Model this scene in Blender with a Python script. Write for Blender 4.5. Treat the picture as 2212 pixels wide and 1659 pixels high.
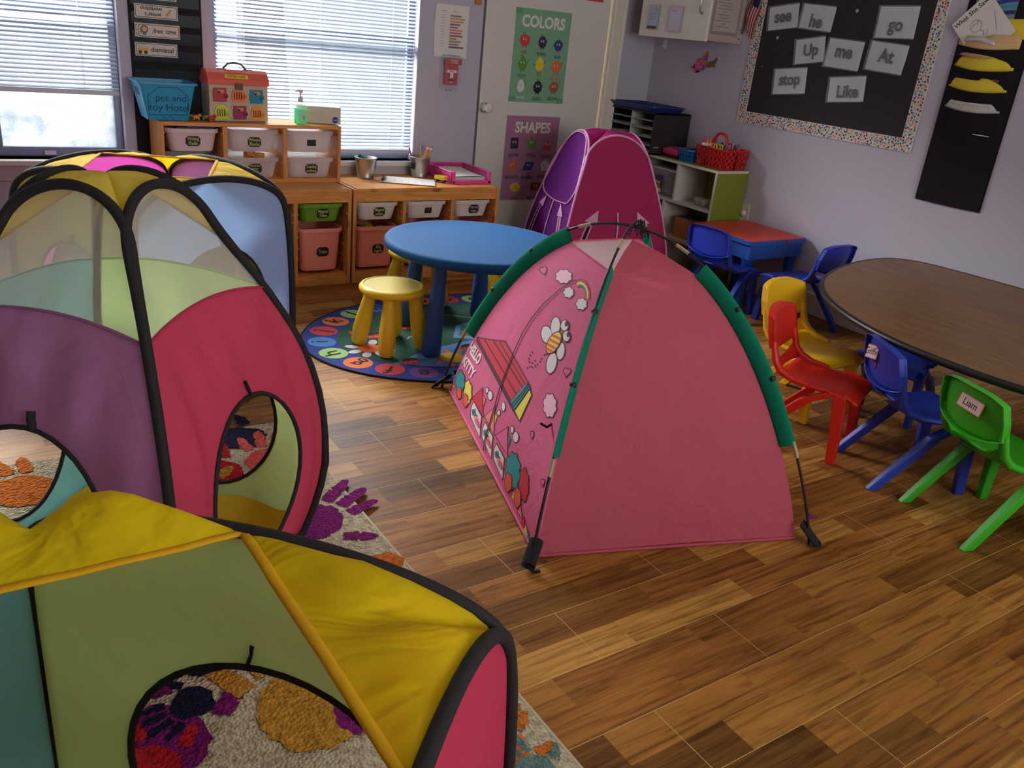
import bpy, bmesh, math, random
from mathutils import Vector, Matrix, noise
from math import pi, sin, cos, radians, sqrt
random.seed(7)
for o in list(bpy.data.objects): bpy.data.objects.remove(o)
SC = bpy.context.scene
COL = SC.collection

# ---------------------------------------------------------------- camera
cam = bpy.data.objects.new('camera', bpy.data.cameras.new('camera'))
COL.objects.link(cam); SC.camera = cam
cam.data.sensor_fit = 'HORIZONTAL'; cam.data.sensor_width = 36.0
cam.data.lens = 36.0 * 1836.35 / 2212.0
CAM_R = Vector((0.83228114, -0.54603682, 0.09566552))
CAM_U = Vector((0.13717376, 0.37006103, 0.91882435))
CAM_F = Vector((0.53711401, 0.75159738, -0.38289674))
CAM_P = Vector((-1.8836, -4.2775, 1.3902))
m = Matrix((CAM_R, CAM_U, -CAM_F)).transposed().to_4x4(); m.translation = CAM_P
cam.matrix_world = m
cam.data.clip_start = 0.02

# ---------------------------------------------------------------- light, exposure
vs = SC.view_settings
vs.view_transform = 'Standard'; vs.look = 'None'; vs.gamma = 1.0; vs.use_curve_mapping = False
vs.exposure = 0.9
SC.cycles.use_denoising = True
try: SC.cycles.denoiser = 'OPENIMAGEDENOISE'
except Exception: pass
SC.cycles.max_bounces = 8; SC.cycles.diffuse_bounces = 4; SC.cycles.glossy_bounces = 3
SC.cycles.transmission_bounces = 6; SC.cycles.transparent_max_bounces = 16
SC.cycles.sample_clamp_indirect = 4.0; SC.cycles.caustics_reflective = False; SC.cycles.caustics_refractive = False
world = bpy.data.worlds.new('sky'); SC.world = world; world.use_nodes = True
wn = world.node_tree; bg = wn.nodes['Background']
bg.inputs['Color'].default_value = (0.80, 0.90, 1.0, 1); bg.inputs['Strength'].default_value = 0.26
def area(name, loc, rot, sx, sy, power, color, portal=False):
    l = bpy.data.lights.new(name, 'AREA'); l.shape = 'RECTANGLE'; l.size = sx; l.size_y = sy
    l.energy = power; l.color = color
    o = bpy.data.objects.new(name, l); COL.objects.link(o); o.location = loc; o.rotation_euler = rot
    if portal: l.cycles.is_portal = True
    return o
# daylight coming in through the two windows of the back wall
area('daylight', (-1.72, 2.1, 3.05), (radians(-52), 0, 0), 1.8, 1.2, 430, (1.0, 0.98, 0.95))
area('daylight', (0.0, 2.1, 3.05), (radians(-52), 0, 0), 1.8, 1.2, 430, (1.0, 0.98, 0.95))
# added fill light at a made-up front window, brightens the far surfaces
area('daylight', (0.1, -6.2, 1.55), (radians(100), 0, 0), 2.6, 1.3, 56, (1.0, 0.96, 0.90))
sun = bpy.data.lights.new('sun', 'SUN'); sun.energy = 1.6; sun.angle = 0.02; sun.color = (1, .97, .92)
so = bpy.data.objects.new('sun', sun); COL.objects.link(so); so.rotation_euler = Vector((.75, .35, -.55)).to_track_quat('-Z', 'Y').to_euler()
FILL_LAMP_STRENGTH = 1.0      # the two added, unseen fill lamps built further down

# ---------------------------------------------------------------- materials
def lin(c):
    c = c / 255.0
    return c / 12.92 if c <= 0.04045 else ((c + 0.055) / 1.055) ** 2.4
def rgb(r, g, b): return (lin(r), lin(g), lin(b), 1.0)
MATS = {}
def nodes_of(m): return m.node_tree.nodes, m.node_tree.links
def mat(name, col, rough=0.5, metal=0.0, spec=0.5, bump=0.0, bscale=200.0, vary=0.0, vscale=6.0, emit=0.0):
    """plain procedural surface: a little colour variation and a fine bump"""
    if name in MATS: return MATS[name]
    m = bpy.data.materials.new(name); m.use_nodes = True; N, L = nodes_of(m); b = N['Principled BSDF']
    b.inputs['Base Color'].default_value = col; b.inputs['Roughness'].default_value = rough
    b.inputs['Metallic'].default_value = metal; b.inputs['Specular IOR Level'].default_value = spec
    if emit: b.inputs['Emission Color'].default_value = col; b.inputs['Emission Strength'].default_value = emit
    tc = N.new('ShaderNodeTexCoord')
    if vary:
        n = N.new('ShaderNodeTexNoise'); n.inputs['Scale'].default_value = vscale; n.inputs['Detail'].default_value = 4
        L.new(tc.outputs['Object'], n.inputs['Vector'])
        mx = N.new('ShaderNodeMix'); mx.data_type = 'RGBA'
        mx.inputs['A'].default_value = tuple(c * (1 - vary) for c in col[:3]) + (1,)
        mx.inputs['B'].default_value = tuple(min(1, c * (1 + vary)) for c in col[:3]) + (1,)
        L.new(n.outputs['Fac'], mx.inputs['Factor']); L.new(mx.outputs['Result'], b.inputs['Base Color'])
    if bump:
        n = N.new('ShaderNodeTexNoise'); n.inputs['Scale'].default_value = bscale; n.inputs['Detail'].default_value = 3
        L.new(tc.outputs['Object'], n.inputs['Vector'])
        bp = N.new('ShaderNodeBump'); bp.inputs['Strength'].default_value = bump; bp.inputs['Distance'].default_value = 0.004
        L.new(n.outputs['Fac'], bp.inputs['Height']); L.new(bp.outputs['Normal'], b.inputs['Normal'])
    MATS[name] = m; return m
def fabric(name, col, trans=0.4, see=0.0, crease=0.25, rough=0.75):
    """thin cloth: diffuse + translucent (+ partly see-through for mesh)"""
    if name in MATS: return MATS[name]
    m = bpy.data.materials.new(name); m.use_nodes = True; N, L = nodes_of(m); b = N['Principled BSDF']; out = N['Material Output']
    b.inputs['Base Color'].default_value = col; b.inputs['Roughness'].default_value = rough
    b.inputs['Specular IOR Level'].default_value = 0.18
    tc = N.new('ShaderNodeTexCoord'); n = N.new('ShaderNodeTexNoise')
    n.inputs['Scale'].default_value = 7.0; n.inputs['Detail'].default_value = 3.0; n.inputs['Distortion'].default_value = 1.2
    L.new(tc.outputs['Object'], n.inputs['Vector'])
    bp = N.new('ShaderNodeBump'); bp.inputs['Strength'].default_value = crease; bp.inputs['Distance'].default_value = 0.03
    L.new(n.outputs['Fac'], bp.inputs['Height']); L.new(bp.outputs['Normal'], b.inputs['Normal'])
    t = N.new('ShaderNodeBsdfTranslucent'); t.inputs['Color'].default_value = col; L.new(bp.outputs['Normal'], t.inputs['Normal'])
    mx = N.new('ShaderNodeMixShader'); mx.inputs['Fac'].default_value = trans
    L.new(b.outputs[0], mx.inputs[1]); L.new(t.outputs[0], mx.inputs[2])
    last = mx
    if see:
        tr = N.new('ShaderNodeBsdfTransparent'); m2 = N.new('ShaderNodeMixShader'); m2.inputs['Fac'].default_value = see
        L.new(mx.outputs[0], m2.inputs[1]); L.new(tr.outputs[0], m2.inputs[2]); last = m2
    L.new(last.outputs[0], out.inputs['Surface'])
    MATS[name] = m; return m
def clear(name, col, see=0.8, rough=0.15, trans=0.0):
    """clear or cloudy plastic and thin glass: transparent mixed with a glossy skin"""
    if name in MATS: return MATS[name]
    m = bpy.data.materials.new(name); m.use_nodes = True; N, L = nodes_of(m); b = N['Principled BSDF']; out = N['Material Output']
    b.inputs['Base Color'].default_value = col; b.inputs['Roughness'].default_value = rough
    tr = N.new('ShaderNodeBsdfTransparent'); tr.inputs['Color'].default_value = tuple(0.5 + 0.5 * c for c in col[:3]) + (1,)
    mx = N.new('ShaderNodeMixShader'); mx.inputs['Fac'].default_value = see
    src = b
    if trans:
        t = N.new('ShaderNodeBsdfTranslucent'); t.inputs['Color'].default_value = col
        m2 = N.new('ShaderNodeMixShader'); m2.inputs['Fac'].default_value = trans
        L.new(b.outputs[0], m2.inputs[1]); L.new(t.outputs[0], m2.inputs[2]); src = m2
    L.new(src.outputs[0], mx.inputs[1]); L.new(tr.outputs[0], mx.inputs[2]); L.new(mx.outputs[0], out.inputs['Surface'])
    MATS[name] = m; return m
def wood(name, a, b_, axis=0, scale=1.0, rough=0.4, knots=True):
    if name in MATS: return MATS[name]
    m = bpy.data.materials.new(name); m.use_nodes = True; N, L = nodes_of(m); b = N['Principled BSDF']
    tc = N.new('ShaderNodeTexCoord'); mp = N.new('ShaderNodeMapping')
    s = [14.0 * scale] * 3; s[axis] = 1.2 * scale
    mp.inputs['Scale'].default_value = s; L.new(tc.outputs['Object'], mp.inputs['Vector'])
    n = N.new('ShaderNodeTexNoise'); n.inputs['Scale'].default_value = 2.2; n.inputs['Detail'].default_value = 6; n.inputs['Distortion'].default_value = 1.6
    L.new(mp.outputs[0], n.inputs['Vector'])
    r = N.new('ShaderNodeValToRGB'); r.color_ramp.elements[0].position = 0.3; r.color_ramp.elements[1].position = 0.72
    r.color_ramp.elements[0].color = a; r.color_ramp.elements[1].color = b_
    L.new(n.outputs['Fac'], r.inputs['Fac'])
    last = r.outputs['Color']
    if knots:
        v = N.new('ShaderNodeTexVoronoi'); v.inputs['Scale'].default_value = 1.0; s2 = [9.0] * 3; s2[axis] = 3.2
        mp2 = N.new('ShaderNodeMapping'); mp2.inputs['Scale'].default_value = s2; L.new(tc.outputs['Object'], mp2.inputs['Vector']); L.new(mp2.outputs[0], v.inputs['Vector'])
        r2 = N.new('ShaderNodeValToRGB'); r2.color_ramp.elements[0].position = 0.07; r2.color_ramp.elements[1].position = 0.13
        r2.color_ramp.elements[0].color = (1, 1, 1, 1); r2.color_ramp.elements[1].color = (0, 0, 0, 1)
        L.new(v.outputs['Distance'], r2.inputs['Fac'])
        mx = N.new('ShaderNodeMix'); mx.data_type = 'RGBA'; mx.inputs['B'].default_value = tuple(c * 0.45 for c in a[:3]) + (1,)
        L.new(r2.outputs['Color'], mx.inputs['Factor']); L.new(last, mx.inputs['A']); last = mx.outputs['Result']
    L.new(last, b.inputs['Base Color']); b.inputs['Roughness'].default_value = rough
    b.inputs['Specular IOR Level'].default_value = 0.22
    MATS[name] = m; return m

# ---------------------------------------------------------------- mesh helpers
class MB:
    def __init__(s): s.v = []; s.f = []; s.m = []; s.mats = []; s.sm = []
    def mi(s, m):
        if m not in s.mats: s.mats.append(m)
        return s.mats.index(m)
    def face(s, idx, m, smooth=False): s.f.append(list(idx)); s.m.append(s.mi(m)); s.sm.append(smooth)
    def add(s, pts, faces, m, M=None, smooth=False):
        o = len(s.v)
        for p in pts:
            p = Vector(p); s.v.append(M @ p if M is not None else p)
        for f in faces: s.face([o + i for i in f], m, smooth)
    def box(s, x0, x1, y0, y1, z0, z1, m, M=None, tx=1.0, ty=1.0):
        cx, cy = (x0 + x1) / 2, (y0 + y1) / 2; hx, hy = (x1 - x0) / 2, (y1 - y0) / 2
        P = [(cx - hx * tx, cy - hy * ty, z0), (cx + hx * tx, cy - hy * ty, z0), (cx + hx * tx, cy + hy * ty, z0), (cx - hx * tx, cy + hy * ty, z0),
             (x0, y0, z1), (x1, y0, z1), (x1, y1, z1), (x0, y1, z1)]
        s.add(P, [(3, 2, 1, 0), (4, 5, 6, 7), (0, 1, 5, 4), (1, 2, 6, 5), (2, 3, 7, 6), (3, 0, 4, 7)], m, M)
    def poly(s, pts, m, M=None): s.add(pts, [tuple(range(len(pts)))], m, M)
    def prism(s, p2, z0, z1, m, M=None, smooth=False):
        n = len(p2)
        s.add([(x, y, z0) for x, y in p2] + [(x, y, z1) for x, y in p2],
              [tuple(range(n - 1, -1, -1)), tuple(range(n, 2 * n))], m, M)
        s.add([(x, y, z0) for x, y in p2] + [(x, y, z1) for x, y in p2],
              [(i, (i + 1) % n, n + (i + 1) % n, n + i) for i in range(n)], m, M, smooth)
    def lathe(s, prof, m, M=None, n=28, smooth=True, sx=1.0, sy=1.0, caps=True):
        P = []; F = []; k = len(prof)
        for r, z in prof:
            for i in range(n):
                a = 2 * pi * i / n; P.append((r * cos(a) * sx, r * sin(a) * sy, z))
        for j in range(k - 1):
            for i in range(n):
                a, b = j * n + i, j * n + (i + 1) % n
                F.append((a, b, b + n, a + n))
        s.add(P, F, m, M, smooth)
        if caps:
            if prof[0][0] > 1e-6: s.add(P[:n], [tuple(range(n - 1, -1, -1))], m, M)
            if prof[-1][0] > 1e-6: s.add(P[-n:], [tuple(range(n))], m, M)
    def tube(s, path, r, m, n=8, closed=False, M=None, flat=1.0):
        path = [Vector(p) for p in path]; k = len(path); P = []; F = []
        up = None
        for i in range(k):
            a = path[i - 1] if (i or closed) else path[i]; b = path[(i + 1) % k] if (i < k - 1 or closed) else path[i]
            t = (b - a)
            t = t.normalized() if t.length > 1e-9 else Vector((0, 0, 1))
            if up is None:
                up = t.cross(Vector((0, 0, 1)))
                if up.length < 1e-3: up = t.cross(Vector((0, 1, 0)))
            up = (up - t * up.dot(t))
            up.normalize(); w = t.cross(up)
            rr = r[i] if isinstance(r, (list, tuple)) else r
            for j in range(n):
                an = 2 * pi * j / n; P.append(path[i] + up * cos(an) * rr + w * sin(an) * rr * flat)
        for i in range(k if closed else k - 1):
            for j in range(n):
                a, b = i * n + j, i * n + (j + 1) % n; i2 = (i + 1) % k
                F.append((a, b, i2 * n + (j + 1) % n, i2 * n + j))
        s.add(P, F, m, M, True)
        if not closed: s.add(P[:n], [tuple(range(n - 1, -1, -1))], m, M); s.add(P[-n:], [tuple(range(n))], m, M)
    def grid(s, fn, nu, nv, m, M=None, smooth=True, closeu=False):
        P = []; F = []
        cu = nu if closeu else nu + 1
        for j in range(nv + 1):
            for i in range(cu): P.append(fn(i / nu, j / nv))
        for j in range(nv):
            for i in range(nu):
                a, b = j * cu + i, j * cu + (i + 1) % cu
                F.append((a, b, b + cu, a + cu))
        s.add(P, F, m, M, smooth)
    def sphere(s, c, r, m, n=14, sc=(1, 1, 1), M=None):
        k = n // 2; prof = [(max(0.0, sin(pi * j / k)), -cos(pi * j / k)) for j in range(k + 1)]
        prof[0] = (0.0, -1.0); prof[-1] = (0.0, 1.0)
        T = Matrix.Translation(c) @ Matrix.Diagonal((r * sc[0], r * sc[1], r * sc[2], 1))
        s.lathe(prof, m, (M @ T) if M is not None else T, n)
    def text(s, string, size, m, M, align='CENTER', depth=0.0, xs=1.0, bold=0.0):
        P, F = text_geo(string, align, bold)
        s.add([(x * size * xs, y * size, depth) for x, y in P], F, m, M)
    def build(s, name, parent=None, origin=None, bevel=0.0, solid=0.0, sub=0, weld=False, local=False):
        me = bpy.data.meshes.new(name)
        off = Matrix.Identity(4)
        o = bpy.data.objects.new(name, me); COL.objects.link(o)
        if parent is not None:
            o.parent = parent
            if not local: off = WM[parent.name].inverted()
            WM[o.name] = WM[parent.name].copy()
        else:
            if origin is None:
                xs = [p.x for p in s.v]; ys = [p.y for p in s.v]; origin = ((min(xs) + max(xs)) / 2, (min(ys) + max(ys)) / 2, min(p.z for p in s.v))
            o.location = origin; WM[o.name] = Matrix.Translation(origin)
            if not local: off = WM[o.name].inverted()
        me.from_pydata([tuple(off @ p) for p in s.v], [], s.f)
        for mm in s.mats: me.materials.append(mm)
        for i, p in enumerate(me.polygons): p.material_index = s.m[i]; p.use_smooth = s.sm[i]
        if weld or bevel:
            bm = bmesh.new(); bm.from_mesh(me); bmesh.ops.remove_doubles(bm, verts=bm.verts, dist=1e-5)
            bm.to_mesh(me); bm.free()
        me.update()
        if solid: md = o.modifiers.new('thickness', 'SOLIDIFY'); md.thickness = solid; md.offset = 0
        if sub: md = o.modifiers.new('smooth', 'SUBSURF'); md.levels = sub; md.render_levels = sub
        if bevel:
            md = o.modifiers.new('edge', 'BEVEL'); md.width = bevel; md.segments = 2; md.limit_method = 'ANGLE'; md.angle_limit = radians(40)
        return o
WM = {}
TEXT = {}
def text_geo(string, align, bold):
    key = (string, align, bold)
    if key in TEXT: return TEXT[key]
    cu = bpy.data.curves.new('writing', 'FONT'); cu.body = string; cu.size = 1.0; cu.align_x = align; cu.align_y = 'CENTER'
    cu.resolution_u = 3; cu.offset = bold
    ob = bpy.data.objects.new('writing', cu); COL.objects.link(ob)
    me = ob.to_mesh()
    P = [(v.co.x, v.co.y) for v in me.vertices]; F = [tuple(p.vertices) for p in me.polygons]
    ob.to_mesh_clear(); bpy.data.objects.remove(ob); bpy.data.curves.remove(cu)
    TEXT[key] = (P, F); return TEXT[key]
def thing(name, label, cat, loc=(0, 0, 0), rz=0.0, group=None):
    o = bpy.data.objects.new(name, None); COL.objects.link(o); o.empty_display_size = 0.05
    o.location = loc; o.rotation_euler = (0, 0, rz)
    WM[o.name] = Matrix.Translation(loc) @ Matrix.Rotation(rz, 4, 'Z')
    return tag(o, label, cat, group)
def tag(o, label, cat, group=None, kind=None):
    o['label'] = label; o['category'] = cat
    if group: o['group'] = group
    if kind: o['kind'] = kind
    return o
def struct(o): o['kind'] = 'structure'; return o
def copy_tree(o, parent=None):
    c = o.copy(); COL.objects.link(c); c.parent = parent; WM[c.name] = WM[o.name].copy()
    for ch in [q for q in list(COL.objects) if q.parent == o]: copy_tree(ch, c)
    return c
def move(o, loc, rz=0.0):
    o.location = loc; o.rotation_euler = (0, 0, rz); WM[o.name] = Matrix.Translation(loc) @ Matrix.Rotation(rz, 4, 'Z')
# wall frames: local x runs to the right as seen from the room, y up, z out of the wall
YB = 0.44; XR = 2.3865
def onback(x, z, out=0.0, rot=0.0, y=YB):
    return Matrix.Translation((x, y - out, z)) @ Matrix.Rotation(pi / 2, 4, 'X') @ Matrix.Rotation(rot, 4, 'Z')
def onright(y, z, out=0.0, rot=0.0, x=XR):
    return Matrix.Translation((x - out, y, z)) @ Matrix.Rotation(-pi / 2, 4, 'Z') @ Matrix.Rotation(pi / 2, 4, 'X') @ Matrix.Rotation(rot, 4, 'Z')
def ell2(cx, cy, a, b=None, n=24, rot=0.0):
    b = a if b is None else b
    return [(cx + a * cos(t) * cos(rot) - b * sin(t) * sin(rot), cy + a * cos(t) * sin(rot) + b * sin(t) * cos(rot)) for t in [2 * pi * i / n for i in range(n)]]
def rrect(w, h, r, n=5, cx=0.0, cy=0.0):
    o = []
    for qx, qy, a0 in ((1, 1, 0), (-1, 1, 90), (-1, -1, 180), (1, -1, 270)):
        for i in range(n + 1):
            a = radians(a0 + 90 * i / n); o.append((cx + qx * (w / 2 - r) + r * cos(a), cy + qy * (h / 2 - r) + r * sin(a)))
    return o
def flat(mb, p2, m, M, z=0.0): mb.poly([(x, y, z) for x, y in p2], m, M)
def ring(mb, outer, inner, m, M, z=0.0):
    n = len(outer)
    mb.add([(x, y, z) for x, y in outer] + [(x, y, z) for x, y in inner], [(i, (i + 1) % n, n + (i + 1) % n, n + i) for i in range(n)], m, M)

def smooth_closed(P, n=6):
    o = []
    for i in range(len(P)):
        p0, p1, p2, p3 = [Vector(P[(i + k) % len(P)]) for k in (-1, 0, 1, 2)]
        for j in range(n):
            t_ = j / n; q = .5 * ((2 * p1) + (p2 - p0) * t_ + (2 * p0 - 5 * p1 + 4 * p2 - p3) * t_ ** 2 + (3 * p1 - p0 - 3 * p2 + p3) * t_ ** 3); o.append((q.x, q.y))
    return o

# ---------------------------------------------------------------- shared colours
WHITE = mat('white_plastic', rgb(225, 222, 214), 0.4)
PAPER = mat('paper', rgb(222, 216, 208), 0.8)
BLACK = mat('black_plastic', rgb(22, 21, 22), 0.45)
BLACKCLOTH = mat('black_cloth', rgb(24, 22, 24), 0.9, bump=0.3)
INK = mat('ink', rgb(30, 28, 32), 0.8)
CHALK = mat('chalk_writing', rgb(200, 205, 120), 0.8)
STICK = mat('chalk_label', rgb(20, 20, 22), 0.55)
PINE = wood('pine', rgb(200, 130, 66), rgb(228, 164, 94), 0, 1.0, 0.35)
PINEZ = wood('pine_upright', rgb(192, 124, 62), rgb(224, 160, 92), 2, 1.0, 0.4)
CHROME = mat('steel', rgb(190, 190, 188), 0.3, 1.0)
# ================================================================ room
LILAC = mat('lilac_paint', rgb(186, 180, 192), 0.75, bump=0.15, bscale=320, vary=0.03, vscale=1.3)
TRIMW = mat('white_trim', rgb(226, 222, 212), 0.45)
DOORP = mat('door_paint', rgb(214, 208, 198), 0.5, vary=0.03, vscale=2)
CEIL = mat('ceiling_paint', rgb(235, 232, 226), 0.9)
def floor_material():
    m = bpy.data.materials.new('laminate_floor'); m.use_nodes = True; N, L = nodes_of(m); b = N['Principled BSDF']
    tc = N.new('ShaderNodeTexCoord')
    def brick(rowh, width, off, mort, shift):
        mp = N.new('ShaderNodeMapping'); mp.inputs['Location'].default_value = shift; L.new(tc.outputs['Object'], mp.inputs['Vector'])
        t = N.new('ShaderNodeTexBrick'); t.offset = off; t.offset_frequency = 2; t.squash = 1.0
        t.inputs['Scale'].default_value = 1.0; t.inputs['Mortar Size'].default_value = mort; t.inputs['Mortar Smooth'].default_value = 0.0
        t.inputs['Brick Width'].default_value = width; t.inputs['Row Height'].default_value = rowh; t.inputs['Bias'].default_value = 0.0
        t.inputs['Color1'].default_value = (0, 0, 0, 1); t.inputs['Color2'].default_value = (1, 1, 1, 1); t.inputs['Mortar'].default_value = (0.5, 0.5, 0.5, 1)
        L.new(mp.outputs[0], t.inputs['Vector']); return t
    strip = brick(0.0965, 0.43, 0.37, 0.0, (10.29, 9.646, 0))
    board = brick(0.193, 1.20, 0.325, 0.0008, (9.89, 9.646, 0))
    # each strip has its own tone
    ramp = N.new('ShaderNodeValToRGB'); e = ramp.color_ramp.elements
    e[0].position = 0.0; e[0].color = rgb(116, 80, 34); e[1].position = 1.0; e[1].color = rgb(198, 146, 72)
    for p_, c_ in ((0.22, rgb(150, 98, 44)), (0.5, rgb(168, 111, 50)), (0.78, rgb(176, 122, 57))):
        q = e.new(p_); q.color = c_
    L.new(strip.outputs['Color'], ramp.inputs['Fac'])
    # grain runs along the boards, shifted per strip
    sep = N.new('ShaderNodeVectorMath'); sep.operation = 'MULTIPLY_ADD'
    L.new(strip.outputs['Color'], sep.inputs[0]); sep.inputs[1].default_value = (7.0, 3.0, 5.0); L.new(tc.outputs['Object'], sep.inputs[2])
    mp = N.new('ShaderNodeMapping'); mp.inputs['Scale'].default_value = (3.2, 60.0, 1.0); L.new(sep.outputs[0], mp.inputs['Vector'])
    g = N.new('ShaderNodeTexNoise'); g.inputs['Scale'].default_value = 1.0; g.inputs['Detail'].default_value = 8; g.inputs['Roughness'].default_value = 0.62; g.inputs['Distortion'].default_value = 0.8
    L.new(mp.outputs[0], g.inputs['Vector'])
    gr = N.new('ShaderNodeValToRGB'); gr.color_ramp.elements[0].position = 0.36; gr.color_ramp.elements[0].color = (0.28, 0.21, 0.14, 1)
    gr.color_ramp.elements[1].position = 0.56; gr.color_ramp.elements[1].color = (1, 1, 1, 1)
    L.new(g.outputs['Fac'], gr.inputs['Fac'])
    mp2 = N.new('ShaderNodeMapping'); mp2.inputs['Scale'].default_value = (1.6, 7.0, 1.0); L.new(sep.outputs[0], mp2.inputs['Vector'])
    g2 = N.new('ShaderNodeTexNoise'); g2.inputs['Scale'].default_value = 1.5; g2.inputs['Detail'].default_value = 3; L.new(mp2.outputs[0], g2.inputs['Vector'])
    gr2 = N.new('ShaderNodeValToRGB'); gr2.color_ramp.elements[0].position = 0.3; gr2.color_ramp.elements[0].color = (0.74, 0.70, 0.66, 1)
    gr2.color_ramp.elements[1].position = 0.58; gr2.color_ramp.elements[1].color = (1, 1, 1, 1); L.new(g2.outputs['Fac'], gr2.inputs['Fac'])
    def mul(a, b2, f):
        x = N.new('ShaderNodeMix'); x.data_type = 'RGBA'; x.blend_type = 'MULTIPLY'; x.inputs['Factor'].default_value = f
        L.new(a, x.inputs['A']); L.new(b2, x.inputs['B']); return x.outputs['Result']
    c = mul(ramp.outputs['Color'], gr.outputs['Color'], 0.75); c = mul(c, gr2.outputs['Color'], 0.9)
    x = N.new('ShaderNodeMix'); x.data_type = 'RGBA'; x.inputs['B'].default_value = rgb(206, 166, 112)
    L.new(board.outputs['Fac'], x.inputs['Factor']); L.new(c, x.inputs['A'])
    L.new(x.outputs['Result'], b.inputs['Base Color'])
    b.inputs['Roughness'].default_value = 0.46; b.inputs['Specular IOR Level'].default_value = 0.15
    bp = N.new('ShaderNodeBump'); bp.inputs['Strength'].default_value = 0.12; bp.inputs['Distance'].default_value = 0.002
    L.new(g.outputs['Fac'], bp.inputs['Height']); L.new(bp.outputs['Normal'], b.inputs['Normal'])
    return m
XL, YF, ZC = -3.05, -5.6, 2.55
WT = 0.14                                    # wall thickness
mb = MB(); mb.box(XL - .1, XR + .1, YF - .1, YB + WT, -0.06, 0.0, floor_material()); struct(mb.build('floor', origin=(0, 0, 0)))
mb = MB(); mb.box(XL - .1, XR + .1, YF - .1, YB + WT, ZC, ZC + .06, CEIL); struct(mb.build('ceiling'))
# back wall with two window openings
W1 = (-2.35, -1.035, 0.60, 1.98); W2 = (-0.585, 0.575, 0.60, 1.98)
mb = MB()
for x0, x1, z0, z1 in ((XL, W1[0], 0, ZC), (W1[1], W2[0], 0, ZC), (W2[1], 1.0, 0, ZC), (2.075, XR + .1, 0, ZC), (1.0, 2.075, 2.06, ZC),
                       (W1[0], W1[1], 0, W1[2]), (W1[0], W1[1], W1[3], ZC), (W2[0], W2[1], 0, W2[2]), (W2[0], W2[1], W2[3], ZC)):
    mb.box(x0, x1, YB, YB + WT, z0, z1, LILAC)
struct(mb.build('wall_back'))
mb = MB(); mb.box(XR, XR + .1, YF, YB, 0, ZC, LILAC); struct(mb.build('wall_right'))
mb = MB(); mb.box(XL - .1, XL, YF, YB, 0, ZC, LILAC); struct(mb.build('wall_left'))
W_FILL = (-1.3, 1.5, 0.95, 2.15)  # made-up opening in the unseen front wall, lets the fill light in
mb = MB()
for x0, x1, z0, z1 in ((XL, W_FILL[0], 0, ZC), (W_FILL[1], XR, 0, ZC), (W_FILL[0], W_FILL[1], 0, W_FILL[2]), (W_FILL[0], W_FILL[1], W_FILL[3], ZC)): mb.box(x0, x1, YF - .1, YF, z0, z1, LILAC)
struct(mb.build('wall_front'))
mb = MB(); mb.box(XR - .014, XR, YF, YB - .0, 0, .125, TRIMW); mb.box(XR - .02, XR, YF, YB, .115, .128, TRIMW); struct(mb.build('baseboard_right', bevel=.003))
mb = MB(); mb.box(XL, 0.98, YB - .013, YB, 0, .11, TRIMW); struct(mb.build('baseboard_back', bevel=.003))
# sills and aprons under the windows
SILLM = mat('sill_paint', rgb(212, 206, 200), 0.4)
for i, (a, b) in enumerate(((W1[0] - .05, W1[1] + .03), (W2[0] - .03, W2[1] + .03))):
    mb = MB(); mb.box(a, b, YB - .045, YB + WT, .575, .60, SILLM); mb.box(a + .02, b - .02, YB - .014, YB, .50, .575, mat('apron_paint', rgb(190, 184, 180), .6))
    struct(mb.build('trim_%d' % (i + 1), bevel=.004))
# windows: frame and panes
FRAME = mat('window_frame', rgb(120, 132, 150), 0.4, 0.4)
GLASS = clear('window_glass', (0.9, 0.95, 1, 1), 0.93, 0.05)
def frosted():
    m = bpy.data.materials.new('frosted_glass'); m.use_nodes = True; N, L = nodes_of(m); out = N['Material Output']
    t = N.new('ShaderNodeBsdfTranslucent'); tr = N.new('ShaderNodeBsdfTransparent'); mx = N.new('ShaderNodeMixShader')
    tc = N.new('ShaderNodeTexCoord'); n = N.new('ShaderNodeTexNoise'); n.inputs['Scale'].default_value = 260; n.inputs['Detail'].default_value = 2
    n2 = N.new('ShaderNodeTexNoise'); n2.inputs['Scale'].default_value = 9; n2.inputs['Detail'].default_value = 3
    L.new(tc.outputs['Object'], n.inputs['Vector']); L.new(tc.outputs['Object'], n2.inputs['Vector'])
    a = N.new('ShaderNodeMath'); a.operation = 'MULTIPLY'; L.new(n.outputs['Fac'], a.inputs[0]); L.new(n2.outputs['Fac'], a.inputs[1])
    r = N.new('ShaderNodeValToRGB'); r.color_ramp.elements[0].position = 0.15; r.color_ramp.elements[1].position = 0.42
    r.color_ramp.elements[0].color = (0.12, 0.14, 0.17, 1); r.color_ramp.elements[1].color = (0.38, 0.41, 0.45, 1)
    L.new(a.outputs[0], r.inputs['Fac']); L.new(r.outputs['Color'], t.inputs['Color'])
    mx.inputs['Fac'].default_value = 0.25; L.new(t.outputs[0], mx.inputs[1]); L.new(tr.outputs[0], mx.inputs[2]); L.new(mx.outputs[0], out.inputs['Surface'])
    return m
FROST = frosted()
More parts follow.
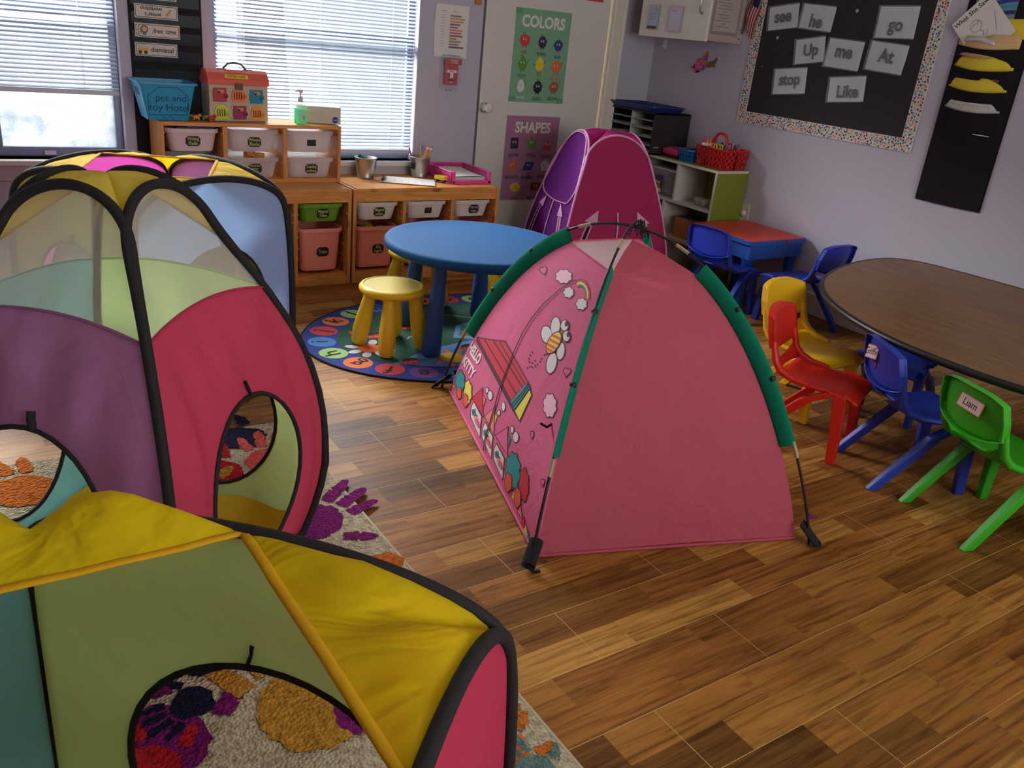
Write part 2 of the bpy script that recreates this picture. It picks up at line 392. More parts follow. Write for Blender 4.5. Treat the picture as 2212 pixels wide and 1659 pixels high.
for i, (x0, x1, z0, z1) in enumerate((W1, W2)):
    y = YB + .085; z0 += .004; zm = 1.28
    mb = MB(); t = .032
    mb.box(x0, x0 + t, y - .02, y + .02, z0, z1, FRAME); mb.box(x1 - t, x1, y - .02, y + .02, z0, z1, FRAME)
    mb.box(x0 + t, x1 - t, y - .02, y + .02, z0, z0 + .045, FRAME); mb.box(x0 + t, x1 - t, y - .02, y + .02, z1 - t, z1, FRAME)
    mb.box(x0 + t, x1 - t, y - .015, y + .015, zm - .02, zm + .02, FRAME)
    if i == 0:
        mb.box(-1.60, -1.57, y - .015, y + .015, z0 + .045, zm - .02, FRAME)
    w = mb.build('window_%d' % (i + 1), origin=((x0 + x1) / 2, y, z0), bevel=.003); struct(w)
    mb = MB(); mb.box(x0 + t, x1 - t, y - .003, y + .003, z0 + .045, zm - .02, FROST if i == 0 else GLASS)
    mb.box(x0 + t, x1 - t, y - .003, y + .003, zm + .02, z1 - t, GLASS); mb.build('pane', w)
    mb = MB(); mb.box(x0 + (.95 if i == 0 else .5), x0 + (.95 if i == 0 else .5) + .05, y - .045, y - .02, z0 + .012, z0 + .028, CHROME); mb.build('latch', w)
mb = MB()
for a, b, c, d_ in ((W_FILL[0], W_FILL[0] + .04, W_FILL[2], W_FILL[3]), (W_FILL[1] - .04, W_FILL[1], W_FILL[2], W_FILL[3]), (.08, .12, W_FILL[2] + .04, W_FILL[3] - .04), (W_FILL[0] + .04, W_FILL[1] - .04, W_FILL[2], W_FILL[2] + .04), (W_FILL[0] + .04, W_FILL[1] - .04, W_FILL[3] - .04, W_FILL[3])): mb.box(a, b, YF - .07, YF - .03, c, d_, FRAME)
w = struct(mb.build('window_3'))  # added window out of view, frames the fill light
mb = MB(); mb.box(W_FILL[0] + .04, W_FILL[1] - .04, YF - .052, YF - .048, W_FILL[2] + .04, W_FILL[3] - .04, GLASS); mb.build('pane', w)
# blinds
def slat_mat():
    m = bpy.data.materials.new('blind_slat'); m.use_nodes = True; N, L = nodes_of(m); b = N['Principled BSDF']; out = N['Material Output']
    b.inputs['Base Color'].default_value = rgb(168, 176, 190); b.inputs['Roughness'].default_value = 0.45
    t = N.new('ShaderNodeBsdfTranslucent'); t.inputs['Color'].default_value = rgb(168, 180, 200)
    mx = N.new('ShaderNodeMixShader'); mx.inputs['Fac'].default_value = 0.25
    L.new(b.outputs[0], mx.inputs[1]); L.new(t.outputs[0], mx.inputs[2]); L.new(mx.outputs[0], out.inputs['Surface']); return m
SLAT = slat_mat()
def blind(x0, x1, zb, label, yc):
    t = thing('window_blind', label, 'blind', ((x0 + x1) / 2, yc, zb))
    mb = MB(); z = zb + .03; an = radians(24); w = .0125
    while z < 1.93:
        # curved slat, tilted so that the room edge is lower
        def fn(u, v, z=z):
            q = (v - .5) * 2 * w; bow = .002 * (1 - (2 * v - 1) ** 2)
            sag = random.uniform(-.0006, .0006)
            return (x0 + (x1 - x0) * u, yc + q * cos(an), z + q * sin(an) + bow + sag)
        mb.grid(fn, 2, 4, SLAT); z += .0195
    o = mb.build('slats', t, weld=False)
    mb = MB(); mb.box(x0, x1, yc - .013, yc + .013, zb, zb + .022, mat('blind_rail', rgb(196, 196, 200), .4)); mb.build('bottom_rail', t, bevel=.004)
    mb = MB(); mb.box(x0 - .005, x1 + .005, yc - .02, yc + .02, 1.94, 1.978, WHITE); mb.build('head_rail', t, bevel=.003)
    for f in (.12, .5, .88):
        mb = MB(); xx = x0 + (x1 - x0) * f
        for dy in (-.0135, .0135): mb.tube([(xx, yc + dy, zb + .02), (xx, yc + dy, 1.95)], .0008, WHITE, 4)
        mb.build('ladder_cord', t)
blind(W1[0] + .03, W1[1] - .012, .905, 'white slatted blind half raised over the left frosted window', YB + .022)
blind(W2[0] + .012, W2[1] - .012, .640, 'white slatted blind lowered over the window behind the small storage rack', YB + .022)
# door with its casing
mb = MB(); mb.box(1.015, 1.962, YB - .005, YB + .035, .012, 2.04, DOORP); d = mb.build('door_1', bevel=.003); struct(d)
mb = MB()
mb.box(1.972, 2.075, YB - .03, YB + .05, 0, 2.06, mat('casing_paint', rgb(222, 212, 192), .45)); mb.box(1.972, 1.99, YB - .036, YB - .03, 0, 2.06, TRIMW); mb.box(2.05, 2.075, YB - .04, YB - .03, 0, 2.06, TRIMW)
mb.box(1.0, 2.075, YB - .03, YB + .05, 2.05, 2.12, TRIMW); struct(mb.build('trim_3', bevel=.004))
mb = MB(); mb.box(1.0, 1.013, YB + .0, YB + .05, 0, 2.05, mat('dark_gap', rgb(90, 86, 92), .8)); struct(mb.build('trim_4'))  # dark strip painted as the shadow line between wall and door
mb = MB(); K = Matrix.Translation((1.04, YB - .005, .933)) @ Matrix.Rotation(pi / 2, 4, 'X')
mb.lathe([(.03, 0), (.03, .008), (.012, .012), (.012, .03), (.027, .038), (.033, .055), (.03, .072), (.018, .08), (0, .081)], mat('knob_cover', rgb(226, 224, 216), .35), K, 20)
for a in (0.6, 2.2, 3.9, 5.4): mb.sphere((.0245 * cos(a), .0245 * sin(a), .066), .009, mat('knob_hole', rgb(40, 34, 36), .5), 8, M=K)
mb.build('door_knob', d)
# ceiling lamps added as weak fill light, out of view above the frame
for x, y in ((-.6, -3.9), (.3, -1.6)):
    t = thing('ceiling_lamp', 'flat square ceiling lamp above the %s of the room' % ('front' if y < -3 else 'middle'), 'lamp', (x, y, ZC))
    mb = MB(); mb.box(x - .31, x + .31, y - .31, y + .31, ZC - .05, ZC, WHITE); mb.build('housing', t, bevel=.005)
    mb = MB(); mb.box(x - .29, x + .29, y - .29, y + .29, ZC - .062, ZC - .05, mat('lamp_glow', (1, .86, .68, 1), .6, emit=FILL_LAMP_STRENGTH)); mb.build('diffuser', t)
# outside: trees and a pale wall seen blurred through the blinds
BARK = mat('bark', rgb(74, 72, 76), 0.9, vary=.2); LEAF = mat('foliage', rgb(96, 124, 100), 0.8, vary=.35, vscale=5)
for i, (x, y, r, lab) in enumerate(((-.35, 3.4, .16, 'dark tree trunk seen through the left part of the second window blind'), (.95, 4.3, .2, 'tree trunk seen through the right part of the second window blind'), (-1.95, 3.6, .2, 'tree trunk seen through the left window blind'))):
    t = thing('tree', lab, 'tree', (x, y, -.4))
    mb = MB(); mb.tube([(x, y, -.4), (x + .03, y, .6), (x - .02, y, 1.6), (x + .05, y, 3.2)], [r * 1.2, r, r * .9, r * .7], BARK, 12); mb.build('trunk', t)
    mb = MB()
    for k in range(14):
        a = random.uniform(0, 6.28); q = random.uniform(.1, .9); mb.sphere((x + q * cos(a), y + q * sin(a), random.uniform(1.5, 3.4)), random.uniform(.16, .34), LEAF, 8, (1, 1, .7))
    mb.build('crown', t)
t = thing('house', 'pale house wall far outside, seen through the second window blind', 'house', (.6, 7, -.4))
mb = MB(); mb.box(.1, 1.5, 7, 7.3, -.4, 4, mat('pale_siding', rgb(230, 232, 236), .8)); mb.build('wall', t)
mb = MB(); mb.box(-3.6, -2.7, 7, 7.3, -.4, 4, mat('pale_siding', rgb(230, 232, 236), .8)); mb.build('wall', t)
mb = MB(); mb.box(-8, 8, YB + WT, 14, -.5, -.4, mat('yard', rgb(190, 192, 186), .9, vary=.1)); struct(mb.build('ground'))
# ================================================================ storage benches with bins
BINW = clear('cloudy_white_bin', rgb(244, 238, 236), 0.12, 0.35, 0.72)
BINWO = mat('white_bin', rgb(214, 204, 198), 0.45)
BING = mat('green_bin', rgb(104, 150, 36), 0.4)
BINC = mat('coral_bin', rgb(252, 152, 136), 0.42)
DARKIN = mat('dark_contents', rgb(52, 44, 46), 0.8)
def chalk_label_geo(mb, M, w, h, lines, fancy=True, col=None):
    """black label plate with scalloped corners (surface only), writing returned in a second mesh"""
    if fancy:
        p = []
        for qx, qy, a0 in ((1, 1, 0), (-1, 1, 90), (-1, -1, 180), (1, -1, 270)):
            cx, cy = qx * (w / 2), qy * (h / 2); r = h * .17
            pts = [(cx - qx * r * 1.5 * (1 - cos(t)) * 0 - qx * r * cos(t) * 1.1, cy - qy * r * sin(t) * 1.1) for t in [pi / 2 * k / 4 for k in range(5)]]
            # quarter scallop cut inwards, flanked by small lobes
            pts = pts if a0 in (90, 270) else pts[::-1]
            p += pts
        # add a bump in the middle of top and bottom
    else:
        p = rrect(w, h, .002, 2)
    flat(mb, p, STICK, M, .0006)
def label_on(parent, M, w, h, lines, fancy=True, col=None, size=None):
    mb = MB(); chalk_label_geo(mb, M, w, h, lines, fancy)
    l = mb.build('label_sticker', parent)
    if lines:
        tb = MB(); n = len(lines); s = size or h * .95 / max(n, 1.6)
        for i, tx in enumerate(lines):
            xs = min(1.0, (w * .86) / (max(len(tx), 1) * s * .5))
            tb.text(tx, s, col or CHALK, M @ Matrix.Translation((0, ((n - 1) / 2 - i) * s * .92, .0012)), xs=xs, bold=.01)
        tb.build('lettering', l)
def bin_geo(mb, x0, x1, y0, y1, z0, z1, m, taper=.9, wall=.004):
    """open tapered tub with rounded corners and a wide rim, lying in world axes"""
    cx, cy = (x0 + x1) / 2, (y0 + y1) / 2; w, d = x1 - x0, y1 - y0; h = z1 - z0; r = .035
    rim = .012
    def loop(sx, z, e=0.0): return [(cx + x, cy + y, z) for x, y in rrect(w * sx - 2 * rim + 2 * e, d * (1 - (1 - sx) * .6) - 2 * rim + 2 * e, r + e, 4)]
    rings = [loop(taper - .03, z0 + .0), loop(taper, z0 + .014), loop(1, z1 - .02), loop(1, z1 - .02, rim), loop(1, z1, rim), loop(1, z1, 0), loop(1, z1 - .02, -wall), loop(taper, z0 + .016, -wall)]
    n = len(rings[0]); P = [p for q in rings for p in q]; F = []
    for j in range(len(rings) - 1):
        for i in range(n): a, b = j * n + i, j * n + (i + 1) % n; F.append((a, b, b + n, a + n))
    F.append(tuple(range(n - 1, -1, -1))); F.append(tuple((len(rings) - 1) * n + i for i in range(n)))
    mb.add(P, F, m)
def storage_bin(label, x0, x1, y0, y1, z0, z1, m, lines, fancy=True, fill=None, col=None, lw=.075, lh=.05, group=None, lx=0.0):
    t = thing('storage_bin', label, 'bin', ((x0 + x1) / 2, (y0 + y1) / 2, z0), 0, group)
    mb = MB(); bin_geo(mb, x0, x1, y0, y1, z0, z1, m); mb.build('tub', t)
    # the front leans: the label follows the slope
    h = z1 - z0; d = y1 - y0; zc = z0 + h * .45; tp = .9
    yb_ = y0 + .012 + d * (1 - tp) * .3; yf = yb_ + (y0 + .012 - yb_) * .45
    lean = math.atan2((1 - tp) * d * .3, h)
    M = Matrix.Translation(((x0 + x1) / 2 + lx, yf - .0025, zc)) @ Matrix.Rotation(pi / 2 + lean, 4, 'X')
    if lines is not None: label_on(t, M, lw, lh, lines, fancy, col)
    if fill:
        for k, (fx, fy, fw, fh, fd, c) in enumerate(fill):
            pass
    return t
def bench(x0, label, cols):
    t = thing('storage_bench', label, 'storage unit', (x0 + .465, .22, 0)); x1 = x0 + .93
    p = .019
    for xx in (x0, x1 - p):
        mb = MB(); mb.box(xx, xx + p, .0, .44, 0, .52, PINEZ); mb.build('side_panel', t, bevel=.002)
    mb = MB(); mb.box(x0 + p, x1 - p, .004, .44, .505, .524, PINE); mb.build('top', t, bevel=.002)
    mb = MB(); mb.box(x0 + p, x1 - p, .002, .018, .452, .505, PINE); mb.build('top_rail', t, bevel=.002)
    mb = MB(); mb.box(x0 + p, x1 - p, .002, .018, 0, .055, PINE); mb.build('plinth', t, bevel=.002)
    mb = MB(); mb.box(x0 + p, x1 - p, .018, .44, .04, .056, PINE); mb.build('bottom_shelf', t)
    for k in (1, 2):
        xx = x0 + .93 * k / 3
        mb = MB(); mb.box(xx - .011, xx + .011, .004, .43, .056, .452, PINEZ); mb.build('divider', t, bevel=.002)
    for k in range(3):
        a = x0 + .93 * k / 3 + (p if k == 0 else .011); b = x0 + .93 * (k + 1) / 3 - (p if k == 2 else .011)
        for z in (.155, .215, .275, .355, .395):
            for q in (a, b - .007):
                mb = MB(); mb.box(q, q + .007, .012, .42, z - .008, z, PINEZ); mb.build('runner', t)
    return t
bench(-.937, 'pine storage bench standing left, carrying the small storage rack', 3)
bench(.004, 'pine storage bench beside the door, carrying the clipboard and the pink tray', 3)
def bcol(x0, k):
    a = x0 + .93 * k / 3 + (.021 if k == 0 else .013); b = x0 + .93 * (k + 1) / 3 - (.021 if k == 2 else .013)
    return a + .009, b - .009
GB = 'bins in the pine storage benches'
for x0, k, z0, z1, m, lines, lab, fancy in (
        (-.937, 1, .345, .445, BINWO, None, 'white shallow bin in the middle of the left bench, mostly behind the blue tent wall', True),
        (-.937, 1, .085, .31, BING, None, 'deep green bin in the left bench seen beside the blue tent wall', True),
        (-.937, 2, .345, .445, BING, ['Magnet', 'Tiles'], 'green shallow bin with a Magnet label above the Trains bin', True),
        (-.937, 2, .075, .31, BINC, ['Trains'], 'deep coral bin labelled Trains under the green bin', True),
        (.004, 0, .345, .445, BINWO, ['Magnet', 'Letters'], 'white shallow bin labelled Magnet Letters over the left coral bin of the right bench', True),
        (.004, 0, .075, .31, BINC, ['Big', 'legos'], 'deep coral bin under the Magnet Letters bin with a brick label', True),
        (.004, 1, .345, .445, BINWO, [], 'white shallow bin with a blank black label in the middle of the right bench', False),
        (.004, 1, .075, .31, BINC, None, 'deep coral bin behind the round blue table in the middle of the right bench', True),
        (.004, 2, .345, .445, BINWO, ['Name', 'tags'], 'white shallow bin with a name label at the door end of the right bench', True),
        (.004, 2, .075, .31, BINC, None, 'deep coral bin at the door end of the right bench, its rim just showing', True)):
    a, b = bcol(x0, k)
    storage_bin(lab, a, b, .016, .40, z0, z1, m, lines, fancy, None, CHALK if 'Name' not in (lines or []) else mat('grey_chalk', rgb(170, 170, 160), .8), .068 if fancy else .045, .052 if fancy else .034, GB, .01)
# dark odds and ends inside the bins (their tops show above the rims)
cset = [mat('toy_red', rgb(200, 52, 52), .5), mat('toy_yellow', rgb(225, 190, 50), .5), mat('toy_blue', rgb(50, 100, 180), .5), mat('toy_green', rgb(90, 150, 60), .5), mat('toy_orange', rgb(235, 140, 60), .5), DARKIN]
for i, (x, y, z) in enumerate(((.09, .10, .275), (.15, .14, .28), (.21, .09, .275), (.25, .15, .27))):
    mb = MB(); Mr = Matrix.Translation((x, y, z)) @ Matrix.Rotation(.5 * i, 4, 'Z') @ Matrix.Rotation(.3, 4, 'Y')
    c = cset[(i * 2 + 5) % 6]; mb.box(-.032, .032, -.016, .016, 0, .02, c, Mr)
    for q in (-.016, .016): mb.lathe([(.008, .02), (.008, .026)], c, Mr @ Matrix.Translation((q, 0, 0)), 10)
    tag(mb.build('toy_brick', bevel=.001), 'brick %s' % ('dark', 'yellow', 'orange', 'red')[i] if False else ['grey building brick at the left in the coral bin under Magnet Letters', 'yellow building brick in the coral bin under Magnet Letters', 'green building brick in the coral bin under Magnet Letters', 'dark building brick at the right in the coral bin under Magnet Letters'][i], 'toy brick', 'bricks in the coral bin under Magnet Letters')
# ---------------------------------------------------------------- small rack on the left bench
t = thing('storage_rack', 'small open pine rack with two rows of translucent bins on the left bench', 'storage unit', (-.46, .31, .524))
RX0, RX1, RY0, RY1, RZ0, RZ1 = -.925, .006, .19, .425, .524, .822; p = .018
for xx in (RX0, RX1 - p):
    mb = MB(); mb.box(xx, xx + p, RY0, RY1, RZ0, RZ1 - .0, PINEZ); mb.build('side_panel', t, bevel=.002)
mb = MB(); mb.box(RX0 + p, RX1 - p, RY0, RY1, RZ1 - .018, RZ1, PINE); mb.build('top', t, bevel=.002)
mb = MB(); mb.box(RX0 + p, RX1 - p, RY0, RY1, RZ0, RZ0 + .02, PINE); mb.build('bottom_shelf', t, bevel=.002)
for k in (1, 2):
    xx = RX0 + (RX1 - RX0) * k / 3
    mb = MB(); mb.box(xx - .012, xx + .012, RY0 + .002, RY1, RZ0 + .02, RZ1 - .018, PINEZ); mb.build('divider', t, bevel=.002)
for k in range(3):
    a = RX0 + (RX1 - RX0) * k / 3 + (p if k == 0 else .012); b = RX0 + (RX1 - RX0) * (k + 1) / 3 - (p if k == 2 else .012)
    for z in (.632, .772):
        for q in (a, b - .006):
            mb = MB(); mb.box(q, q + .006, RY0 + .01, RY1, z - .006, z, PINEZ); mb.build('runner', t)
    for row, (z0, z1) in enumerate(((.68, .79), (.548, .65))):
        lines, fancy = [[['Writing', 'Pads'], ['Wood', 'Blocks'], []], [['', ''], ['Wooden', 'letter', 'blocks'], ['Counting', 'cubes']]][row][k], not (row == 0 and k == 2)
        lab = [['pinkish translucent bin labelled Writing Pads in the top row of the rack', 'translucent bin labelled Wood Blocks in the top row of the rack', 'translucent bin with a blank black label in the top row of the rack'],
               ['translucent bin under the Writing Pads bin, mostly behind the yellow tent top', 'translucent bin labelled Wooden letter blocks in the bottom row of the rack', 'translucent bin labelled Counting cubes in the bottom row of the rack']][row][k]
        m = BINW if (k, row) != (0, 0) else mat('pinkish_bin', rgb(214, 190, 186), .45)  # wall behind this bin, so shade is put into its colour
        storage_bin(lab, a + .008, b - .008, RY0 + .012, RY1 - .01, z0, z1, m, None if (row, k) == (1, 0) else lines, fancy, None, CHALK, .07 if fancy else .05, .05 if fancy else .034, 'bins in the small storage rack')
# writing pads lying on the first bin, wooden blocks, counting cubes
for i, c in enumerate((rgb(42, 62, 110), rgb(92, 40, 92), rgb(40, 96, 120))):
    mb = MB(); mb.box(-.84 + .05 * i, -.665 + .008 * i, .215 + .01 * i, .40, .7905 + .006 * i, .796 + .006 * i, mat('pad_%d' % i, c, .5)); tag(mb.build('writing_pad', bevel=.001), ['dark blue writing pad lowest on the Writing Pads bin', 'purple writing pad in the middle on the Writing Pads bin', 'teal writing pad topmost on the Writing Pads bin'][i], 'pad', 'pads on the Writing Pads bin')
for i in range(5):
    mb = MB(); Mr = Matrix.Translation((-.45 + .035 * (i % 2), .25 + .03 * i, .60 + .025 * (i % 3))) @ Matrix.Rotation(.7 * i, 4, 'Z'); mb.box(-.02, .02, -.02, .02, 0, .04, PINE, Mr)
    tag(mb.build('wooden_block', bevel=.002), 'small plain wooden block lying in the Wooden letter blocks bin', 'block', 'blocks in the Wooden letter blocks bin')
for i in range(8):
    mb = MB(); Mr = Matrix.Translation((-.24 + .026 * i, .26 + .02 * (i % 3), .566)) @ Matrix.Rotation(.4 * i, 4, 'Z'); mb.box(-.01, .01, -.01, .01, 0, .02, cset[(0, 4, 1)[i % 3]], Mr)
    tag(mb.build('counting_cube', bevel=.001), 'small plastic cube showing faintly through the Counting cubes bin', 'cube', 'cubes in the Counting cubes bin')
# ---------------------------------------------------------------- on top of the rack
ZT = .824
BLUEB = mat('blue_crate', rgb(34, 150, 190), .4)
t = thing('storage_basket', 'bright blue tapered basket marked pet and toy Hotel on the left end of the rack', 'basket', (-.872, .31, ZT))
mb = MB()
def crate_ring(x0, x1, y0, y1, z): return [(x, y, z) for x, y in rrect(x1 - x0, y1 - y0, .012, 3, (x0 + x1) / 2, (y0 + y1) / 2)]
R = [crate_ring(-.967, -.777, .235, .40, ZT), crate_ring(-1.002, -.745, .205, .42, ZT + .168), crate_ring(-1.012, -.735, .195, .425, ZT + .168), crate_ring(-1.012, -.735, .195, .425, ZT + .176), crate_ring(-.999, -.748, .209, .414, ZT + .176), crate_ring(-.964, -.78, .239, .397, ZT + .004)]
n = len(R[0]); P = [q for r_ in R for q in r_]; F = []
for j in range(5):
    for i in range(n): a, b = j * n + i, j * n + (i + 1) % n; F.append((a, b, b + n, a + n))
F.append(tuple(range(n - 1, -1, -1))); F.append(tuple(5 * n + i for i in range(n)))
mb.add(P, F, BLUEB); mb.build('body', t)
lean = math.atan2(.03, .168)
M = Matrix.Translation((-.872, .2185, ZT + .085)) @ Matrix.Rotation(pi / 2 + lean, 4, 'X')
PEN = mat('pen_line', rgb(20, 60, 96), .7)
mb = MB(); mb.text('pet and', .048, PEN, M @ Matrix.Translation((.012, .02, .001)), bold=-.008); mb.text('toy Hotel', .048, PEN, M @ Matrix.Translation((.004, -.026, .001)), bold=-.008)
def stroke(mb, pts, w, m, M, z=.001):
    for (x0, y0), (x1, y1) in zip(pts[:-1], pts[1:]):
        d = Vector((x1 - x0, y1 - y0)); l = d.length or 1e-6; nx, ny = -d.y / l * w / 2, d.x / l * w / 2
        mb.add([(x0 + nx, y0 + ny, z), (x0 - nx, y0 - ny, z), (x1 - nx, y1 - ny, z), (x1 + nx, y1 + ny, z)], [(0, 1, 2, 3)], m, M)
stroke(mb, [(-.088, -.062), (-.094, .03), (-.045, .07), (.045, .072), (.094, .028), (.085, -.058), (-.088, -.062)], .0022, PEN, M)
stroke(mb, [(-.03, -.062), (-.022, -.072), (-.01, -.074), (-.006, -.083)], .002, PEN, M); stroke(mb, [(.0, -.062), (.01, -.07), (.022, -.076), (.02, -.083)], .002, PEN, M)
mb.build('handwriting', t)
mb = MB(); M2 = Matrix.Translation((-.9905, .316, ZT + .125)) @ Matrix.Rotation(-pi / 2, 4, 'Z') @ Matrix.Rotation(pi / 2 + .2, 4, 'X'); mb.prism(rrect(.09, .035, .016, 4), .0, .004, mat('crate_slot', rgb(16, 70, 100), .6), M2); mb.build('handle_slot', t)
# small rubber toys
for i, (x, y, c, lab) in enumerate(((-.735, .262, cset[4], 'small orange toy figure beside the blue basket'), (-.712, .30, DARKIN, 'small dark toy figure between the orange and the red toys'), (-.688, .268, cset[3], 'small green toy figure beside the animal clinic case'), (-.664, .245, cset[0], 'small red toy figure against the animal clinic case'))):
    t = thing('toy_figure', lab, 'toy', (x, y, ZT)); mb = MB()
    mb.sphere((x, y, ZT + .016), .014, c, 10, (1.3, .8, .8)); mb.sphere((x + .016, y - .004, ZT + .025), .009, c, 8)
    for a, b in ((-.01, -.007), (.01, -.007), (-.01, .007), (.01, .007)): mb.tube([(x + a, y + b, ZT + .014), (x + a * 1.4, y + b * 1.6, ZT + .002)], .0035, c, 6)
    mb.build('body', t)
    mb = MB(); mb.tube([(x - .016, y, ZT + .018), (x - .026, y + .004, ZT + .026), (x - .03, y + .002, ZT + .018)], .003, cset[(i + 1) % 5], 6); mb.build('tail', t)
# animal clinic case
TAN = mat('case_tan', rgb(196, 178, 146), .5); CORAL = mat('case_red', rgb(222, 92, 70), .4); OLIVE = mat('olive_plastic', rgb(88, 80, 50), .5)
CM = Matrix.Translation((-.523, .315, ZT)) @ Matrix.Rotation(radians(4), 4, 'Z')
t = thing('toy_case', 'tan toy clinic case with a red lid and six coloured little doors on the rack', 'toy case', (-.523, .315, ZT))
cw = .152; cd = .055
mb = MB(); mb.box(-cw, cw, -cd, cd, 0, .185, TAN, CM); mb.build('body', t, bevel=.004)
mb = MB(); lidp = [(-cd - .007, .176), (cd + .007, .176), (cd + .007, .20), (cd * .7, .232), (cd * .35, .246), (-cd * .35, .246), (-cd * .7, .232), (-cd - .007, .20)]
mb.prism(lidp, -cw - .006, cw + .006, CORAL, CM @ Matrix(((0, 0, 1, 0), (1, 0, 0, 0), (0, 1, 0, 0), (0, 0, 0, 1))))
lid = mb.build('lid', t, bevel=.003)
mb = MB(); mb.tube([(-.06, 0, .247), (-.05, 0, .258), (-.035, 0, .272), (-.01, 0, .278), (.01, 0, .278), (.035, 0, .272), (.05, 0, .258), (.06, 0, .247)], .0048, mat('grey_handle', rgb(70, 74, 78), .5), 8, M=CM)
for q in (-.068, .068): mb.box(q - .022, q + .022, -.008, .008, .243, .25, mat('grey_handle', rgb(70, 74, 78), .5), CM)
mb.build('handle', t)
mb = MB(); mb.box(-.021, .017, -cd - .014, -cd, .155, .187, OLIVE, CM); mb.build('latch', t, bevel=.003)
FM = CM @ Matrix.Translation((0, -cd - .001, 0)) @ Matrix.Rotation(pi / 2, 4, 'X')
mb = MB(); SM = CM @ Matrix.Translation((-.012, -cd * .86 - .008, .215)) @ Matrix.Rotation(pi / 2 - .45, 4, 'X')
flat(mb, rrect(.118, .02, .001, 1), mat('yellow_label', rgb(236, 208, 60), .5), SM, .004); mb.text('CRITTER CLINIC', .0145, INK, SM, depth=.005, xs=.92, bold=.012); mb.build('sign', lid)
for i, (dx, dz, c, arch) in enumerate(((-.10, .128, mat('door_crimson', rgb(176, 36, 58), .4), 0), (-.005, .128, mat('door_orange', rgb(238, 120, 54), .4), 1), (.088, .124, mat('door_teal', rgb(16, 126, 156), .4), 0), (-.094, .044, mat('door_lime', rgb(206, 214, 40), .4), 1), (.0, .044, mat('door_plum', rgb(150, 36, 84), .4), 0), (.092, .042, mat('door_amber', rgb(240, 150, 52), .4), 1))):
    mb = MB(); Md = FM @ Matrix.Translation((dx, dz, 0))
    if arch:
        pts = [(-.034, -.033), (.034, -.033)] + [(.034 * cos(a), .004 + .032 * sin(a)) for a in [pi * k / 8 for k in range(9)]]
    else: pts = [(-.034, -.033), (.034, -.033), (.034, .033), (-.034, .033)]
    mb.prism(pts, 0, .007, c, Md); mb.lathe([(.011, 0), (.011, .014), (0, .014)], c, Md @ Matrix.Translation((.028, -.004, 0)), 12)
    if arch:
        for q in (-.021, -.009, .003, .014): mb.box(q - .0025, q + .0025, -.02, .016, .0065, .0075, DARKIN, Md)
    else:
        mb.box(-.012, .018, .009, .024, .0065, .0075, cset[4], Md); mb.box(-.012, .002, .009, .018, .0072, .0079, DARKIN, Md)
    mb.box(.024, .032, -.006, -.003, .0135, .0146, DARKIN, Md)
    dd = mb.build('little_door', t); dd['label'] = ['crimson little door', 'orange barred little door', 'teal little door', 'lime barred little door', 'plum little door', 'amber barred little door'][i]
    mb = MB()
    for q in (-.024, .024): mb.tube([tuple(Md @ Vector((-.038, q - .006, .004))), tuple(Md @ Vector((-.038, q + .006, .004)))], .003, WHITE, 8)
    mb.build('hinge', dd)
# hand sanitizer
SANX, SANY = -.207, .235
t = thing('pump_bottle', 'clear pump bottle of green hand gel in front of the tissue box', 'bottle', (SANX, SANY, ZT))
GELM = clear('green_gel', rgb(96, 222, 160), .25, .15, .5)
mb = MB(); S2 = Matrix.Translation((SANX, SANY, ZT))
mb.lathe([(.02, 0), (.03, .003), (.031, .02), (.031, .078), (.030, .08), (0, .08)], GELM, S2, 24, True, 1.05, .75); mb.build('gel', t)
mb = MB(); mb.lathe([(.032, .078), (.031, .09), (.024, .102), (.012, .112), (.011, .116)], clear('clear_plastic', (.9, .95, .95, 1), .7, .1), S2, 24, True, 1.05, .75); mb.build('shoulder', t)
mb = MB(); mb.lathe([(.013, .112), (.014, .114), (.014, .135), (.011, .138), (.005, .14), (.005, .16), (.0, .161)], mat('pump_white', rgb(206, 200, 196), .4), S2, 16)
mb.tube([(SANX + .012, SANY, ZT + .165), (SANX, SANY, ZT + .167), (SANX - .018, SANY, ZT + .167), (SANX - .027, SANY, ZT + .161)], [.008, .008, .005, .003], mat('pump_white', rgb(206, 200, 196), .4), 8); mb.build('pump', t)
mb = MB(); LM = S2 @ Matrix.Translation((.0, -.0245, .045)) @ Matrix.Rotation(pi / 2, 4, 'X')
flat(mb, rrect(.04, .055, .004, 3), mat('gel_label', rgb(170, 226, 196), .6), LM, .0)
for k in range(6): flat(mb, [(.004, -.022 + k * .004), (.016, -.022 + k * .004), (.016, -.0205 + k * .004), (.004, -.0205 + k * .004)], mat('label_green', rgb(20, 110, 70), .6), LM, .0006)
mb.build('label_sticker', t)
# tissue box
TB = mat('tissue_card', rgb(206, 196, 176), .7); TM = Matrix.Translation((-.075, .318, ZT)) @ Matrix.Rotation(radians(-14), 4, 'Z')
t = thing('tissue_box', 'long cream tissue box with a round blue logo on the right end of the rack', 'tissue box', (-.075, .318, ZT))
mb = MB(); mb.box(-.115, .115, -.042, .042, 0, .088, TB, TM); mb.build('carton', t, bevel=.001)
mb = MB(); mb.prism(rrect(.13, .022, .01, 4), .0878, .0886, mat('tissue_slot', rgb(170, 164, 158), .8), TM); mb.build('slot', t)
mb = MB(); FT = TM @ Matrix.Translation((0, -.0425, .044)) @ Matrix.Rotation(pi / 2, 4, 'X')
flat(mb, ell2(.085, -.022, .017), mat('logo_blue', rgb(28, 66, 150), .6), FT, .0); mb.text('Kleenex', .009, WHITE, FT @ Matrix.Translation((.085, -.022, 0)), depth=.0008)
for k in range(4): flat(mb, rrect(.08, .0015, .0005, 1, -.03, .012 - .009 * k), mat('faint_print', rgb(180, 172, 150), .8), FT, .0004)
